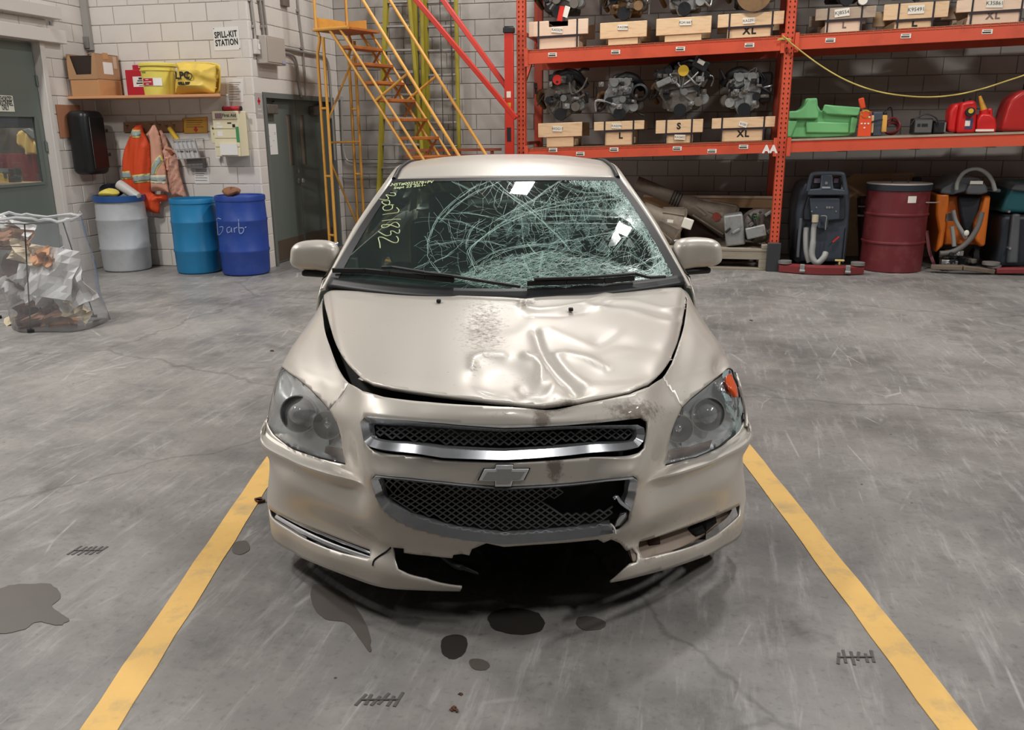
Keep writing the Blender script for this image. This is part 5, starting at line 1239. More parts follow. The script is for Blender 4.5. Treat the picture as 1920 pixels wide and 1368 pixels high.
# --- pallet with old transmissions
M_old = mat('old_pallet_wood', S(150, 140, 124), .85, var=.15, grain=(2, 10, 10), dark=S(96, 86, 74), dscale=3, damt=.5)
PAL, f = site('pallet', 'grey weathered wooden pallet under the rack beside the middle upright', 'pallet', 1390, 506)
pz, pw0, pw1 = f(1390, 466).z, f(1225, 480).x, f(1441, 480).x
for y in (.0, .24, .48, .72):
    mb = MB(); mb.bb(pw0, pw1, y, y + .2, pz - .03, pz); mb.build('deck_board', M_old, PAL, bevel=.004)
for y in (0, .40, .80):
    mb = MB(); mb.bb(pw0, pw1, y + .005, y + .05, pz - .125, pz - .031); mb.build('stringer', M_old, PAL, bevel=.004)
    mb = MB(); mb.bb(pw0, pw1, y, y + .1, 0, .028); mb.build('bottom_board', M_old, PAL, bevel=.004)
    for xx in (f(1328, 490).x, f(1431, 490).x, pw0 + .06):
        mb = MB(); mb.bb(xx - .05, xx + .05, y + .002, y + .1, .029, pz - .126); mb.build('block', M_old, PAL, bevel=.004)
mb = MB(); mb.bb(f(1428, 462).x, f(1441, 462).x, -.0, .12, pz + .001, pz + .05); mb.build('wood_offcut', M_old, PAL, bevel=.006)
PB = PAL.location.dot(RY); PZ = pz
def gear(label, px, py, db, build):
    a0, b0, z0 = onb(px, py, PB + db); r = thing('transmission', label, 'transmission', rw(a0, b0, PZ + .001), -YAW, 'old transmissions on the pallet'); build(r); return r
M_case = mat('gear_casing', S(142, 130, 116), .6, metal=.25, var=.14, scale=18, bump=.25, bscale=30, dark=S(84, 72, 60), dscale=7, damt=.6)
def bell(r):
    M = Matrix.Rotation(-1.15, 3, 'Y') @ Matrix.Rotation(.25, 3, 'X'); c = V((-.06, .14, .275))
    mb = MB(); mb.lathe([(.235, -.16), (.24, -.14), (.22, -.13), (.16, .02), (.12, .1), (.11, .32), (.07, .34)], 22, c, M, True, True)
    for k in range(8):
        a = k * PI / 4; d = V((math.cos(a), math.sin(a), 0)); mb.beam(c + M @ (d * .225 + V((0, 0, -.13))), c + M @ (d * .125 + V((0, 0, .1))), .014, .03, up=M @ V((0, 0, 1)))
    mb.build('bell_housing', M_case, r, smooth=35)
    mb = MB(); mb.box((.0, -.09, .30), (.07, .004, .035), M=Matrix.Rotation(.1, 3, 'Y')); mb.build('sticker', M_tag, r)
    mb = MB(); mb.box((.20, -.05, .27), (.12, .06, .12), M=Matrix.Rotation(.3, 3, 'Y')); mb.build('white_connector', M_tag, r, bevel=.01)
def longbox(r):
    M = Matrix.Rotation(1.95, 3, 'Y'); c = V((.12, .2, .31))      # axis leaning down to the right
    mb = MB(); mb.lathe([(.09, -.42), (.11, -.36), (.13, -.2), (.15, -.1), (.19, .05), (.22, .2), (.19, .24)], 20, c, M, True, True)
    for k in range(6):
        a = k * PI / 3 + .3; d = V((math.cos(a), math.sin(a), 0)); mb.beam(c + M @ (d * .12 + V((0, 0, -.25))), c + M @ (d * .215 + V((0, 0, .19))), .018, .03, up=M @ V((0, 0, 1)))
    mb.build('gear_casing', M_case, r, smooth=35)
    mb = MB(); mb.cyl(c + M @ V((0, 0, -.42)), c + M @ V((0, 0, -1.05)), .085, .085, 18); mb.build('drive_tube', M_case, r, smooth=40)
    mb = MB()
    for k in range(4): z = -.46 - .035 * k; mb.cyl(c + M @ V((0, 0, z)), c + M @ V((0, 0, z - .012)), .095, n=16)
    mb.build('clamp_rings', M_eblk, r, smooth=40)
    q = c + V((.02, -.21, .0)); mb = MB(); mb.cyl(q, q + V((0, .08, 0)), .05, n=14); mb.build('output_flange', mat('rust_red', S(140, 60, 44), .7), r, smooth=40)
    for k in range(5):
        mb = MB(); x = -.25 + k * .1; mb.beam(c + V((x, -.15, .05 - x * .3)), c + V((x + .14, -.16, -.06 - x * .3)), .012, .02); mb.build('casting_rib', M_case, r)
def cluster(r):
    R_ = random.Random(31)
    mb = MB(); mb.box((-.14, .16, .20), (.22, .32, .36), M=Matrix.Rotation(-.15, 3, 'Y')); mb.build('gear_casing', M_alu, r, bevel=.02)
    mb = MB(); mb.lathe([(.17, -.1), (.2, -.06), (.2, .06), (.15, .12)], 18, (.13, .18, .24), Matrix.Rotation(PI / 2, 3, 'X') @ Matrix.Rotation(.3, 3, 'Y'), True, True); mb.build('converter_housing', M_alu2, r, smooth=35)
    mb = MB(); mb.box((.10, -.02, .19), (.22, .08, .13), M=Matrix.Rotation(-.25, 3, 'Y')); mb.build('valve_body', M_alu, r, bevel=.012)
    for k in range(9):
        c = V((R_.uniform(-.22, .28), R_.uniform(-.03, .1), R_.uniform(.06, .42))); mb = MB(); mb.box(c, (R_.uniform(.03, .1), .07, R_.uniform(.02, .06)), M=Matrix.Rotation(R_.uniform(-1, 1), 3, 'Y')); mb.build('bracket', R_.choice((M_alu, M_eblk, M_alu2, M_eblk)), r, bevel=.006)
    for k in range(6):
        P_ = [V((R_.uniform(-.1, .3), .0, R_.uniform(.2, .44)))]
        for q in range(3): P_.append(P_[-1] + V((R_.uniform(-.1, .1), R_.uniform(-.02, .04), R_.uniform(-.12, .06))))
        for p in P_: p.x = max(-.25, min(.3, p.x)); p.z = max(.03, min(.46, p.z))
        mb = MB(); mb.tube(smoothpts(P_, 4), .011, 6); mb.build('wire_loom', R_.choice((M_eblk, M_eblk, mat('green_wire', S(60, 120, 60), .5))), r, smooth=60)
gear('brown bell shaped transmission behind the right side mirror', 1255, 466, .12, bell)
gear('long grey transmission with a drive tube leaning up to the left', 1318, 466, .52, longbox)
gear('dark cluttered transmission at the right end of the pallet', 1398, 466, .08, cluster)

# --- walk-behind floor scrubber, blue grey
M_scr = mat('scrubber_plastic', S(62, 69, 79), .45, var=.06)
M_scr2 = mat('scrubber_dark', S(40, 45, 52), .5, var=.08)
M_hose = mat('hose_grey', S(150, 150, 146), .55, var=.06)
M_sq = mat('squeegee_red', S(126, 46, 48), .5, var=.12, dark=S(90, 40, 38), dscale=6, damt=.5)
M_pad = mat('grey_pad', S(120, 116, 112), .6)
r, f = site('floor_scrubber', 'dark blue grey walk behind floor scrubber with hanging hoses beside the red drum', 'scrubber', 1536, 508)
def g1(cx, cy): return 1450 + cx / 6.217, 300 + cy / 6.217
F = lambda cx, cy, db=0.: f(*g1(cx, cy), db)
body = poly2(lambda x, y: F(x, y, .16), [(262, 1180), (250, 620), (285, 400), (330, 300), (400, 250), (840, 290), (890, 360), (900, 480), (880, 800), (840, 1190)])
mb = slab(body, .16, .95); mb.build('tank', M_scr, r, bevel=.05, seg=3)
mb = slab(poly2(lambda x, y: F(x, y, .12), [(405, 420), (835, 420), (840, 690), (790, 700), (350, 700), (350, 600)]), .12, .17); mb.build('rear_panel', M_scr2, r, bevel=.012)
mb = slab(poly2(lambda x, y: F(x, y, .10), [(420, 440), (775, 440), (775, 690), (640, 700), (640, 800), (520, 800), (440, 690)]), .085, .13); mb.build('access_panel', M_scr, r, bevel=.012)
for px_, py_, rr in ((503, 552, .009), (626, 552, .013), (655, 552, .013), (688, 552, .01), (448, 598, .009), (732, 598, .009)):
    p = F(px_, py_, .08); mb = MB(); mb.cyl(p + V((0, -.004, 0)), p + V((0, .008, 0)), rr, n=10); mb.build('button', M_steel, r)
# handle console
P = [F(x, y, .06) for x, y in ((400, 360), (415, 290), (440, 190), (480, 160), (620, 155), (790, 160), (820, 200), (840, 330), (850, 400))]
mb = MB(); mb.tube(smoothpts(P, 5), .026, 10); mb.build('handle', M_scr, r, smooth=60)
mb = slab(poly2(lambda x, y: F(x, y, .06), [(555, 165), (690, 165), (700, 330), (850, 345), (850, 410), (390, 410), (395, 340), (545, 330)]), .04, .11); mb.build('console', M_scr, r, bevel=.015)
for a_, m in (((470, 210, 550, 265), mat('lilac_label', S(120, 108, 130), .5)), ((700, 210, 760, 265), mat('violet_label', S(96, 70, 90), .5))):
    p, q = F(a_[0], a_[3], .12), F(a_[2], a_[1], .12); mb = MB(); mb.bb(p.x, q.x, .10, .125, p.z, q.z); mb.build('control_label', m, r)
for a_ in ((440, 200, 552, 335), (690, 200, 800, 335)):
    p, q = F(a_[0], a_[3], .14), F(a_[2], a_[1], .14); mb = MB(); mb.bb(p.x, q.x, .128, .16, p.z, q.z); mb.build('console_pocket', M_scr2, r, bevel=.01)
p = F(618, 268, .03); mb = MB(); mb.cyl(p, p + V((0, .02, 0)), .016, n=12); mb.build('key_switch', M_steel, r)
p = F(615, 320, .035); mb = MB(); mb.box(p, (.09, .004, .02)); mb.build('badge', mat('grey_badge', S(150, 156, 160), .4), r)
# side legs and undercarriage
for a_, b_ in (((355, 790), (250, 1190)), ((860, 790), (800, 1200))):
    p, q = F(*a_, .14), F(*b_, .14); mb = MB(); mb.bb(min(p.x, q.x), max(p.x, q.x), .13, .5, q.z, p.z); mb.build('side_skirt', M_scr2, r, bevel=.03)
mb = MB(); p, q = F(255, 1200, .3), F(850, 820, .3); mb.bb(p.x, q.x, .3, .8, .09, q.z); mb.build('undercarriage', M_eblk, r)
for s_ in (-.24, .24):
    mb = MB(); mb.cyl((s_ - .03, .62, .10), (s_ + .03, .62, .10), .10, n=18); mb.build('wheel', M_rubber, r, smooth=40)
# hoses
P = [F(490, 640, .02), F(486, 720, .0), F(470, 800, -.0), F(462, 960, -.03), F(450, 1100, -.05), F(480, 1180, -.07), F(530, 1190, -.07), F(590, 1130, -.06), F(610, 1080, -.03)]
mb = MB(); mb.tube(smoothpts(P, 5), [.03] * 15 + [.034] * 26, 12); mb.build('drain_hose', M_hose, r, smooth=60)
P = [F(385, 790, .08), F(378, 900, .05), F(385, 1060, .02), F(420, 1190, -.0)]
mb = MB(); mb.tube(smoothpts(P, 5), .032, 12); mb.build('suction_hose', M_hose, r, smooth=60)
P = [F(318, 680, .06), F(312, 760, .06), F(295, 950, .06), F(283, 1130, .06)]
mb = MB(); mb.tube(smoothpts(P, 4), .018, 10); mb.build('thin_hose', mat('thin_hose_grey', S(96, 100, 106), .5), r, smooth=60)
p = F(490, 660, -.02); mb = MB(); mb.cyl(p + V((0, 0, -.06)), p + V((0, 0, .02)), .036, n=14); mb.build('hose_cuff', mat('cream_plastic', S(190, 180, 150), .5), r, smooth=40)
P = [F(555, 650, .05), F(620, 655, .03), F(612, 730, .03), F(605, 810, .05)]; mb = MB(); mb.tube(smoothpts(P, 3), .008, 6); mb.build('lever', M_steel, r, smooth=60)
mb = MB(); mb.beam(F(690, 955, .12), F(765, 890, .12), .03, .012); mb.build('red_pull', M_redcap, r)
# squeegee
mb = MB(); n = 16; rings = []
xl, xr = F(45, 1290).x, F(1020, 1290).x
for k in range(n + 1):
    t = k / n; x = lerp(xl, xr, t); y = -.16 - .12 * math.sin(PI * t); rings.append([V((x, y, .01)), V((x, y - .025, .01)), V((x, y - .03, .085)), V((x, y + .08, .10)), V((x, y + .08, .085))])
mb.ring_stack(rings); mb.build('squeegee', M_sq, r, smooth=40)
for x in (F(120, 1200).x, F(960, 1200).x):
    mb = MB(); mb.cyl((x, -.14, .10), (x, -.14, .135), .075, n=18); mb.build('bumper_wheel', M_pad, r, smooth=40)
for x in (F(310, 1200).x, F(830, 1200).x):
    mb = MB(); mb.box((x, -.27, .075), (.05, .04, .08)); mb.cyl((x - .03, -.28, .04), (x + .03, -.28, .04), .02, n=10); mb.build('bracket', M_alu, r, bevel=.006)
mb = MB(); p = F(770, 1200, -.15); mb.cyl(p + V((0, 0, -.02)), p + V((0, 0, .03)), .012, n=8); mb.bb(p.x - .05, p.x + .05, p.y - .015, p.y + .015, p.z + .02, p.z + .04); mb.build('wing_knob', mat('yellow_knob', S(206, 186, 120), .5), r, bevel=.006)

# --- red steel drum with lid
M_drum = mat('drum_red', S(106, 36, 41), .45, var=.10, scale=4, dark=S(150, 90, 88), dscale=5, damt=.35)
M_lid = mat('lid_grey', S(176, 166, 158), .5, metal=.2, var=.08)
r, f = site('steel_drum', 'dark red steel drum with a grey lid and a torn white label', 'drum', 1678, 512)
H_ = f(1684, 360).z; R0 = .335
r.location = r.location + RY * R0 * .92
H_ = .985
prof = [(R0 - .01, 0), (R0, .012), (R0, H_ * .32), (R0 + .012, H_ * .33), (R0 + .012, H_ * .345), (R0, H_ * .355), (R0, H_ * .64), (R0 + .012, H_ * .65), (R0 + .012, H_ * .665), (R0, H_ * .675), (R0, H_ * .9), (R0, H_ - .07), (.0, H_ - .07)]
mb = MB(); mb.lathe(prof, 48, cap0=True); mb.build('shell', M_drum, r, smooth=35)
mb = MB(); mb.lathe([(R0 + .006, H_ - .075), (R0 + .012, H_ - .07), (R0 + .012, H_ - .01), (R0 + .004, H_ - .005)], 48); mb.build('clamp_ring', M_scr2, r, smooth=35)
mb = MB(); mb.lathe([(R0 + .004, H_ - .012), (R0 + .014, H_ - .004), (R0 + .010, H_ + .004), (R0 - .03, H_), (0.01, H_ + .004)], 48, cap1=True); mb.build('lid', M_lid, r, smooth=35)
mb = MB(); mb.tube([(-.08, -.02, H_), (-.08, -.02, H_ + .075), (.09, -.02, H_ + .075), (.09, -.02, H_)], .006, 6); mb.build('lid_handle', M_scr2, r)
def on_cyl(u0, u1, z0, z1, R, n=8):
    mb = MB(); mb.grid(n, 1, lambda u, v: V((R * math.sin(lerp(u0, u1, u)), -R * math.cos(lerp(u0, u1, u)), lerp(z0, z1, v)))); return mb
on_cyl(.12, .56, H_ * .80, H_ * .875, R0 + .002).build('torn_label', M_tag, r); on_cyl(.40, .56, H_ * .80, H_ * .875, R0 + .003).build('label_scuff', M_drum, r)
mb = MB(); mb.tube(smoothpts([V((R0 * .75, -R0 * .7, H_ * .80)), V((R0 + .03, -R0 * .5, H_ * .795)), V((R0 + .09, -R0 * .3, H_ * .80))], 4), .006, 6); mb.build('handle_loop', M_lid, r)
# --- dark red bin and strap half hidden behind the drum
r, f = site('storage_bin', 'dark red plastic bin half hidden behind the red drum', 'bin', 1640, 470, RB + .68, z=0.)
mb = slab(poly2(f, [(1616, 505), (1612, 370), (1680, 366), (1680, 505)]), 0, .22); mb.build('bin_body', mat('bin_red', S(70, 28, 30), .6), r, bevel=.02); mb = MB(); p = f(1612, 402); mb.bb(p.x - .03, p.x + .12, -.03, .0, p.z - .02, p.z); mb.bb(p.x - .03, p.x + .12, -.03, .0, p.z + .09, p.z + .105); mb.build('rim', M_lid, r)
r, f = site('plywood_sheet', 'brown plywood sheet leaning on the back wall behind the drum', 'board', 1665, 420, RB + .95, z=0.)
mb = slab(poly2(f, [(1585, 480), (1585, 338), (1600, 326), (1715, 324), (1716, 480)]), 0, .02); mb.build('sheet', M_ply, r, bevel=.003)
mb = MB(); p = f(1718, 340); mb.box(p + V((0, -.03, 0)), (.10, .05, .10)); mb.build('clamp', M_scr2, r, bevel=.01)
r, f = site('red_strap', 'loose red strap hanging between the drum and the orange scrubber', 'strap', 1748, 502)
P = [f(1738, 432, .05), f(1740, 455, .03), f(1744, 475, .01), f(1752, 497, -.02)]; mb = MB()
for i, p in enumerate(smoothpts(P, 4)[:-1]): mb.beam(p, smoothpts(P, 4)[i + 1], .035, .006, up=(0, 1, 0))
mb.build('webbing', mat('strap_red', S(138, 74, 80), .7), r)

# --- orange scrubber
M_or = mat('orange_plastic', S(222, 116, 34), .42, var=.08, dark=S(150, 70, 26), dscale=4, damt=.4)
M_hood = mat('scrubber_hood_grey', S(92, 94, 98), .45, var=.06)
r, f = site('orange_scrubber', 'old orange floor scrubber with a grey hood and a looped hose', 'scrubber', 1812, 509)
def g2(cx, cy): return 1720 + cx / 5.95, 300 + cy / 5.95
F = lambda cx, cy, db=0.: f(*g2(cx, cy), db)
LEFTW = [(365, 380), (335, 700), (300, 960), (380, 960), (400, 420)]
for pts, nm, y0 in (([(215, 380), (365, 375), (330, 700), (290, 960), (205, 1040), (240, 800), (205, 600)], 'side_wall', .12), ([(760, 400), (825, 395), (790, 700), (760, 960), (700, 970), (640, 890), (650, 700), (720, 560)], 'side_wall', .12)):
    mb = slab(poly2(lambda x, y: F(x, y, y0), pts), y0, .75); mb.build(nm, M_or, r, bevel=.025)
mb = slab(poly2(lambda x, y: F(x, y, .3), [(340, 400), (780, 400), (740, 940), (300, 950)]), .30, .7); mb.build('tank_back', M_or, r, bevel=.02)
mb = slab(poly2(lambda x, y: F(x, y, .24), [(450, 400), (730, 400), (700, 620), (640, 860), (520, 840), (470, 620)]), .22, .31); mb.build('center_panel', M_scr2, r, bevel=.03)
hood = poly2(lambda x, y: F(x, y, .14), [(240, 370), (260, 320), (420, 220), (470, 180), (680, 195), (740, 260), (790, 310), (930, 320), (920, 365), (780, 345), (540, 345), (390, 385)])
mb = slab(hood, .10, .8); mb.build('hood', M_hood, r, bevel=.03, seg=3)
mb = slab(poly2(lambda x, y: F(x, y, .08), [(540, 380), (545, 330), (590, 240), (690, 200), (760, 280), (785, 360), (700, 385)]), .05, .14); mb.build('hood_nose', M_hood, r, bevel=.02)
p = F(660, 250, .04); mb = MB(); mb.box(p, (.13, .005, .035)); mb.build('white_badge', M_tag, r)
P = [F(x, y, .05) for x, y in ((435, 330), (450, 240), (520, 140), (640, 95), (750, 130), (830, 220), (868, 340))]; mb = MB(); mb.tube(smoothpts(P, 5), .022, 10); mb.build('loop_hose', M_hose, r, smooth=60)
P = [F(x, y, -.02) for x, y in ((720, 580), (680, 730), (600, 870), (480, 980), (360, 1030), (250, 1040))]; mb = MB(); mb.tube(smoothpts(P, 5), .03, 10); mb.build('drain_hose', mat('hose_dark_grey', S(104, 100, 96), .6), r, smooth=60)
P = [F(x, y, .05) for x, y in ((400, 560), (430, 680), (500, 800), (540, 870))]; mb = MB(); mb.tube(smoothpts(P, 4), .024, 10); mb.build('thin_hose', M_hose, r, smooth=60)
P = [F(x, y, .06) for x, y in ((385, 740), (400, 840), (410, 960))]; mb = MB(); mb.tube(smoothpts(P, 4), .024, 10); mb.build('thin_hose', M_hose, r, smooth=60)
p = F(375, 635, .11); mb = MB(); mb.box(p, (.10, .006, .09)); mb.build('grey_label', M_pad, r)
p = F(548, 815, .0); mb = MB(); mb.sphere(p, .03, 10, (1, .5, 1.2)); mb.build('white_tag', M_tag, r, smooth=90)
R_ = random.Random(5)
for k in range(9):
    p = F(R_.uniform(300, 660), R_.uniform(1020, 1150), R_.uniform(.0, .2)); mb = MB(); mb.box(p, (R_.uniform(.06, .14), .1, R_.uniform(.04, .09)), R_.uniform(0, 1)); mb.cyl(p + V((0, -.08, 0)), p, .025, n=10); mb.build('drive_part', R_.choice((M_eblk, M_alu2, M_eblk, M_steel)), r, bevel=.006)
for s_ in (-.18, .2):
    mb = MB(); mb.cyl((s_ - .03, .5, .10), (s_ + .03, .5, .10), .1, n=18); mb.build('wheel', M_rubber, r, smooth=40)
mb = MB(); mb.beam(F(150, 1190, -.14), F(500, 1200, -.2), .10, .05); mb.beam(F(500, 1200, -.2), F(845, 1240, -.14), .10, .05); mb.build('squeegee', mat('rusty_bar', S(112, 98, 84), .8, var=.2, dark=S(70, 54, 42), dscale=6), r, bevel=.008)
# --- teal scrubber at the frame edge
M_teal = mat('teal_plastic', S(32, 92, 100), .42, var=.06)
r, f = site('teal_scrubber', 'teal and black floor scrubber cut off by the right edge of the frame', 'scrubber', 1905, 512)
F = lambda cx, cy, db=0.: f(*g2(cx, cy), db)
top = poly2(lambda x, y: F(x, y, .2), [(930, 590), (1000, 400), (1040, 320), (1080, 260), (1180, 250), (1500, 250), (1560, 600)])
mb = slab(top, .2, .9); mb.build('tank', M_teal, r, bevel=.05, seg=3)
low = poly2(lambda x, y: F(x, y, .2), [(860, 1180), (900, 900), (930, 610), (1560, 610), (1500, 1180)]); mb = slab(low, .16, .85); mb.build('lower_body', M_scr2, r, bevel=.05, seg=3)
mb = slab(poly2(lambda x, y: F(x, y, .18), [(1035, 330), (1090, 262), (1500, 258), (1500, 350), (1190, 350)]), .15, .8); mb.build('lid', M_hood, r, bevel=.02)
for x0_, x1_ in ((1000, 1150),): mb = slab(poly2(lambda x, y: F(x, y, .12), [(x0_, 1150), (1060, 600), (1150, 600), (1120, 1150)]), .1, .17); mb.build('frame_arm', M_hood, r, bevel=.02)
for px_, py_ in ((1025, 575), (1035, 985)): p = F(px_, py_, .08); mb = MB(); mb.cyl(p, p + V((0, .09, 0)), .014, n=8); mb.build('bolt', M_steel, r)
for s_ in (.0, .4):
    mb = MB(); mb.cyl((s_ - .03, .5, .10), (s_ + .03, .5, .10), .1, n=18); mb.build('wheel', M_rubber, r, smooth=40)
mb = MB(); mb.beam(F(870, 1230, -.12), F(1500, 1225, -.12), .12, .06); mb.build('squeegee', M_sq, r, bevel=.01)
p = F(820, 1165, -.08); mb = MB(); mb.cyl(p, p + V((0, 0, .03)), .09, n=18); mb.build('bumper_wheel', M_pad, r, smooth=40)
p = F(900, 1200, -.08); mb = MB(); mb.cyl(p + V((-.04, 0, .0)), p + V((-.04, 0, .03)), .07, n=18); mb.build('bumper_wheel', M_pad, r, smooth=40)

# --- things on the plywood deck of the right bay
DZ = Z1[1] + .021
def deck(name, label, cat, px, db, group=None):
    a0, b0, _ = onb(px, 256, RB + db); z0 = DZ + zs(a0 - RA) + .002
    r = thing(name, label, cat, rw(a0, b0, z0), -YAW, group)
    def f(x, y, dy=0.): q = onb(x, y, b0 + dy); return V((q[0] - a0, dy, q[2] - z0))
    r.rotation_euler = (0, 0, -YAW); return r, f
def g3(cx, cy): return 1460 + cx / 8.0, 160 + cy / 8.0
def g4(cx, cy): return 1690 + cx / 8.348, 150 + cy / 8.348
M_grn = mat('green_plastic', S(118, 188, 124), .42, var=.04, scale=2)
r, f = deck('green_tub', 'light green moulded plastic cover with a raised hump', 'cover', 1545, .15)
F = lambda cx, cy, dy=0.: f(*g3(cx, cy), dy)
BZ = F(600, 770).z
def zfix(P): return [(x, max(z, .0)) for x, z in P]
mb = slab(zfix(poly2(F, [(130, 800), (145, 520), (160, 385), (270, 380), (340, 350), (390, 290), (420, 190), (590, 185), (600, 300), (640, 375), (690, 380), (700, 330), (1225, 350), (1190, 560), (1160, 720), (1060, 760), (600, 800)])), .06, .45); mb.build('shell', M_grn, r, bevel=.015)
mb = slab(poly2(F, [(150, 500), (160, 388), (280, 385), (350, 350), (400, 290), (440, 215), (560, 212), (575, 350), (600, 400), (600, 495)]), .0, .061); mb.build('front_hump', M_grn, r, bevel=.012)
mb = slab(poly2(F, [(690, 285), (830, 300), (1228, 330), (1205, 460), (720, 430), (660, 380)]), .0, .061); mb.build('front_rim', M_grn, r, bevel=.012)
mb = slab(poly2(F, [(415, 540), (1060, 560), (1060, 715), (415, 710)]), .03, .061); mb.build('raised_panel', M_grn, r, bevel=.012)
mb = slab(zfix(poly2(F, [(140, 530), (285, 530), (190, 775), (128, 775)])), .02, .061); mb.build('end_flange', M_grn, r, bevel=.012)
mb = slab(poly2(F, [(1100, 470), (1200, 480), (1160, 715), (1070, 720)]), .02, .061); mb.build('end_flange', M_grn, r, bevel=.012)
M_orp = mat('orange_print', S(226, 78, 36), .5, var=.05)
r, f = deck('orange_pack', 'orange retail pack with white dots and a round emblem beside the green cover', 'box', 1623, .06)
F = lambda cx, cy, dy=0.: f(*g3(cx, cy), dy)
mb = slab(zfix(poly2(F, [(1185, 780), (1235, 390), (1400, 390), (1380, 780)])), .0, .06); mb.build('card', M_orp, r, bevel=.004)
p = F(1305, 435); mb = MB(); mb.lathe([(.035, -.004), (.05, -.006), (.05, 0), (.035, 0)], 20, p, Matrix.Rotation(PI / 2, 3, 'X')); mb.build('round_emblem', M_yelcap, r)
for x, y, m in ((1245, 572, M_tag), (1295, 572, M_tag), (1345, 572, M_tag), (1285, 635, M_tag), (1360, 475, M_tag), (1380, 440, mat('purple_print', S(96, 70, 130), .5))): mb = MB(); mb.box(F(x, y) + V((0, -.002, 0)), (.018, .003, .015)); mb.build('print_mark', m, r)
r, f = deck('orange_scraper', 'orange handled tool poking up above the orange pack', 'tool', 1620, .25)
F = lambda cx, cy, dy=0.: f(*g3(cx, cy), dy)
mb = MB(); mb.beam(F(1265, 350), F(1235, 190), .06, .03, up=(0, 1, 0)); mb.build('grip', M_orp, r, bevel=.01); mb = MB(); p = F(1275, 400); mb.beam(V((p.x, 0, .0)), F(1265, 350), .025, .012, up=(0, 1, 0)); mb.build('shaft', M_steel, r)
r, f = deck('battery_charger', 'black and yellow battery charger box with a cable', 'charger', 1648, .16)
F = lambda cx, cy, dy=0.: f(*g3(cx, cy), dy)
mb = slab(zfix(poly2(F, [(1405, 775), (1430, 400), (1570, 400), (1550, 775)])), .0, .2); mb.build('case', mat('charger_grey', S(76, 84, 96), .5), r, bevel=.01)
mb = slab(zfix(poly2(F, [(1375, 715), (1395, 450), (1430, 448), (1415, 712)])), -.02, .2); mb.build('end_cap', mat('cream_cap', S(226, 196, 140), .5), r, bevel=.008)
mb = slab(zfix(poly2(F, [(1535, 700), (1560, 445), (1630, 445), (1612, 700)])), -.02, .2); mb.build('end_cap', mat('amber_cap', S(226, 172, 84), .5), r, bevel=.008)
mb = slab(poly2(F, [(1575, 440), (1580, 400), (1625, 400), (1630, 440)]), .0, .1); mb.build('knob', M_black, r, bevel=.008)
P = [F(x, y, -.03) for x, y in ((1350, 780), (1340, 600), (1400, 550), (1500, 520), (1560, 515))]
for p in P: p.z = max(p.z, .01)
mb = MB(); mb.tube(smoothpts(P, 4), .008, 6); mb.build('cable', M_black, r, smooth=60)
r, f = deck('jumper_cables', 'coil of dark red jumper cables beside the battery charger', 'cable', 1672, .4)
F = lambda cx, cy, dy=0.: f(*g3(cx, cy), dy)
for k in range(3):
    c = F(1690, 600 + k * 25, .02 * k); mb = MB(); rr = .09 - .012 * k; mb.tube([c + V((rr * math.cos(t), .03 * math.sin(2 * t), rr * .9 * math.sin(t))) for t in [q * 2 * PI / 20 for q in range(20)]], .012, 6, True); mb.build('cable_loop', mat('cable_red', S(120, 34, 40), .5), r, smooth=60)
P = [F(1630, 360), F(1680, 330), F(1702, 400), F(1708, 540)]; mb = MB(); mb.tube(smoothpts(P, 4), .008, 6); mb.build('black_lead', M_black, r, smooth=60)
r, f = deck('power_supply', 'grey faced black power box with a cord over it', 'charger', 1738, .2)
F = lambda cx, cy, dy=0.: f(*g4(cx, cy), dy)
z0 = 0.; p, q = F(225, 640), F(490, 620); mb = MB(); mb.bb(p.x, q.x, 0, .005, .02, q.z); mb.build('face', mat('charger_face', S(92, 90, 88), .5), r); mb = MB(); mb.bb(p.x - .01, q.x + .01, .006, .22, .0, q.z + .015); mb.build('case', M_eblk, r, bevel=.012)
for x, w_ in ((275, .03), (365, .06)): c = F(x, 705); mb = MB(); mb.box((c.x, -.002, c.z), (w_, .005, .03)); mb.build('socket', M_black, r)
P = [F(150, 700, .02), F(240, 590, .02), F(400, 535, .02), (F(540, 590, .02)), F(590, 700, .02)]; mb = MB(); mb.tube(smoothpts(P, 4), .008, 6); mb.build('cord', M_black, r, smooth=60)
r, f = deck('black_case', 'small black case between the power box and the large red fuel can', 'case', 1764, .25)
F = lambda cx, cy, dy=0.: f(*g4(cx, cy), dy)
p, q = F(505, 640), F(715, 630); mb = MB(); mb.bb(p.x, q.x, 0, .2, 0, q.z); mb.build('shell', M_eblk, r, bevel=.02); mb = MB(); mb.bb(q.x - .02, q.x - .004, -.006, -.0, .02, q.z - .02); mb.build('latch', M_pad, r)
M_can = mat('fuel_can_red', S(206, 36, 36), .38, var=.05)
r, f = deck('fuel_can', 'large upright red fuel can with black cap and printed label', 'can', 1812, .14, 'red fuel cans')
F = lambda cx, cy, dy=0.: f(*g4(cx, cy), dy)
mb = slab(zfix(poly2(F, [(880, 835), (900, 600), (945, 360), (1060, 325), (1150, 310), (1190, 370), (1185, 600), (1165, 835)])), .0, .28); mb.build('body', M_can, r, bevel=.03, seg=3)
mb = slab(zfix(poly2(F, [(760, 800), (790, 480), (850, 380), (950, 345), (920, 600), (890, 835)])), .06, .28); mb.build('side', M_can, r, bevel=.03)
p = F(1025, 320, .1); mb = MB(); mb.cyl(p + V((0, 0, -.03)), p + V((0, 0, .02)), .038, n=14); mb.build('cap', M_black, r, smooth=40)
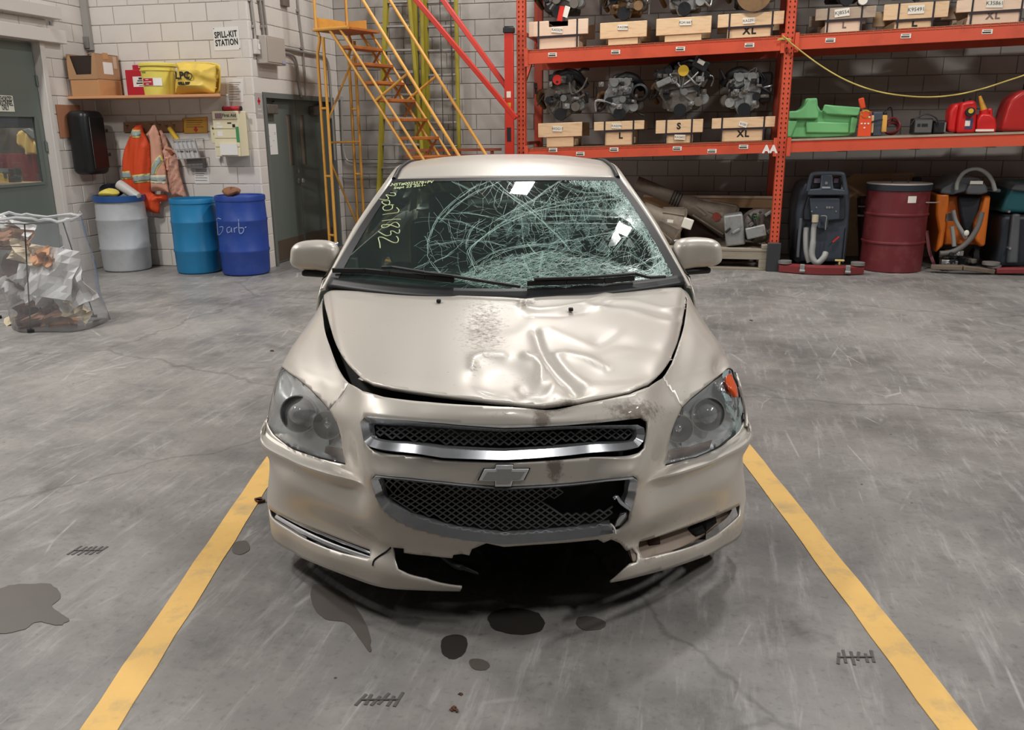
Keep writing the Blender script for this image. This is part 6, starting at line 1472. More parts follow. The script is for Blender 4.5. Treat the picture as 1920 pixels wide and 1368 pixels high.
p = F(1070, 500); mb = MB(); mb.cyl(p + V((0, -.04, 0)), p + V((0, .03, 0)), .048, n=16); mb.build('spout_cap', M_black, r, smooth=40); mb = MB(); mb.cyl(p + V((0, -.045, .01)), p + V((0, -.04, .01)), .026, n=14); mb.build('cap_insert', M_yelcap, r)
p, q = F(985, 770), F(1130, 595); mb = MB(); mb.bb(p.x, q.x, -.003, 0, p.z, q.z); l = mb.build('label', mat('label_navy', S(70, 64, 100), .5), r); p, q = F(990, 720), F(1080, 635); mb = MB(); mb.bb(p.x, q.x, -.005, -.003, p.z, q.z); mb.build('label_patch', M_tag, l)
r, f = deck('fuel_can', 'small squat red fuel can with an orange yellow spout', 'can', 1850, .12, 'red fuel cans')
F = lambda cx, cy, dy=0.: f(*g4(cx, cy), dy)
mb = slab(zfix(poly2(F, [(1185, 835), (1195, 640), (1230, 560), (1290, 520), (1400, 530), (1480, 600), (1500, 700), (1480, 835)])), .0, .22); mb.build('body', M_can, r, bevel=.035, seg=3)
P = [F(1350, 600, .1), F(1345, 520, .1), F(1385, 460, .1), F(1400, 540, .1), F(1395, 620, .1)]; mb = MB(); mb.tube(smoothpts(P, 4), .02, 8); mb.build('handle', M_can, r, smooth=60)
mb = MB(); mb.cyl(F(1290, 470, .08), F(1228, 250, .08), .034, .014, 12); mb.build('spout', mat('spout_yellow', S(206, 150, 50), .45), r, smooth=40); mb = MB(); mb.cyl(F(1300, 540, .08), F(1288, 465, .08), .045, n=14); mb.build('collar', M_can, r, smooth=40)
p = F(1300, 820); mb = MB(); mb.bb(p.x - .09, p.x + .09, -.004, 0, .012, .035); mb.build('white_label', M_tag, r)
r, f = deck('white_box', 'plain white carton between the small and the big red fuel cans', 'box', 1872, .62)
F = lambda cx, cy, dy=0.: f(*g4(cx, cy), dy)
p, q = F(1400, 835), F(1640, 435); mb = MB(); mb.bb(p.x, q.x, 0, .15, 0, q.z); mb.build('carton', mat('carton_white', S(176, 172, 172), .6), r, bevel=.004)
r, f = deck('fuel_can', 'big round shouldered red container at the right edge of the shelf', 'can', 1915, .2, 'red fuel cans')
F = lambda cx, cy, dy=0.: f(*g4(cx, cy), dy)
mb = slab(zfix(poly2(F, [(1545, 800), (1600, 640), (1660, 440), (1720, 300), (1800, 230), (1920, 150), (2050, 150), (2120, 400), (2120, 800)])), .0, .35); mb.build('body', mat('container_red', S(180, 44, 42), .3, var=.05), r, bevel=.07, seg=4); mb = MB(); p = F(1980, 150, .18); mb.cyl(p, p + V((0, 0, .06)), .05, n=14); mb.build('cap', M_black, r, smooth=40)
# ================================================================ LEFT SIDE
M_door = mat('door_grey_green', S(98, 106, 100), .45, var=.03, scale=3)
M_white_t = mat('white_trim', S(206, 200, 194), .5, var=.03)
M_white = mat('white_sheet', S(226, 224, 220), .6, var=.02)
M_glassw = film('window_pane', (.9, .93, .92), .03, .05, (.8, .85, .85), .5)
def panelpx(name, outline, m, root, P, sp=4, solid=.01, off=0., disp=None, smooth=180, label=None, Nn=None):
    return panel(name, outline, [], m, sp, off, disp, solid, root, None, smooth, label, P, Nn or (lambda x, y: V((0, -1, 0))))
# --- door_1 in the left wall with a window
dz = A_L - .07
b0, b1 = D1['x0'] + LB0 + .015, D1['x1'] + LB0 - .015; H1 = D1['z1'] - .02
wb1, wz0 = ona(85, 342, dz)[1:]; wz1 = ona(63, 217, dz)[2]; wb0 = b0 + .25
wb1 = ona(74, 280, dz)[1]
d1 = rthing('door_1', None, None, A_L, b0, 0); d1['kind'] = 'structure'
# local frame: x = a - A_L, y = b - b0
for nm, y0, y1, z0, z1 in (('door_panel', 0, b1 - b0, .01, wz0), ('door_panel', 0, b1 - b0, wz1, H1), ('door_panel', 0, wb0 - b0, wz0, wz1), ('door_panel', wb1 - b0, b1 - b0, wz0, wz1)):
    mb = MB(); mb.bb(-.11, -.07, y0, y1, z0, z1); mb.build(nm, M_door, d1)
for y0, y1, z0, z1 in ((wb0 - b0, wb1 - b0, wz0 - .02, wz0 + .012), (wb0 - b0, wb1 - b0, wz1 - .012, wz1 + .02), (wb1 - b0 - .012, wb1 - b0 + .02, wz0, wz1)):
    mb = MB(); mb.bb(-.072, -.06, y0, y1, z0, z1); mb.build('window_bead', M_door, d1)
mb = MB(); mb.bb(-.092, -.088, wb0 - b0, wb1 - b0, wz0, wz1); mb.build('window_glass', M_glassw, d1)
for z in (.35, 1.4, 2.1):
    mb = MB(); mb.cyl((-.06, b1 - b0 - .005, z), (-.06, b1 - b0 - .005, z + .11), .011, n=8); mb.build('hinge', M_door, d1)
# jamb and header
t1 = rthing('trim_1', None, None, A_L, b0, 0); t1['kind'] = 'structure'
mb = MB(); mb.bb(-.2, .03, b1 - b0 + .016, b1 - b0 + .085, 0, H1 + .08); mb.build('jamb', M_white_t, t1, bevel=.004)
hz0, hz1 = ona(100, 80, A_L + .1)[2], ona(100, 64, A_L + .1)[2]
bx = ona(112, 80, A_L)[1] - b0
mb = MB(); mb.bb(0.001, .10, -2, bx, H1 + .02, H1 + .16); mb.build('header_beam', M_white_t, t1, bevel=.006)
mb = MB(); mb.bb(0.001, .12, -2, bx - .05, H1 + .27, H1 + .40); mb.build('header_beam', M_white_t, t1, bevel=.006)
for y in (bx - .3, bx - .25):
    mb = MB(); mb.box((.125, y, H1 + .22), (.02, .025, .06)); mb.build('header_bolt', M_pad, t1)
# sign on the door
sg_ = rthing('notice_sign', 'white authorized personnel only sign on the green door', 'sign', dz + .002, ona(12, 195, dz)[1], ona(12, 194, dz)[2])
sy0, sy1 = ona(-9, 194, dz)[1] - ona(12, 195, dz)[1], ona(25, 195, dz)[1] - ona(12, 195, dz)[1]; sh = (ona(25, 180, dz)[2] - ona(28, 210, dz)[2]) / 2
mb = MB(); mb.bb(.0, .003, sy0, sy1, -sh, sh); mb.build('plate', mat('sign_cream', S(214, 214, 200), .5), sg_)
for k, tx in enumerate(('AUTHORIZED', 'PERSONNEL', 'ONLY')):
    t = text_mb(tx, .05, .0018); tw_ = max(p.x for p in t.v) - min(p.x for p in t.v); t.xf(Matrix.Diagonal(((sy1 - sy0) * (.9 if k < 2 else .4) / tw_, 1, 1, 1))); t.xf(Matrix.Rotation(PI / 2, 4, 'Z')); t.shift((.0042, (sy0 + sy1) / 2, sh * (.55 - .55 * k))); t.build('lettering', M_ink, sg_, fix=False)
# room behind the door
for nm, x0, x1, y0, y1, z0, z1 in (('wall_office_back', -10.2, -10.0, 4.5, 12.5, 0, 3.2), ('wall_office_side', -10.0, -7.42, 12.3, 12.5, 0, 3.2), ('wall_office_ceiling', -10.0, -7.42, 4.5, 12.5, 3.0, 3.2), ('wall_office_near', -10., -7.42, 4.5, 4.6, 0, 3.)):
    mb = MB(); mb.bb(x0, x1, y0, y1, z0, z1); o = mb.build(nm, M_wall, kind='structure'); o.rotation_euler = (0, 0, -YAW)
l = bpy.data.lights.new('office_fill_light', 'AREA'); l.size = .8; l.energy = 28; lo_ = bpy.data.objects.new('office_fill_light', l); C.objects.link(lo_); lo_.location = rw(-8.6, 9., 2.9)  # unseen light added to brighten the room behind the door
M_dred = mat('dark_red_crate', S(122, 30, 40), .6, var=.2)
def offc(name, label, cat, px, py, b, build):
    q = onb(px, py, b); r = thing(name, label, cat, rw(*q), -YAW); build(r, lambda x, y: V((onb(x, y, b)[0] - q[0], 0, onb(x, y, b)[2] - q[2]))); return r
def desk(r, f):
    p, q = f(-40, 345), f(92, 340); mb = MB(); mb.bb(p.x, q.x, -.3, .5, q.z - .04, q.z); mb.build('desk_top', M_pine, r); mb = MB(); mb.bb(p.x, q.x, .3, .34, -r.location.z, q.z - .04); mb.build('desk_panel', M_pine3, r)
BO = 9.9
offc('desk', 'wooden desk behind the window of the green door', 'desk', 40, 343, BO, desk)
def redc(r, f):
    for (x0, x1, y0, y1, d) in ((-30, 50, 315, 288, .0), (48, 66, 340, 290, -.05), (-20, 10, 304, 315, -.04), (24, 48, 304, 316, -.04)):
        p, q = f(x0, y0), f(x1, y1); mb = MB(); mb.bb(p.x, q.x, d, d + .2, min(p.z, q.z), max(p.z, q.z)); mb.build('crate_wall', M_dred, r, bevel=.01)
offc('red_crate', 'dark red plastic crate seen through the door window', 'crate', 40, 318, BO, redc)
def sack(r, f):
    pts = [(33, 265), (32, 255), (42, 243), (50, 250), (60, 258), (66, 270), (64, 288), (52, 290), (42, 280)]
    panelpx('sack_body', pts, mat('sack_yellow', S(226, 190, 110), .7, var=.1), r, lambda x, y: f(x, y), 3, .06, 0, lambda p, u, v: .03 * math.sin(u * .4))
    panelpx('cap_mesh', [(42, 243), (56, 240), (66, 246), (68, 262), (60, 258), (50, 250)], M_pad, r, lambda x, y: f(x, y) + V((0, -.02, 0)), 3, .02)
offc('yellow_sack', 'pale yellow sack hanging behind the door window', 'bag', 48, 266, BO - .1, sack)
def cab(r, f): 
    p, q = f(-30, 240), f(30, 205); mb = MB(); mb.bb(p.x, q.x, 0, .3, p.z, q.z); mb.build('cabinet_body', M_scr2, r, bevel=.01)
offc('wall_cabinet', 'dark wall cabinet at the top of the door window', 'cabinet', 10, 222, BO + .3, cab)
def mach(r, f):
    R_ = random.Random(9)
    for k in range(6): p = f(R_.uniform(14, 46), R_.uniform(318, 338)); mb = MB(); mb.box(p, (.1, .12, .08), R_.uniform(0, 1)); mb.build('machine_part', R_.choice((M_eblk, mat('tool_green', S(50, 74, 70), .5), M_eblk)), r, bevel=.01)
offc('bench_tool', 'dark green bench tool on the desk behind the door window', 'tool', 30, 330, BO - .2, mach)
def mug(r, f):
    p, q = f(-8, 342), f(14, 326); mb = MB(); mb.bb(p.x, q.x, 0, .1, p.z, q.z); mb.build('carton', M_yelcap, r, bevel=.005)
offc('yellow_carton', 'small yellow carton at the lower left of the door window', 'box', 4, 334, BO - .25, mug)
# --- brown board and black case on the left wall
bq = [ona(105, 196, A_L + .014), ona(123, 258, A_L + .014), ona(118, 258, A_L + .014)]
bb0, bb1 = ona(107, 225, A_L)[1], ona(150, 225, A_L)[1]; bz0, bz1 = ona(115, 258, A_L)[2], ona(107, 196, A_L)[2]
r = rthing('backing_board', 'brown hardboard fixed to the white wall behind the black case', 'board', A_L + .006, bb0, bz0)
mb = MB(); mb.bb(0, .016, 0, bb1 - bb0, 0, bz1 - bz0); mb.build('board', mat('hardboard', S(160, 108, 78), .7, var=.06), r)
cb0 = ona(126, 265, A_L + .02)[1]; ca = onb(163, 265, cb0)[0]; cb1 = ona(203, 265, ca)[1]; cz0, cz1 = ona(175, 328, ca)[2], ona(165, 207, ca)[2]
r = rthing('black_case', 'large black plastic case mounted on the left wall under the shelf', 'case', A_L + .023, cb0, cz0)
mb = MB(); mb.bb(0, ca - A_L - .023, 0, cb1 - cb0, 0, cz1 - cz0); mb.build('case_shell', mat('case_black', S(22, 23, 25), .38, var=.05), r, bevel=.07, seg=4)
mb = MB(); mb.bb(ca - A_L - .02, ca - A_L - .008, .07, cb1 - cb0 - .05, .07, cz1 - cz0 - .07); mb.build('front_panel', mat('case_black', S(22, 23, 25), .38), r, bevel=.01)
for z in (.25, .55): mb = MB(); mb.box((ca - A_L - .012, cb1 - cb0 - .03, (cz1 - cz0) * z / .8), (.02, .05, .04)); mb.build('latch', M_black, r, bevel=.006)
# --- shelf with its things
SB_ = 8.76
sa1 = onb(410, 177, SB_)[0]; sz = onb(300, 177.5, SB_)[2]
r = rthing('wall_shelf', 'long wooden wall shelf carrying the spill kit supplies', 'shelf', A_L + .002, SB_, sz - .03)
M_shelf = mat('shelf_wood', S(206, 150, 108), .6, var=.08, grain=(2, 8, 14))
slb_ = onb(413, 178, B_S - .006)[0]; mb = MB(); mb.prism([(0, 0), (sa1 - A_L, 0), (sa1 - A_L, .03), (slb_ - A_L, B_S - SB_ - .006), (0, B_S - SB_ - .006)], lambda u, v: (u, v, 0), lambda u, v: (u, v, .03)); mb.build('shelf_board', M_shelf, r, bevel=.004)
SZ = sz + .001
def on_shelf(name, label, cat, px, b, group=None):
    q = onb(px, 177, b); r = thing(name, label, cat, rw(q[0], b, SZ), -YAW, group)
    def f(x, y, db=0.): k = onb(x, y, b + db); return V((k[0] - q[0], db, k[2] - SZ))
    return r, f
M_card = mat('cardboard', S(172, 132, 96), .75, var=.04, scale=3)
M_card2 = mat('cardboard_warm', S(190, 140, 94), .75, var=.05, scale=3)
M_in = mat('box_inside_shade', S(50, 38, 32), .9)  # dark tone stands for the shade inside the cardboard box
r, f = on_shelf('cardboard_box', 'brown cardboard bin box with a cut out front at the left end of the shelf', 'box', 187, SB_ + .01)
w0 = max(f(128, 140).x, A_L + .02 - onb(187, 177, SB_ + .01)[0]); zt = f(187, 99).z; zm = f(187, 148).z; dp = .40; t = .006
mb = MB(); mb.bb(w0 + .01, 0, 0.008, dp, 0, zm); mb.build('lower_box', M_card2, r, bevel=.002)
z0 = zm + .001
front = [(w0, z0), (0, z0), (0, zt), (f(172, 105).x, zt), (f(171, 139).x, f(170, 139).z), (f(143, 140).x, f(143, 140).z), (f(129, 104).x, zt - .02), (w0, zt - .02)]
slab(front, 0, t).build('front_panel', M_card, r)
for nm, a_ in (('side_panel', (-t, 0, t, dp, z0, zt)), ('side_panel', (w0, w0 + t, t, dp, z0, zt)), ('back_panel', (w0, 0, dp - t, dp, z0, zt)), ('top_flap', (w0 * .35, 0, t, dp, zt - t, zt)), ('base_panel', (w0, 0, t, dp, z0, z0 + t))): mb = MB(); mb.bb(*a_); mb.build(nm, M_card if nm != 'base_panel' else M_in, r)
mb = MB(); mb.bb(w0 + .02, -t, .03, .05, z0 + t, zt - .02); mb.build('opening_shade_sheet', M_in, r)  # sheet put in as the shade seen through the cut out
mb = MB(); mb.bb(.0005, .002, .12, .28, z0 + .06, z0 + .19); mb.build('shipping_label', M_white, r); mb = MB(); mb.bb(.0005, .002, .30, .36, z0 + .13, z0 + .26); mb.build('tape_label', mat('pale_label', S(196, 170, 150), .6), r)
mb = MB(); mb.bb(.0005, .003, .13, .22, z0 + .22, z0 + .29); mb.build('torn_flap', M_card2, r)
M_fared = mat('first_aid_red', S(176, 30, 48), .45, var=.04)
r, f = on_shelf('red_case', 'red metal safety case with a white label on the shelf', 'case', 258, SB_ + .30)
p, q = f(239, 176), f(280, 130); mb = MB(); mb.bb(p.x, q.x, 0, .08, 0, q.z); mb.build('case_body', M_fared, r, bevel=.008)
p, q = f(251, 163), f(278, 143); mb = MB(); mb.bb(p.x, q.x, -.003, 0, p.z, q.z); l = mb.build('label', M_white, r)
for k, (w_, h) in enumerate(((.05, .022), (.09, .012), (.12, .014), (.06, .006))): mb = MB(); mb.box(((p.x + q.x) / 2, -.0036, q.z - .022 - .026 * k), (w_, .001, h)); mb.build('print', M_ink, l)
r, f = on_shelf('red_case', 'second red case standing behind the first with only its top showing', 'case', 265, SB_ + .395)
p, q = f(254, 176), f(276, 121); mb = MB(); mb.bb(p.x, q.x, 0, .05, 0, q.z); mb.build('case_body', M_fared, r, bevel=.006); p, q = f(260, 127), f(276, 122); mb = MB(); mb.bb(p.x, q.x, -.003, 0, p.z - .0, q.z); mb.build('label', M_white, r)
M_yel = mat('pail_yellow', S(224, 206, 96), .45, var=.03)
r, f = on_shelf('yellow_pail', 'yellow plastic spill kit pail with lid and red label on the shelf', 'pail', 298, SB_ + .17)
p, q = f(273, 176), f(324, 118); R1 = (q.x - p.x) / 2; cx = (p.x + q.x) / 2; hh = q.z
mb = MB(); mb.lathe([(R1 * .86, 0), (R1 * .95, hh * .74), (R1, hh * .75), (R1, hh * .79), (R1 * .95, hh * .80), (R1 * .96, hh * .9)], 32, (cx, 0, 0), cap0=True, cap1=True); mb.build('pail_body', M_yel, r, smooth=35)
mb = MB(); mb.lathe([(R1 * 1.02, hh * .885), (R1 * 1.04, hh * .9), (R1 * 1.04, hh * .97), (R1, hh * .995), (R1 * .9, hh * .98), (.01, hh * .98)], 32, (cx, 0, 0), cap1=True); mb.build('lid', M_yel, r, smooth=35)
def band(u0, u1, z0, z1, R, m, par, nm): mb = MB(); mb.grid(8, 1, lambda u, v: V((cx + R * math.sin(lerp(u0, u1, u)), -R * math.cos(lerp(u0, u1, u)), lerp(z0, z1, v)))); return mb.build(nm, m, par)
l = band(-.6, .75, hh * .28, hh * .52, R1 * .935, M_white, r, 'label'); band(-.55, .22, hh * .29, hh * .51, R1 * .94, M_fared, l, 'red_field')
for k, w_ in enumerate((.12, .3, .12)): band(-.17 - w_, -.17 + w_, hh * (.46 - .07 * k), hh * (.48 - .07 * k), R1 * .945, M_white, l, 'print')
band(-.55, -.2, hh * .68, hh * .72, R1 * .965, mat('green_marker', S(130, 140, 60), .6), r, 'marker_scrawl')
M_bag = mat('bag_yellow', S(222, 190, 84), .5, var=.06, bump=.4, bscale=14)
r, f = on_shelf('spill_kit_bag', 'crumpled yellow spill kit bag at the right end of the shelf', 'bag', 366, SB_ + .12)
BAGO = [(328, 175), (329, 160), (333, 130), (329, 117), (345, 118), (366, 118), (390, 119), (405, 122), (406, 150), (404, 174), (366, 176)]
R_ = random.Random(3); fold = [(R_.uniform(330, 405), R_.uniform(120, 172), R_.uniform(0, 3), R_.uniform(4, 9)) for _ in range(16)]
def bagd(p, u, v):
    d = min(.10, polyd(u, v, BAGO, True) * .007)
    for (x, y, a, w_) in fold:
        k = ((u - x) * math.cos(a) + (v - y) * math.sin(a)) / w_; m_ = math.exp(-(((u - x) ** 2 + (v - y) ** 2) / 420)); d += .014 * math.exp(-k * k) * m_
    return d
panelpx('bag_front', BAGO, M_bag, r, lambda x, y: (lambda q: V((q.x, q.y, max(q.z, .0))))(f(x, y)), 2.2, .02, 0, bagd, 35)
panelpx('bag_back', BAGO, M_bag, r, lambda x, y: (lambda q: V((q.x, q.y + .05, max(q.z, .0))))(f(x, y)), 6, .02, 0, lambda p, u, v: -min(.12, polyd(u, v, BAGO, True) * .01))
for tx, px, py, h in (('LPC', 355, 143, .075), ('SPILL KIT', 358, 157.5, .026)):
    t_ = text_mb(tx, h, .004); p = f(px, py); t_.shift((p.x, -.135, p.z)); t_.build('lettering', M_ink, r, fix=False)
mb = MB(); p = f(368, 144); mb.lathe([(.028, -.002), (.036, -.002), (.036, 0), (.028, 0)], 18, (p.x, -.135, p.z), Matrix.Rotation(PI / 2, 3, 'X')); mb.build('round_mark', M_ink, r)
# --- signs and papers on the spill wall
def flat(name, label, cat, quad, m, b=B_S - .005, th=.003, group=None):
    P = [V(onb(x, y, b)) for x, y in quad]; c = sum(P, V()) / 4; r = thing(name, label, cat, rw(*c), -YAW, group)
    pl = [(p.x - c.x, p.z - c.z) for p in P]; slab(pl, -th, 0).build('sheet' if th < .006 else 'plate', m, r); 
    def g(x, y): q = onb(x, y, b); return V((q[0] - c.x, -th - .0012, q[2] - c.z))
    return r, g
r, g = flat('spill_kit_sign', 'white sign reading SPILL-KIT STATION on the block wall', 'sign', [(399, 52), (447, 49), (451, 93), (403, 95)], M_white, th=.004)
for tx, px, py in (('SPILL-KIT', 423.5, 65), ('STATION', 425.5, 80)): t_ = text_mb(tx, .066, .0036, 1.1); t_.xf(Matrix.Diagonal((.70, 1, 1, 1))); t_.xf(Matrix.Rotation(-.045, 4, 'Y')); t_.shift(g(px, py)); t_.build('lettering', M_ink, r, fix=False)
for px, py in ((401, 54), (450, 91)): mb = MB(); p = g(px, py); mb.cyl(p, p + V((0, .004, 0)), .006, n=8); mb.build('screw', M_ink, r)
def lines(r, g, x0, x1, ys, m=M_inkf, h=.006):
    for y in ys:
        a, b_ = g(x0, y), g(x1 - RND.uniform(0, .4) * (x1 - x0), y); mb = MB(); mb.bb(a.x, b_.x, a.y - .0004, a.y, a.z - h / 2, a.z + h / 2); mb.build('text_line', m, r)
r, g = flat('notice_paper', 'white printed notice taped above the first aid cabinet', 'paper', [(424, 147), (456, 148), (457, 192), (427, 191)], M_white); lines(r, g, 430, 453, (155, 159, 163, 167, 172, 177, 182, 186))
r, g = flat('taped_note', 'small white note taped low on the wall under the document tray', 'paper', [(364, 314), (391, 313), (393, 344), (366, 344)], M_white); lines(r, g, 367, 390, (318, 321, 325, 329, 333, 338))
M_ysign = mat('sign_mustard', S(196, 150, 56), .5, var=.04)
r, g = flat('mustard_sign', 'mustard yellow sign with a red down arrow beside the hook board', 'sign', [(343, 222), (389, 219), (390, 249), (346, 250)], M_ysign, th=.006)
M_rsign = mat('sign_red', S(180, 50, 36), .5)
for (a, b_) in (((343, 222), (389, 219)), ((346, 250), (390, 249)), ((343, 222), (346, 250)), ((389, 219), (390, 249))): mb = MB(); mb.beam(g(*a), g(*b_), .002, .008, up=(0, 1, 0)); mb.build('border', M_rsign, r)
lines(r, g, 350, 384, (226, 230, 234, 238), mat('mustard_ink', S(150, 100, 40), .6), .01)
p = g(368, 245); slab([(p.x - .035, p.z + .02), (p.x - .015, p.z + .02), (p.x - .015, p.z + .05), (p.x + .015, p.z + .05), (p.x + .015, p.z + .02), (p.x + .035, p.z + .02), (p.x, p.z - .02)], p.y - .001, p.y).build('red_arrow', M_rsign, r)
# --- hook board, jackets
r, g = flat('hook_board', 'brown wooden coat hook board on the wall', 'hook board', [(233, 229), (345, 226), (345, 247), (234, 248)], mat('hook_wood', S(128, 92, 66), .6, var=.1, grain=(2, 8, 14)), th=.02)
HK = []
for px, py in ((243, 238), (264, 236), (288, 235), (303, 236), (316, 238), (330, 237)):
    p = g(px, py); mb = MB(); mb.tube([p + V((0, .004, .02)), p + V((0, -.03, .015)), p + V((0, -.06, .02)), p + V((0, -.07, .045))], .006, 6); mb.build('hook', M_alu2, r)
M_hiv = mat('hivis_orange', S(222, 78, 34), .7, var=.06, bump=.3, bscale=20)
M_pink = mat('faded_orange', S(214, 158, 134), .75, var=.06, bump=.3, bscale=20)
M_pink2 = mat('faded_pink', S(196, 146, 126), .75, var=.06, bump=.3, bscale=20)
M_ref = mat('reflective_grey', S(160, 172, 170), .45, var=.05); M_refy = mat('reflective_yellow', S(214, 206, 120), .6, var=.05)
def gq(cx, cy): return 200 + cx / 7.2, 210 + cy / 7.2
def jacket(name, label, px, b, outline, m, folds, stripes, extra=()):
    q = onb(px, 300, b); r = thing(name, label, 'jacket', rw(*q), -YAW, 'work jackets on the hook board'); OL = [gq(*p) for p in outline]
    def P(x, y): k = onb(x, y, b); return V((k[0] - q[0], 0, k[2] - q[2]))
    def D(p, u, v): return min(.07, polyd(u, v, OL, True) * .008) + sum(a * math.sin((u - x0 + (v - 240) * sl) * fr) for (x0, fr, a, sl) in folds) * min(1, polyd(u, v, OL, True) / 4)
    panelpx('jacket_body', OL, m, r, P, 2.6, .012, 0, D, 60)
    for (pl, mm, off) in stripes: panelpx('reflective_band', [gq(*p) for p in pl], mm, r, P, 2.6, .003, off, D, 60)
    for (nm, pl, mm, off) in extra: panelpx(nm, [gq(*p) for p in pl], mm, r, P, 3, .004, off, D, 60)
    return r
jacket('work_jacket', 'bright orange hi vis jacket with grey yellow bands on the hook board', 262, B_S - .10,
   [(400, 170), (470, 165), (500, 270), (540, 350), (590, 450), (605, 650), (600, 900), (600, 1080), (640, 1110), (800, 1110), (830, 1180), (720, 1215), (715, 1368), (640, 1368), (500, 1300), (470, 1200), (420, 1190), (320, 1190), (280, 1100), (240, 1020), (180, 1010), (215, 880), (215, 650), (240, 500), (310, 330), (360, 220)], M_hiv,
   [(0, .5, .008, .1), (3, .23, .01, -.1)],
   [([(220, 800), (355, 790), (380, 895), (222, 910)], M_refy, .004), ([(222, 818), (358, 810), (376, 878), (224, 890)], M_ref, .008), ([(380, 850), (595, 825), (600, 940), (430, 960)], M_refy, .004), ([(388, 868), (597, 846), (600, 918), (425, 938)], M_ref, .008),
    ([(315, 330), (360, 225), (395, 222), (390, 330)], M_refy, .004), ([(330, 310), (365, 228), (392, 226), (390, 300)], M_ref, .008), ([(400, 240), (475, 240), (490, 345), (405, 345)], M_refy, .004), ([(402, 260), (478, 258), (486, 325), (404, 325)], M_ref, .008), ([(460, 1100), (500, 1110), (560, 1220), (480, 1200)], M_refy, .006)])
jacket('work_jacket', 'faded pale orange jacket with a slanting grey band on the hook board', 290, B_S - .17,
   [(620, 175), (650, 170), (700, 270), (740, 420), (760, 600), (800, 800), (815, 960), (840, 1085), (720, 1065), (600, 1075), (592, 950), (600, 700), (590, 480), (575, 350), (525, 310), (580, 240)], M_pink, [(0, .4, .006, .0)],
   [([(740, 575), (775, 650), (710, 840), (605, 845), (640, 750)], M_refy, .004), ([(735, 600), (762, 660), (690, 838), (630, 840), (660, 750)], M_ref, .008), ([(600, 845), (805, 850), (808, 965), (595, 945)], mat('reflective_pale', S(222, 216, 190), .6), .004), ([(600, 870), (806, 878), (808, 930), (596, 915)], M_ref, .008)])
jacket('work_jacket', 'crumpled faded pink jacket hanging at the right of the hook board', 325, B_S - .10,
   [(700, 250), (740, 240), (800, 350), (840, 470), (890, 500), (930, 560), (960, 640), (980, 800), (1030, 980), (1075, 1120), (1080, 1160), (880, 1170), (850, 1050), (830, 900), (790, 750), (740, 500)], M_pink2, [(0, .9, .012, .25), (2, .5, .01, .1)],
   [([(740, 420), (775, 500), (795, 560), (760, 540)], M_ref, .006)], [('dark_lining', [(800, 485), (880, 510), (925, 560), (910, 590), (850, 520)], mat('lining_brown', S(140, 78, 52), .8), .006), ('pocket', [(840, 600), (890, 600), (885, 780), (845, 780)], M_pink, .008)])
# yellow flashlight stick hanging at the right hook
q = onb(322, 250, B_S - .1); r = thing('yellow_wand', 'yellow traffic wand hanging beside the pink jacket', 'flashlight', rw(*q), -YAW)
k = onb(340, 273, B_S - .06); mb = MB(); k0 = onb(317, 239, B_S - .08); mb.cyl(V(k0) - V(q), V(k) - V(q), .026, .03, 12); mb.build('barrel', M_yelcap, r, smooth=40); mb = MB(); d_ = (V(k) - V(k0)).normalized(); mb.cyl(V(k) - V(q), V(k) - V(q) + d_ * .05, .03, n=12); mb.build('lens_end', M_pad, r, smooth=40)
# --- wire document tray
r, g = flat('document_tray', 'grey wire document tray full of papers on the wall', 'tray', [(336, 252), (390, 249), (393, 262), (338, 264)], M_white)
p0_, p1_, p2_, p3_ = g(338, 262), g(378, 260), g(388, 295), g(349, 297); off = V((0, -.16, 0))
slab([(p0_.x, p0_.z), (p1_.x, p1_.z), (p2_.x, p2_.z), (p3_.x, p3_.z)], -.14, -.13).build('sheet_stack', mat('paper_grey', S(196, 196, 196), .6), r)
M_wg = mat('tray_wire', S(190, 188, 184), .4, metal=.5)
mb = MB()
for a, b_ in ((p0_, p1_), (p1_, p2_), (p2_, p3_), (p3_, p0_)): mb.cyl(a + off, b_ + off, .006, n=6)
for t in (.2, .4, .6, .8): mb.cyl(p0_.lerp(p1_, t) + off, p3_.lerp(p2_, t) + off, .004, n=6)
for a in (p0_, p1_, p2_, p3_): mb.cyl(a + V((0, -.16, 0)), a + V((.03, 0.0, -.0)), .005, n=6)
mb.cyl(p0_.lerp(p3_, .5) + off, p1_.lerp(p2_, .5) + off, .006, n=6); mb.build('wire_frame', M_wg, r)
mb = MB(); a, b_ = g(357, 300), g(386, 296); mb.bb(a.x, b_.x, -.08, -.0, a.z - .09, b_.z); mb.build('lower_pocket', M_pad, r, bevel=.004)
for px_ in (353, 366, 379): a = g(px_, 284); mb = MB(); mb.box((a.x, -.1412, a.z), (.05, .001, .018)); mb.build('print', M_inkf, r)
# --- first aid cabinet
M_cream = mat('cabinet_cream', S(220, 210, 178), .5, var=.02)
def q6(cx, cy): return 325 + cx / 6.517, 140 + cy / 6.517
FB = B_S - .2; q0 = onb(434, 250, FB)
r = thing('first_aid_cabinet', 'cream first aid cabinet on the block wall with a green seal', 'cabinet', rw(q0[0], FB, q0[2]), -YAW)
g = lambda cx, cy: (lambda k: V((k[0] - q0[0], 0, k[2] - q0[2])))(onb(*q6(cx, cy), FB))
p, q = g(500, 1000), g(865, 440); X0, X1_, Z0_, Z1_ = p.x + .02, g(800, 700).x, p.z, q.z
mb = MB(); mb.bb(X0, X1_, .012, .195, Z0_, Z1_); mb.build('cabinet_body', M_cream, r, bevel=.008)
zz = [Z1_, g(600, 550).z, g(600, 662).z, g(600, 778).z, g(600, 886).z, Z0_]
for k in range(5): mb = MB(); mb.bb(X0 + .004, X1_ - .004, 0, .011, zz[k + 1] + .003, zz[k] - .003); mb.build('drawer_front', M_cream, r, bevel=.003)
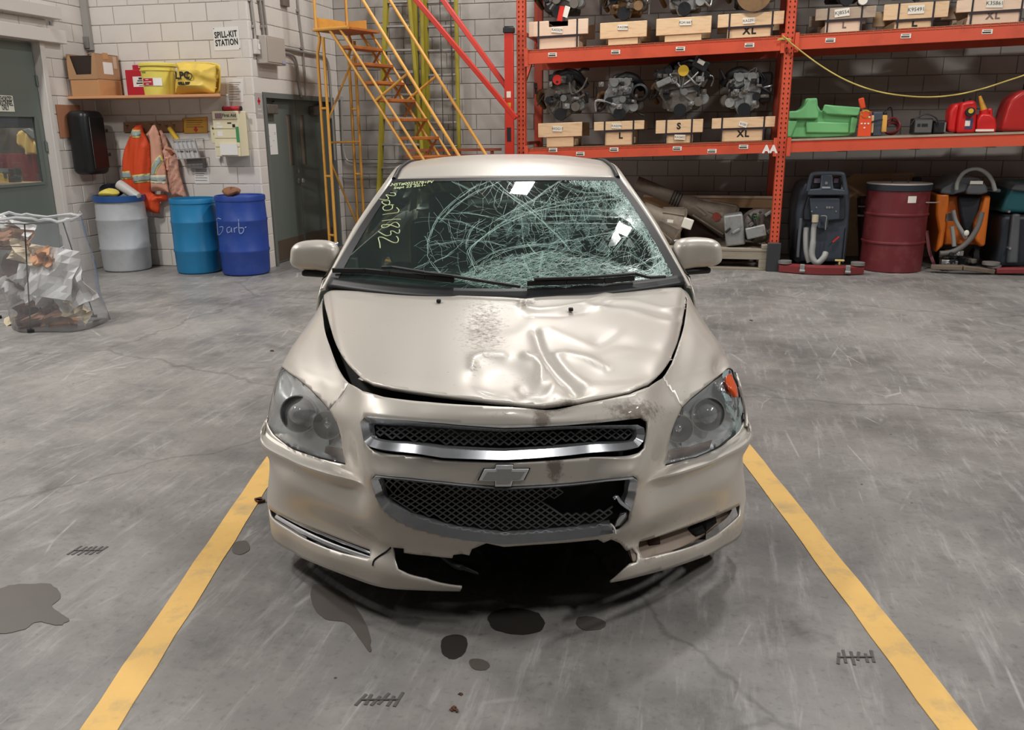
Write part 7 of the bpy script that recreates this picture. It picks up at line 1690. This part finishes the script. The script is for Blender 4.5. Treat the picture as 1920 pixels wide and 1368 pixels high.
t_ = text_mb('First Aid', .036, .0015); p = g(680, 498); t_.shift((p.x, -.0015, p.z)); t_.build('lettering', mat('green_grey_ink', S(70, 84, 70), .6), r, fix=False)
p, q = g(512, 538), g(590, 470); mb = MB(); mb.bb(p.x, q.x, -.002, 0, p.z, q.z); mb.build('purple_square', mat('mauve_print', S(140, 112, 120), .5), r)
p = g(832, 730); mb = MB(); mb.bb(X1_ - .035, X1_ + .002, -.003, -.0, p.z - .085, p.z + .085); mb.build('green_seal', mat('seal_green', S(60, 140, 84), .5), r)
for a_ in ((530, 605, 575, 580), (535, 650, 600, 625), (545, 750, 600, 690)): p, q = g(a_[0], a_[1]), g(a_[2], a_[3]); mb = MB(); mb.bb(p.x, q.x, -.002, 0, p.z, q.z); mb.build('sticker', M_white, r)
p = g(720, 610); mb = MB(); mb.bb(p.x - .06, p.x - .01, -.002, 0, p.z + .01, p.z + .025); mb.bb(p.x + .0, p.x + .035, -.002, 0, p.z - .03, p.z + .005); mb.build('black_mark', M_ink, r)
p, q = g(590, 980), g(780, 840); mb = MB(); mb.bb(p.x, q.x, -.02, -.001, p.z, q.z); mb.build('paper_pocket', M_white, r)
p, q = g(430, 840), g(520, 612); mb = MB(); mb.bb(p.x, X0 - .002, .06, .19, p.z, q.z); b_ = mb.build('side_box', M_cream, r, bevel=.006)
p, q = g(440, 668), g(498, 645); mb = MB(); mb.bb(p.x, q.x, .057, .059, p.z, q.z); mb.build('black_label', M_ink, b_); p = g(475, 725); mb = MB(); mb.lathe([(.02, -.002), (.02, 0)], 14, (p.x, .058, p.z), Matrix.Rotation(PI / 2, 3, 'X'), True, True); mb.build('hole', M_ink, b_)
p, q = g(440, 1025), g(475, 850); mb = MB(); mb.bb(p.x, q.x, .14, .145, p.z, q.z); mb.build('thermometer_strip', M_white, r)
TOPZ = q0[2] + Z1_ + .001
for k, (px, dy) in enumerate(((434, .05), (436, .13))):
    a = onb(435, 200, FB + dy)[0]; rr = thing('red_flashlight', ('red flashlight lying on top of the first aid cabinet, front one', 'red flashlight lying on the first aid cabinet behind the front one')[k], 'flashlight', rw(a, FB + dy, TOPZ + .026 + .03 * k * 0), -YAW)
    mb = MB(); mb.cyl((-.10, 0, 0), (.10, 0, 0), .024, n=14); mb.build('barrel', M_fared, rr, smooth=40); 
    for s_ in (-1, 1): mb = MB(); mb.cyl((.10 * s_, 0, 0), (.115 * s_, 0, 0), .0255, n=14); mb.build('end_cap', M_ink, rr, smooth=40)
a = onb(420, 190, FB + .1)[0]; rr = thing('clear_bottle', 'small clear bottle standing behind the flashlights', 'bottle', rw(a, FB + .172, TOPZ), -YAW); mb = MB(); mb.lathe([(.02, 0), (.022, .005), (.022, .12), (.012, .15), (.012, .17)], 16, cap0=True, cap1=True); mb.build('bottle_body', film('clear_plastic', (.9, .9, .9), .1, .35, (.85, .85, .85)), rr, smooth=40); mb = MB(); mb.cyl((0, 0, .171), (0, 0, .19), .014, n=12); mb.build('bottle_cap', M_white, rr, smooth=40)
# --- red cross sign on the jog wall beside the double door
def jflat(name, label, cat, b0, b1, z0, z1, m, off=.004, th=.003):
    r = rthing(name, label, cat, A_J + off, (b0 + b1) / 2, (z0 + z1) / 2); h, w_ = (z1 - z0) / 2, (b1 - b0) / 2
    mb = MB(); mb.bb(0, th, -w_, w_, -h, h); mb.build('plate', m, r); return r, h, w_, th
cz = ona(480, 196, A_J)[2]
r, h, w_, th = jflat('red_cross_sign', 'grey first aid sign with a red cross beside the double door', 'sign', B_S + .004, B_S + .172, cz - .15, cz + .13, mat('sign_grey', S(176, 168, 166), .5))
mb = MB(); mb.bb(th + .0002, th + .002, -.028, .028, .035, .065); mb.bb(th + .0002, th + .002, -.012, .012, .01, .09); mb.build('red_cross', mat('cross_red', S(206, 40, 50), .5), r)
for z in (-.04, -.09): t_ = text_mb('First Aid' if z > -.05 else 'STATION', .017, .001); t_.xf(Matrix.Rotation(PI / 2, 4, 'Z')); t_.shift((th + .001, 0, z)); t_.build('lettering', M_white, r, fix=False)
# --- double door_2 in the jog wall
d2 = rthing('door_2', None, None, A_J, D2['x0'] + B_S, 0); d2['kind'] = 'structure'
W2 = D2['x1'] - D2['x0']; HD = D2['z1']; M_frame = mat('door_frame_grey', S(104, 108, 104), .5, var=.03)
for a_ in ((-.16, .02, .0, .06, 0, HD), (-.16, .02, W2 - .06, W2, 0, HD), (-.16, .02, .061, W2 - .061, HD - .06, HD)): mb = MB(); mb.bb(*a_); mb.build('door_frame', M_frame, d2)
mid = W2 * .5; XD = -.12
def leaf(y0, y1, sl0, sl1):
    zs0, zs1 = 1.18, 1.80
    for a_ in ((y0, y1, .012, zs0), (y0, y1, zs1, HD - .062), (y0, sl0, zs0, zs1), (sl1, y1, zs0, zs1)): mb = MB(); mb.bb(XD, XD + .045, a_[0], a_[1], a_[2], a_[3]); mb.build('door_leaf', M_door, d2)
    mb = MB(); mb.bb(XD + .015, XD + .02, sl0, sl1, zs0, zs1); mb.build('vision_pane', mat('slit_pane', S(150, 132, 116), .2, coat=.5), d2)
    mb = MB(); mb.bb(XD + .046, XD + .05, y0 + .03, y1 - .03, .03, .28); mb.build('kick_plate', mat('kick_brass', S(110, 96, 84), .4, metal=.5, var=.15), d2)
leaf(.062, mid - .003, mid - .26, mid - .14); leaf(mid + .003, W2 - .062, mid + .10, mid + .22)
for y in (.12, mid + .38):
    mb = MB(); mb.bb(XD + .046, XD + .12, y, y + .26, HD - .24, HD - .13); mb.build('door_closer', M_alu2, d2, bevel=.01); mb = MB(); mb.beam((XD + .09, y + .2, HD - .11), (XD + .03, y + .34, HD - .085), .02, .012); mb.build('closer_arm', M_alu2, d2)
mb = MB(); M_ = Matrix.Rotation(PI / 2, 3, 'Y'); mb.lathe([(.035, 0), (.035, .008), (.012, .012), (.012, .04), (.03, .05), (.034, .065), (.025, .08), (.0, .082)], 18, (XD + .046, mid - .07, .98), M_); mb.build('door_knob', M_steel, d2, smooth=40)
mb = MB(); mb.lathe([(.022, 0), (.022, .015), (0, .018)], 14, (XD + .046, mid - .07, 1.10), M_); mb.build('lock', M_steel, d2, smooth=40)
cb, czp = ona(510, 261, A_J - .07)[1:]
r = rthing('door_notice', 'white floor plan sheet taped on the grey double door', 'paper', A_J + XD + .0462, cb, czp); mb = MB(); mb.bb(0, .002, -.13, .13, -.18, .18); mb.build('sheet', M_white, r)
for k in range(7): mb = MB(); y, z = RND.uniform(-.09, .09), RND.uniform(-.13, .13); mb.bb(.0021, .003, y - .02, y + .02, z - .004, z + .004); mb.build('plan_line', mat('plan_blue', S(170, 180, 206), .6), r)
# --- conduits and boxes on the jog wall
M_cond = mat('conduit_steel', S(168, 164, 160), .4, metal=.35, var=.05); M_box = mat('box_grey', S(172, 162, 152), .5, var=.03)
def j(px, py, off=.03): q = ona(px, py, A_J + off); return V((q[0], q[1], q[2]))
def jthing(name, label, cat, px, py, off=.03): c = j(px, py, off); r = rthing(name, label, cat, *c); return r, c
r, c = jthing('breaker_box', 'beige electrical box on the wall right of the spill kit sign', 'electrical box', 496, 96, .0)
p, q = j(481, 122, .0), j(513, 70, .0); mb = MB(); mb.bb(.006, .14, p.y - c.y, q.y - c.y, j(496, 121, 0).z - c.z, j(496, 70, 0).z - c.z); mb.build('box_body', M_box, r, bevel=.006)
mb = MB(); mb.bb(.141, .148, p.y - c.y + .02, q.y - c.y - .02, j(496, 118, 0).z - c.z, j(496, 74, 0).z - c.z); mb.build('box_door', M_box, r, bevel=.004)
mb = MB(); mb.bb(.149, .151, q.y - c.y - .12, q.y - c.y - .03, j(496, 118, 0).z - c.z, j(496, 114, 0).z - c.z); mb.build('blue_label', mat('label_blue', S(150, 156, 196), .5), r)
r, c = jthing('thermostat', 'small white switch box left of the beige electrical box', 'switch', 477, 88, .0); mb = MB(); mb.bb(.002, .06, -.055, .055, -.08, .08); mb.build('switch_body', M_white_t, r, bevel=.006); mb = MB(); mb.bb(.061, .066, -.03, .03, -.03, .03); mb.build('switch_plate', M_white, r, bevel=.003)
def conduit(label, pts, rad=.016, off=.03):
    P = [j(x, y, off) for x, y in pts]; b_ = P[0]; r = rthing('conduit', label, 'pipe', *b_); mb = MB(); mb.tube(smoothpts([p - b_ for p in P], 5), rad, 8); mb.build('pipe', M_cond, r, smooth=60)
    for t in (1, len(P) - 2):
        mb = MB(); p = P[t] - b_; mb.box(p + V((-.012, 0, 0)), (.03, .06, .03)); mb.build('pipe_clip', M_cond, r, bevel=.004)
conduit('steel conduit dropping to the white switch box', [(466, -60), (471, 0), (477, 50), (479, 78)])
conduit('left of two steel conduits dropping to the beige box', [(482, -60), (487, 0), (493, 50), (495, 70)])
conduit('right of two steel conduits dropping to the beige box', [(488, -60), (493, 0), (499, 50), (501, 70)])
conduit('lower conduit from the beige box bending down to the door head', [(514, 97), (535, 99), (550, 105), (556, 118), (560, 150), (565, 182)])
conduit('upper conduit from the beige box running to the corner and down', [(514, 88), (540, 92), (575, 99), (604, 105), (613, 113), (618, 140), (623, 220), (628, 300)])
conduit('thin conduit dropping down the wall above the double door', [(556, -40), (560, 20), (568, 90), (574, 180)], .012)
q = onb(150, 60, B_S - .05); r = thing('corner_conduit', 'flat grey conduit running down the corner above the cardboard box', 'pipe', rw(A_L + .05, B_S - .05, 2.55), -YAW)
mb = MB(); mb.bb(-.045, .045, .0, .045, -.02, 1.6); mb.build('duct', mat('duct_grey', S(150, 146, 142), .5), r, bevel=.004); mb = MB(); mb.bb(-.05, .02, -.02, .0, -.0, .13); mb.build('junction', M_pad, r, bevel=.004)
# --- plastic drums
def pdrum(label, px, py, R, H, m, mr=None, open_=False, rot=0.):
    p = atz(px, py); r = thing('plastic_drum', label, 'drum', p + RY * R * .95, -YAW + rot, 'plastic drums along the wall')
    prof = [(R * .86, .0), (R * .93, .015), (R * .95, .05), (R * .97, H * .28), (R * 1.0, H * .30), (R * 1.0, H * .32), (R * .975, H * .335), (R * .985, H * .67), (R * 1.005, H * .685), (R * 1.005, H * .70), (R * .98, H * .715), (R * .955, H * .93), (R * .985, H * .94), (R * .985, H * .985), (R * .97, H)]
    if open_: prof += [(R * .93, H), (R * .92, H * .9), (R * .92, .1), (.01, .1)]
    else: prof += [(R * .93, H), (R * .92, H - .02), (.01, H - .025)]
    mb = MB(); mb.lathe(prof, 48, cap0=True); mb.build('drum_body', m, r, smooth=30)
    return r, R, H
M_d1 = mat('drum_white', S(178, 180, 184), .45, var=.05, scale=4, dark=S(150, 148, 146), dscale=4, damt=.5)
M_d2 = mat('drum_light_blue', S(32, 120, 168), .4, var=.04, scale=4); M_d3 = mat('drum_blue', S(36, 66, 146), .42, var=.05, scale=4, dark=S(70, 96, 160), dscale=5, damt=.4)
r, R, H = pdrum('greyish white plastic drum with a blue rim holding rubbish', 213, 511, .285, .88, M_d1, open_=True)
mb = MB(); mb.lathe([(R * .985, H * .925), (R * 1.02, H * .93), (R * 1.02, H + .004), (R * .99, H + .008), (R * .95, H + .004)], 48); mb.build('blue_rim', mat('rim_blue', S(40, 82, 140), .4), r, smooth=30)
w1 = r.location.copy()
mb = MB(); mb.lathe([(R * .9, H - .10), (.01, H - .06)], 24); mb.build('rubbish_fill', mat('rubbish_dark', S(60, 58, 60), .8, var=.4), r, kind='stuff')
def rub(name, label, cat, dx, dy, dz_, build): rr = thing(name, label, cat, w1 + RX * dx + RY * dy + V((0, 0, H + dz_)), -YAW); build(rr)
def b1_(rr): mb = MB(); mb.lathe([(.03, -.22), (.055, -.2), (.06, .05), (.055, .08), (.02, .1)], 18, (0, 0, .0), Matrix.Rotation(-1.0, 3, 'Y'), True, True); mb.build('jug_body', mat('jug_white', S(196, 194, 190), .45), rr, smooth=40)
rub('plastic_jug', 'translucent white bottle lying on top of the white drum', 'bottle', .10, -.02, .09, b1_)
def b2_(rr):
    R_ = random.Random(2); mb = MB()
    mb.grid(14, 8, lambda u, v: V(((.17 + .03 * math.sin(9 * u)) * math.sin(PI * v) * math.cos(2 * PI * u), .12 * math.sin(PI * v) * math.sin(2 * PI * u), .07 * -math.cos(PI * v) + .02 * math.sin(14 * u))), True); mb.build('bag_skin', mat('black_film', S(26, 28, 36), .35, bump=.5, bscale=18), rr, smooth=60)
rub('black_plastic', 'crumpled black plastic on top of the white drum', 'bag', -.09, -.0, .05, b2_)
def b3_(rr): mb = MB(); mb.grid(14, 8, lambda u, v: V(((.11 + .02 * math.sin(12 * u)) * math.sin(PI * v) * math.cos(2 * PI * u), .1 * math.sin(PI * v) * math.sin(2 * PI * u), .05 * -math.cos(PI * v) + .015 * math.sin(10 * u))), True); mb.build('cloth', mat('rag_yellow', S(222, 204, 96), .7), rr, smooth=40)
rub('yellow_rag', 'yellow rag in front of the white bottle on the drum', 'rag', .0, -.17, .03, b3_)
r, R, H = pdrum('open light blue plastic drum beside the dark blue one', 352, 515, .265, .86, M_d2, open_=True)
r, R, H = pdrum('dark blue plastic drum with handwritten chalk letters', 440, 518.5, .285, .90, M_d3)
ST = [[(1575, 345), (1545, 340), (1528, 380), (1535, 440), (1560, 458), (1585, 430), (1587, 400), (1565, 402)], [(1640, 400), (1618, 410), (1622, 440), (1645, 430), (1648, 405), (1652, 440)], [(1668, 405), (1672, 440), (1670, 415), (1690, 402)], [(1700, 345), (1705, 440), (1730, 440), (1735, 410), (1708, 408)], [(1745, 405), (1755, 400)]]
mb = MB(); inv = Matrix.Rotation(YAW, 3, 'Z')
for st in ST:
    P = []
    for p in smoothpts([V((x, y, 0)) for x, y in st], 4):
        px, py = p.x / 3.8, 320 + p.y / 3.8; d = ray(px, py); c0 = r.location; ex, ey = EYE.x - c0.x, EYE.y - c0.y; A = d.x * d.x + d.y * d.y; B_ = 2 * (ex * d.x + ey * d.y); Cc = ex * ex + ey * ey - (R * .99) ** 2; disc = B_ * B_ - 4 * A * Cc
        if disc < 0: continue
        t = (-B_ - math.sqrt(disc)) / (2 * A); P.append(inv @ (EYE + d * t - c0))
    if len(P) > 2: mb.tube(P, .0055, 5)
mb.build('chalk_letters', mat('chalk', S(140, 158, 196), .8), r, kind='stuff', label='handwritten chalk letters Garb')
rr = thing('brown_rag', 'brown crumpled paper on the lid of the dark blue drum', 'rag', r.location + RX * -.1 + V((0, 0, H)), -YAW); mb = MB()
mb.grid(12, 8, lambda u, v: V((.11 * math.sin(PI * v) * math.cos(2 * PI * u), .09 * math.sin(PI * v) * math.sin(2 * PI * u), .03 - .045 * math.cos(PI * v) + .018 * math.sin(15 * u))), True); mb.build('paper', mat('kraft', S(130, 88, 62), .8), rr, smooth=30)
# --- clear rubbish bag on a wire stand
bp = atz(62, 618); BG = thing('rubbish_bag', 'clear plastic rubbish bag full of white and brown packaging at the left edge', 'bag', bp)
def gb(px, py, dy=0.): p = aty(px, py, bp.y + dy); return V((p.x - bp.x, dy, p.z))
def bagring(z, t):
    # t 0 bottom .. 1 top
    xl = lerp(gb(18, 600).x, gb(-45, 410).x, t); xr = lerp(gb(172, 610).x, gb(122, 412).x, t ** .8); d = lerp(.30, .26, t); cx, hw = (xl + xr) / 2, (xr - xl) / 2; out = []
    for k in range(36):
        a = 2 * PI * k / 36; ca, sa = math.cos(a), math.sin(a); e = .6
        x = cx + hw * math.copysign(abs(ca) ** e, ca) + .012 * math.sin(5 * a + 9 * t); y = .18 + d * math.copysign(abs(sa) ** e, sa) + .012 * math.sin(7 * a - 6 * t); out.append(V((x, y, z + (.015 * math.sin(3 * a) if t > .95 else 0))))
    return out
ZT = gb(60, 411).z
mb = MB(); mb.ring_stack([bagring(lerp(.012, ZT, k / 12), k / 12) for k in range(13)], True, False); mb.build('bag_film', film('clear_bag', (.93, .94, .95), .12, .13, (.8, .82, .84), .75), BG, smooth=180, fix=False)
mb = MB(); P = bagring(ZT, 1.0); mb.tube([p + V((0, 0, .01 * math.sin(i * 1.9))) for i, p in enumerate(P)], .014, 6, True); mb.build('bunched_rim', film('bag_rim', (.85, .87, .88), .15, .45, (.85, .86, .88), .8), BG, smooth=60)
SD = thing('bag_stand', 'thin black wire stand holding the clear rubbish bag', 'stand', bp)
M_wst = mat('stand_wire', S(70, 70, 72), .4, metal=.6)
rimp = [gb(-44, 416, -.09), gb(46, 420, -.10), gb(118, 416, .12), gb(118, 414, .42), gb(-40, 414, .42)]
mb = MB(); mb.tube(rimp, .005, 6, True); mb.build('top_hoop', M_wst, SD)
for a, b_ in ((rimp[1], gb(58, 622, -.10)), (rimp[2], V((gb(150, 610, .2).x, .46, .02))), (rimp[4], V((gb(-10, 600, .4).x, .46, .02))), (rimp[0], V((gb(-40, 620, -.1).x, -.10, .02)))):
    b_ = V((b_.x, b_.y, .02)); mb = MB(); mb.cyl(a, b_, .0055, n=6); mb.build('leg', M_wst, SD); mb = MB(); mb.cyl(V((b_.x, b_.y, 0)), V((b_.x, b_.y, .025)), .028, n=12); mb.build('foot', M_black, SD)
mb = MB(); mb.cyl(gb(-44, 462, -.095), gb(40, 462, -.10), .004, n=6); mb.build('cross_wire', M_wst, SD)
R_ = random.Random(17)
M_wp = mat('packing_white', S(214, 212, 210), .7, var=.06); M_bp = mat('packing_brown', S(150, 112, 88), .8, var=.1); M_op = mat('packing_orange', S(206, 150, 106), .8, var=.1); M_dp = mat('packing_dark', S(96, 66, 60), .8, var=.15); M_cp = mat('packing_cream', S(206, 190, 162), .75, var=.08)
def crumple(name, label, px, py, dy, sx, sz_, m, grp):
    c = gb(px, py, dy); r = thing(name, label, 'packaging', bp + c, 0, grp); ph = [R_.uniform(0, 6) for _ in range(6)]; tilt = R_.uniform(-.5, .5); M_ = Matrix.Rotation(tilt, 3, 'Y') @ Matrix.Rotation(R_.uniform(-.4, .4), 3, 'X'); mb = MB(); n = 7
    def q(u, v):
        x, z = (u - .5) * sx, (v - .5) * sz_; y = .05 * math.sin(7 * u + ph[0]) * math.cos(6 * v + ph[1]) + .04 * abs(math.sin(5 * u + 4 * v + ph[2])) + R_.uniform(-.012, .012); return M_ @ V((x, y, z))
    mb.grid(n, n, q); o = mb.build('sheet', m, r, solid=.004); return r
for px, py, dy, sx, sz_, m, nm, lab, grp in (
    (95, 510, -.05, .30, .34, M_wp, 'white_wrap', 'tall white packing sheet in the middle of the clear bag', None), (70, 540, .02, .22, .32, M_wp, 'white_wrap', 'white packing sheet beside the wire leg in the clear bag', None),
    (130, 545, -.02, .26, .24, M_wp, 'white_wrap', 'bent white packing sheet low at the right of the clear bag', None), (140, 585, -.04, .18, .14, M_cp, 'carton_piece', 'tan carton piece at the lower right tip of the clear bag', None),
    (112, 495, .08, .16, .2, M_wp, 'white_wrap', 'small white sheet sticking up in the clear bag', None), (25, 545, .05, .20, .2, M_wp, 'white_wrap', 'white sheet at the lower left of the clear bag', None),
    (20, 430, .06, .26, .14, M_wp, 'white_wrap', 'white sheet at the top left of the clear bag', None), (25, 450, .03, .22, .16, M_bp, 'brown_wrap', 'reddish brown paper near the top of the clear bag', None),
    (50, 475, .0, .24, .14, M_cp, 'cream_wrap', 'cream crumpled paper under the reddish paper in the clear bag', None), (78, 486, -.03, .14, .12, M_op, 'orange_wrap', 'orange tan paper in the middle of the clear bag', None),
    (35, 515, .08, .26, .2, M_dp, 'brown_wrap', 'dark brown wrap behind the white sheets in the clear bag', None), (60, 580, .04, .30, .14, M_dp, 'brown_wrap', 'dark brown wrap low in the clear bag', None),
    (70, 600, -.02, .32, .10, M_bp, 'brown_wrap', 'brown cardboard scrap at the bottom of the clear bag', None), (110, 600, .05, .26, .10, M_op, 'carton_piece', 'tan cardboard flap at the bottom of the clear bag', None), (40, 605, .1, .22, .1, M_cp, 'cream_wrap', 'cream scrap at the bottom left of the clear bag', None)):
    crumple(nm, lab, px, py, dy + .1, sx * 1.25, sz_ * 1.25, m, grp)
# ================================================================ STAIR AND LADDERS BY THE BACK WALL
M_yst = mat('stair_yellow', S(222, 164, 76), .45, var=.07, dark=S(160, 100, 40), dscale=4, damt=.4)
M_tread = mat('stair_tread', S(176, 104, 46), .6, var=.1, dark=S(120, 66, 34), dscale=6, damt=.5)
p = atz(631, 489); SA0, SB0 = p.dot(RX), p.dot(RY)
ang = math.radians(-18)
ST_ = rthing('rolling_stair', 'yellow steel rolling warehouse stair with handrails standing by the back corner', 'stair', SA0, SB0, 0, rz=ang)
sdir = RX * math.cos(ang) + RY * math.sin(ang); wdir = -RX * math.sin(ang) + RY * math.cos(ang); s0 = rw(SA0, SB0, 0)
def st(px, py, w_=0.):                       # pixel on the stair's vertical plane at width w -> local (s, w, z)
    d = ray(px, py); o = EYE - s0; t = (w_ - o.dot(wdir)) / d.dot(wdir); q = o + d * t; return V((q.dot(sdir), w_, q.z))
WS_ = .56
def tube_(name, pts, r=.019, m=M_yst): mb = MB(); mb.tube(pts, r, 8); return mb.build(name, m, ST_, smooth=60)
pA, pB = st(618, 440), st(631, 440)
for w_ in (0, WS_):
    zb = .0; sA, sB = st(605, 250).x, st(617, 250).x; zt = st(600, 70).z
    for nm, x in (('post', sA), ('post', sB)): tube_(nm, [V((x, w_, 0)), V((x, w_, zt - .18))] + ([V((sA + .04, w_, zt - .06)), V((sA + .05, w_, zt))] if x == sA else [V((x, w_, zt))]))
    for py in (203, 330, 440): z = st(612, py).z; tube_('post_rung', [V((sA, w_, z)), V((sB, w_, z))], .015)
    up_ = st(585, -60).z; tube_('guard_post', [V((sA + .05, w_, zt)), V((sA + .0, w_, zt + .12)), V((sA, w_, up_ + .4))])
z1 = st(615, 60).z
# stringers and handrails
a, b = st(616, 52), st(771, 296); slope = (b - a); k = slope.z / slope.x
def along(s_): return a.z + (s_ - a.x) * k
s_end = a.x - a.z / k
for w_ in (0, WS_):
    tube_('stringer', [V((a.x, w_, a.z)), V((s_end - .02, w_, .03))], .019)
    h1, h2 = st(636, 52), st(791, 294); tube_('lower_rail', [V((h1.x, w_, h1.z)), V((h2.x + (h2.x - h1.x) * .75, w_, h2.z + (h2.z - h1.z) * .75))], .016)
    g1_, g2_ = st(680, 0), st(860, 291); dd = (g2_ - g1_); tube_('handrail', [g1_ - dd * .25 + V((0, w_, 0)), g2_ + dd * .36 + V((0, w_, 0)), V((g2_.x + dd.x * .36, w_, .35)), V((s_end - .05, w_, .08))], .019)
    u1, u2 = st(703, 190), st(763, 139); tube_('rail_brace', [u1 + V((0, w_, 0)), u2 + V((0, w_, 0))], .016)
    u1, u2 = st(600, 205), st(615, 60)
# braces between near and far side
sA, sB = st(605, 250).x, st(617, 250).x
z = st(617, 267).z; tube_('cross_brace', [V((sB, 0, z)), V((sB, WS_, z))], .013); z0, z2 = st(617, 305).z, st(617, 420).z; tube_('cross_brace', [V((sB, 0, z0)), V((sB, WS_, max(.1, z2 - .3)))], .013)
z0, z2 = st(612, 225).z, st(612, 95).z; tube_('cross_brace', [V((sB, 0, z0)), V((sB, WS_, z2))], .013)
tube_('base_bar', [V((sA, 0, .06)), V((s_end, 0, .06))]); tube_('base_bar', [V((sA, WS_, .06)), V((s_end, WS_, .06))]); tube_('base_bar', [V((s_end, 0, .06)), V((s_end, WS_, .06))])
for s_ in (sA, s_end):
    for w_ in (0.04, WS_ - .04): mb = MB(); mb.cyl((s_, w_ - .015, .05), (s_, w_ + .015, .05), .05, n=16); mb.build('caster', M_rubber, ST_, smooth=40)
# platform and treads
mb = MB(); mb.bb(sA - .02, a.x + .30, -.02, WS_ + .02, a.z - .03, a.z); mb.build('platform', M_tread, ST_, bevel=.004); mb = MB(); mb.bb(sA + .02, a.x + .1, WS_ - .0, WS_ + .015, a.z, a.z + .13); mb.bb(sA - .02, sA - .005, 0, WS_, a.z, a.z + .13); mb.build('toe_board', M_yst, ST_)
tube_('platform_edge', [V((sA - .02, -.02, a.z - .015)), V((a.x + .32, -.02, a.z - .015))], .02); 
for py in (90, 122, 156, 188, 223, 256, 290, 324, 358):
    zt_ = onb(700, py, (s0 + wdir * .3).dot(RY))[2]
    if zt_ < .15: continue
    sx = a.x + (zt_ - a.z) / k
    mb = MB(); mb.bb(sx - .02, sx + .20, .01, WS_ - .01, zt_ - .035, zt_); mb.build('tread', M_tread, ST_, bevel=.004)
    mb = MB(); mb.beam((sx + .2, WS_ - .05, zt_ - .02), (sx + .05, WS_ - .05, zt_ - .2), .02, .02); mb.build('tread_strut', M_tread, ST_)
# --- ladders
M_fib = mat('ladder_fibreglass', S(160, 146, 42), .5, var=.08, dark=S(110, 100, 36), dscale=3, damt=.4)
M_rung = mat('ladder_rung', S(158, 154, 150), .4, metal=.5, var=.08)
def ladder(name, label, pxl, pxr, rung_ys, b, deep=.0, ropes=()):
    (x0, x0b, yb), (x1, x1b) = pxl, pxr
    l0, l1, r0, r1 = onb(x0, 0, b), onb(x0b, yb, b), onb(x1, 0, b), onb(x1b, yb, b); q = onb((x0b + x1b) / 2, yb, b); r = thing(name, label, 'ladder', rw(q[0], b, 0), -YAW, 'ladders against the back wall')
    def lin(p, t, z): f = (z - p[2]) / (t[2] - p[2]); return p[0] + (t[0] - p[0]) * f - q[0]
    L_ = lambda z: V((lin(l0, l1, z), deep * (1 - z / 3.4), z)); R__ = lambda z: V((lin(r0, r1, z), deep * (1 - z / 3.4), z))
    for F_ in (L_, R__):
        mb = MB(); a_, b_ = F_(.0), F_(3.55); mb.beam(a_, b_, .035, .085, up=(0, 1, 0)); s_ = -1 if F_ is L_ else 1
        mb.beam(a_ + V((s_ * .015, -.045, 0)), b_ + V((s_ * .015, -.045, 0)), .04, .012, up=(0, 1, 0)); mb.build('rail', M_fib, r, bevel=.003)
        mb = MB(); mb.box(a_ + V((0, 0, .02)), (.05, .1, .04)); mb.build('foot', M_black, r)
    zs_ = [onb((x0 + x1) / 2, y, b)[2] for y in rung_ys]; dz_ = zs_[0] - zs_[1]
    zz_ = zs_ + [zs_[-1] - dz_ * k_ for k_ in range(1, 8) if zs_[-1] - dz_ * k_ > .15] + [zs_[0] + dz_ * k_ for k_ in (1, 2)]
    for z in zz_:
        if z > 3.5: continue
        mb = MB(); p, t = L_(z), R__(z); mb.box((p + t) / 2, ((t - p).length - .03, .075, .03)); mb.build('rung', M_rung, r, bevel=.008)
    for x in ropes:
        mb = MB(); a_ = onb(x, -40, b)[0] - q[0]; mb.cyl((a_, deep * .3 - .06, .4), (a_, -.06, 3.4), .006, n=6); mb.build('rope', mat('black_rope', S(60, 60, 60), .8), r)
    return r
lA = ladder('step_ladder', 'wide yellow fibreglass step ladder behind the stair', (726, 718, 330), (768, 799), (50, 95, 137, 178, 222, 271, 314), B_B - .32, -.12)
ladder('extension_ladder', 'narrow yellow fibreglass extension ladder right of the step ladder', (799, 806, 290), (855, 862), (50, 95, 141, 187, 230, 274), B_B - .16, -.05, (826, 846))
ladder('step_ladder', 'second yellow ladder rail standing between the two ladders', (780, 786, 290), (791, 796), (95, 187, 274), B_B - .24, -.03)
# pipe along the back wall and low red brown rail behind the car roof
def bw(px, py, off=.04): return V(onb(px, py, B_B - off))
for pts, lab in (([(640, 180), (642, 260), (646, 290), (656, 303), (690, 305), (740, 305), (800, 304)], 'steel pipe bending along the back wall above the car'), ([(644, 330), (650, 333), (700, 334), (760, 333)], 'lower steel pipe along the back wall')):
    P = [bw(*p) for p in pts]; b_ = P[0]; r = rthing('wall_pipe', lab, 'pipe', *b_); mb = MB(); mb.tube(smoothpts([p - b_ for p in P], 5), .014, 8); mb.build('pipe', M_cond, r, smooth=60)
P0, P1 = bw(800, 282, .44), bw(940, 280, .44); r = rthing('low_rail', 'reddish brown steel rail low on the back wall behind the car', 'rail', *P0); mb = MB(); d_ = P1 - P0
for z in (.0, -.075): mb.beam(V((-.3, 0, z)), V((d_.x, 0, d_.z + z)), .03, .035)
mb.build('rail_bar', mat('rail_brown', S(150, 78, 52), .6, var=.1), r)
for x in (0., .45, .9): mb = MB(); mb.bb(x - .02, x + .02, -.0, .03, -P0.z, .0); mb.build('rail_leg', mat('rail_brown', S(150, 78, 52), .6), r)
# power outlet plate high on the jog wall
r, c = jthing('junction_plate', 'small brown plate at the top of the jog wall', 'plate', 530, 2, .0); mb = MB(); mb.bb(.002, .05, -.08, .08, -.06, .06); mb.build('plate_body', mat('plate_brown', S(120, 110, 98), .5), r, bevel=.004)
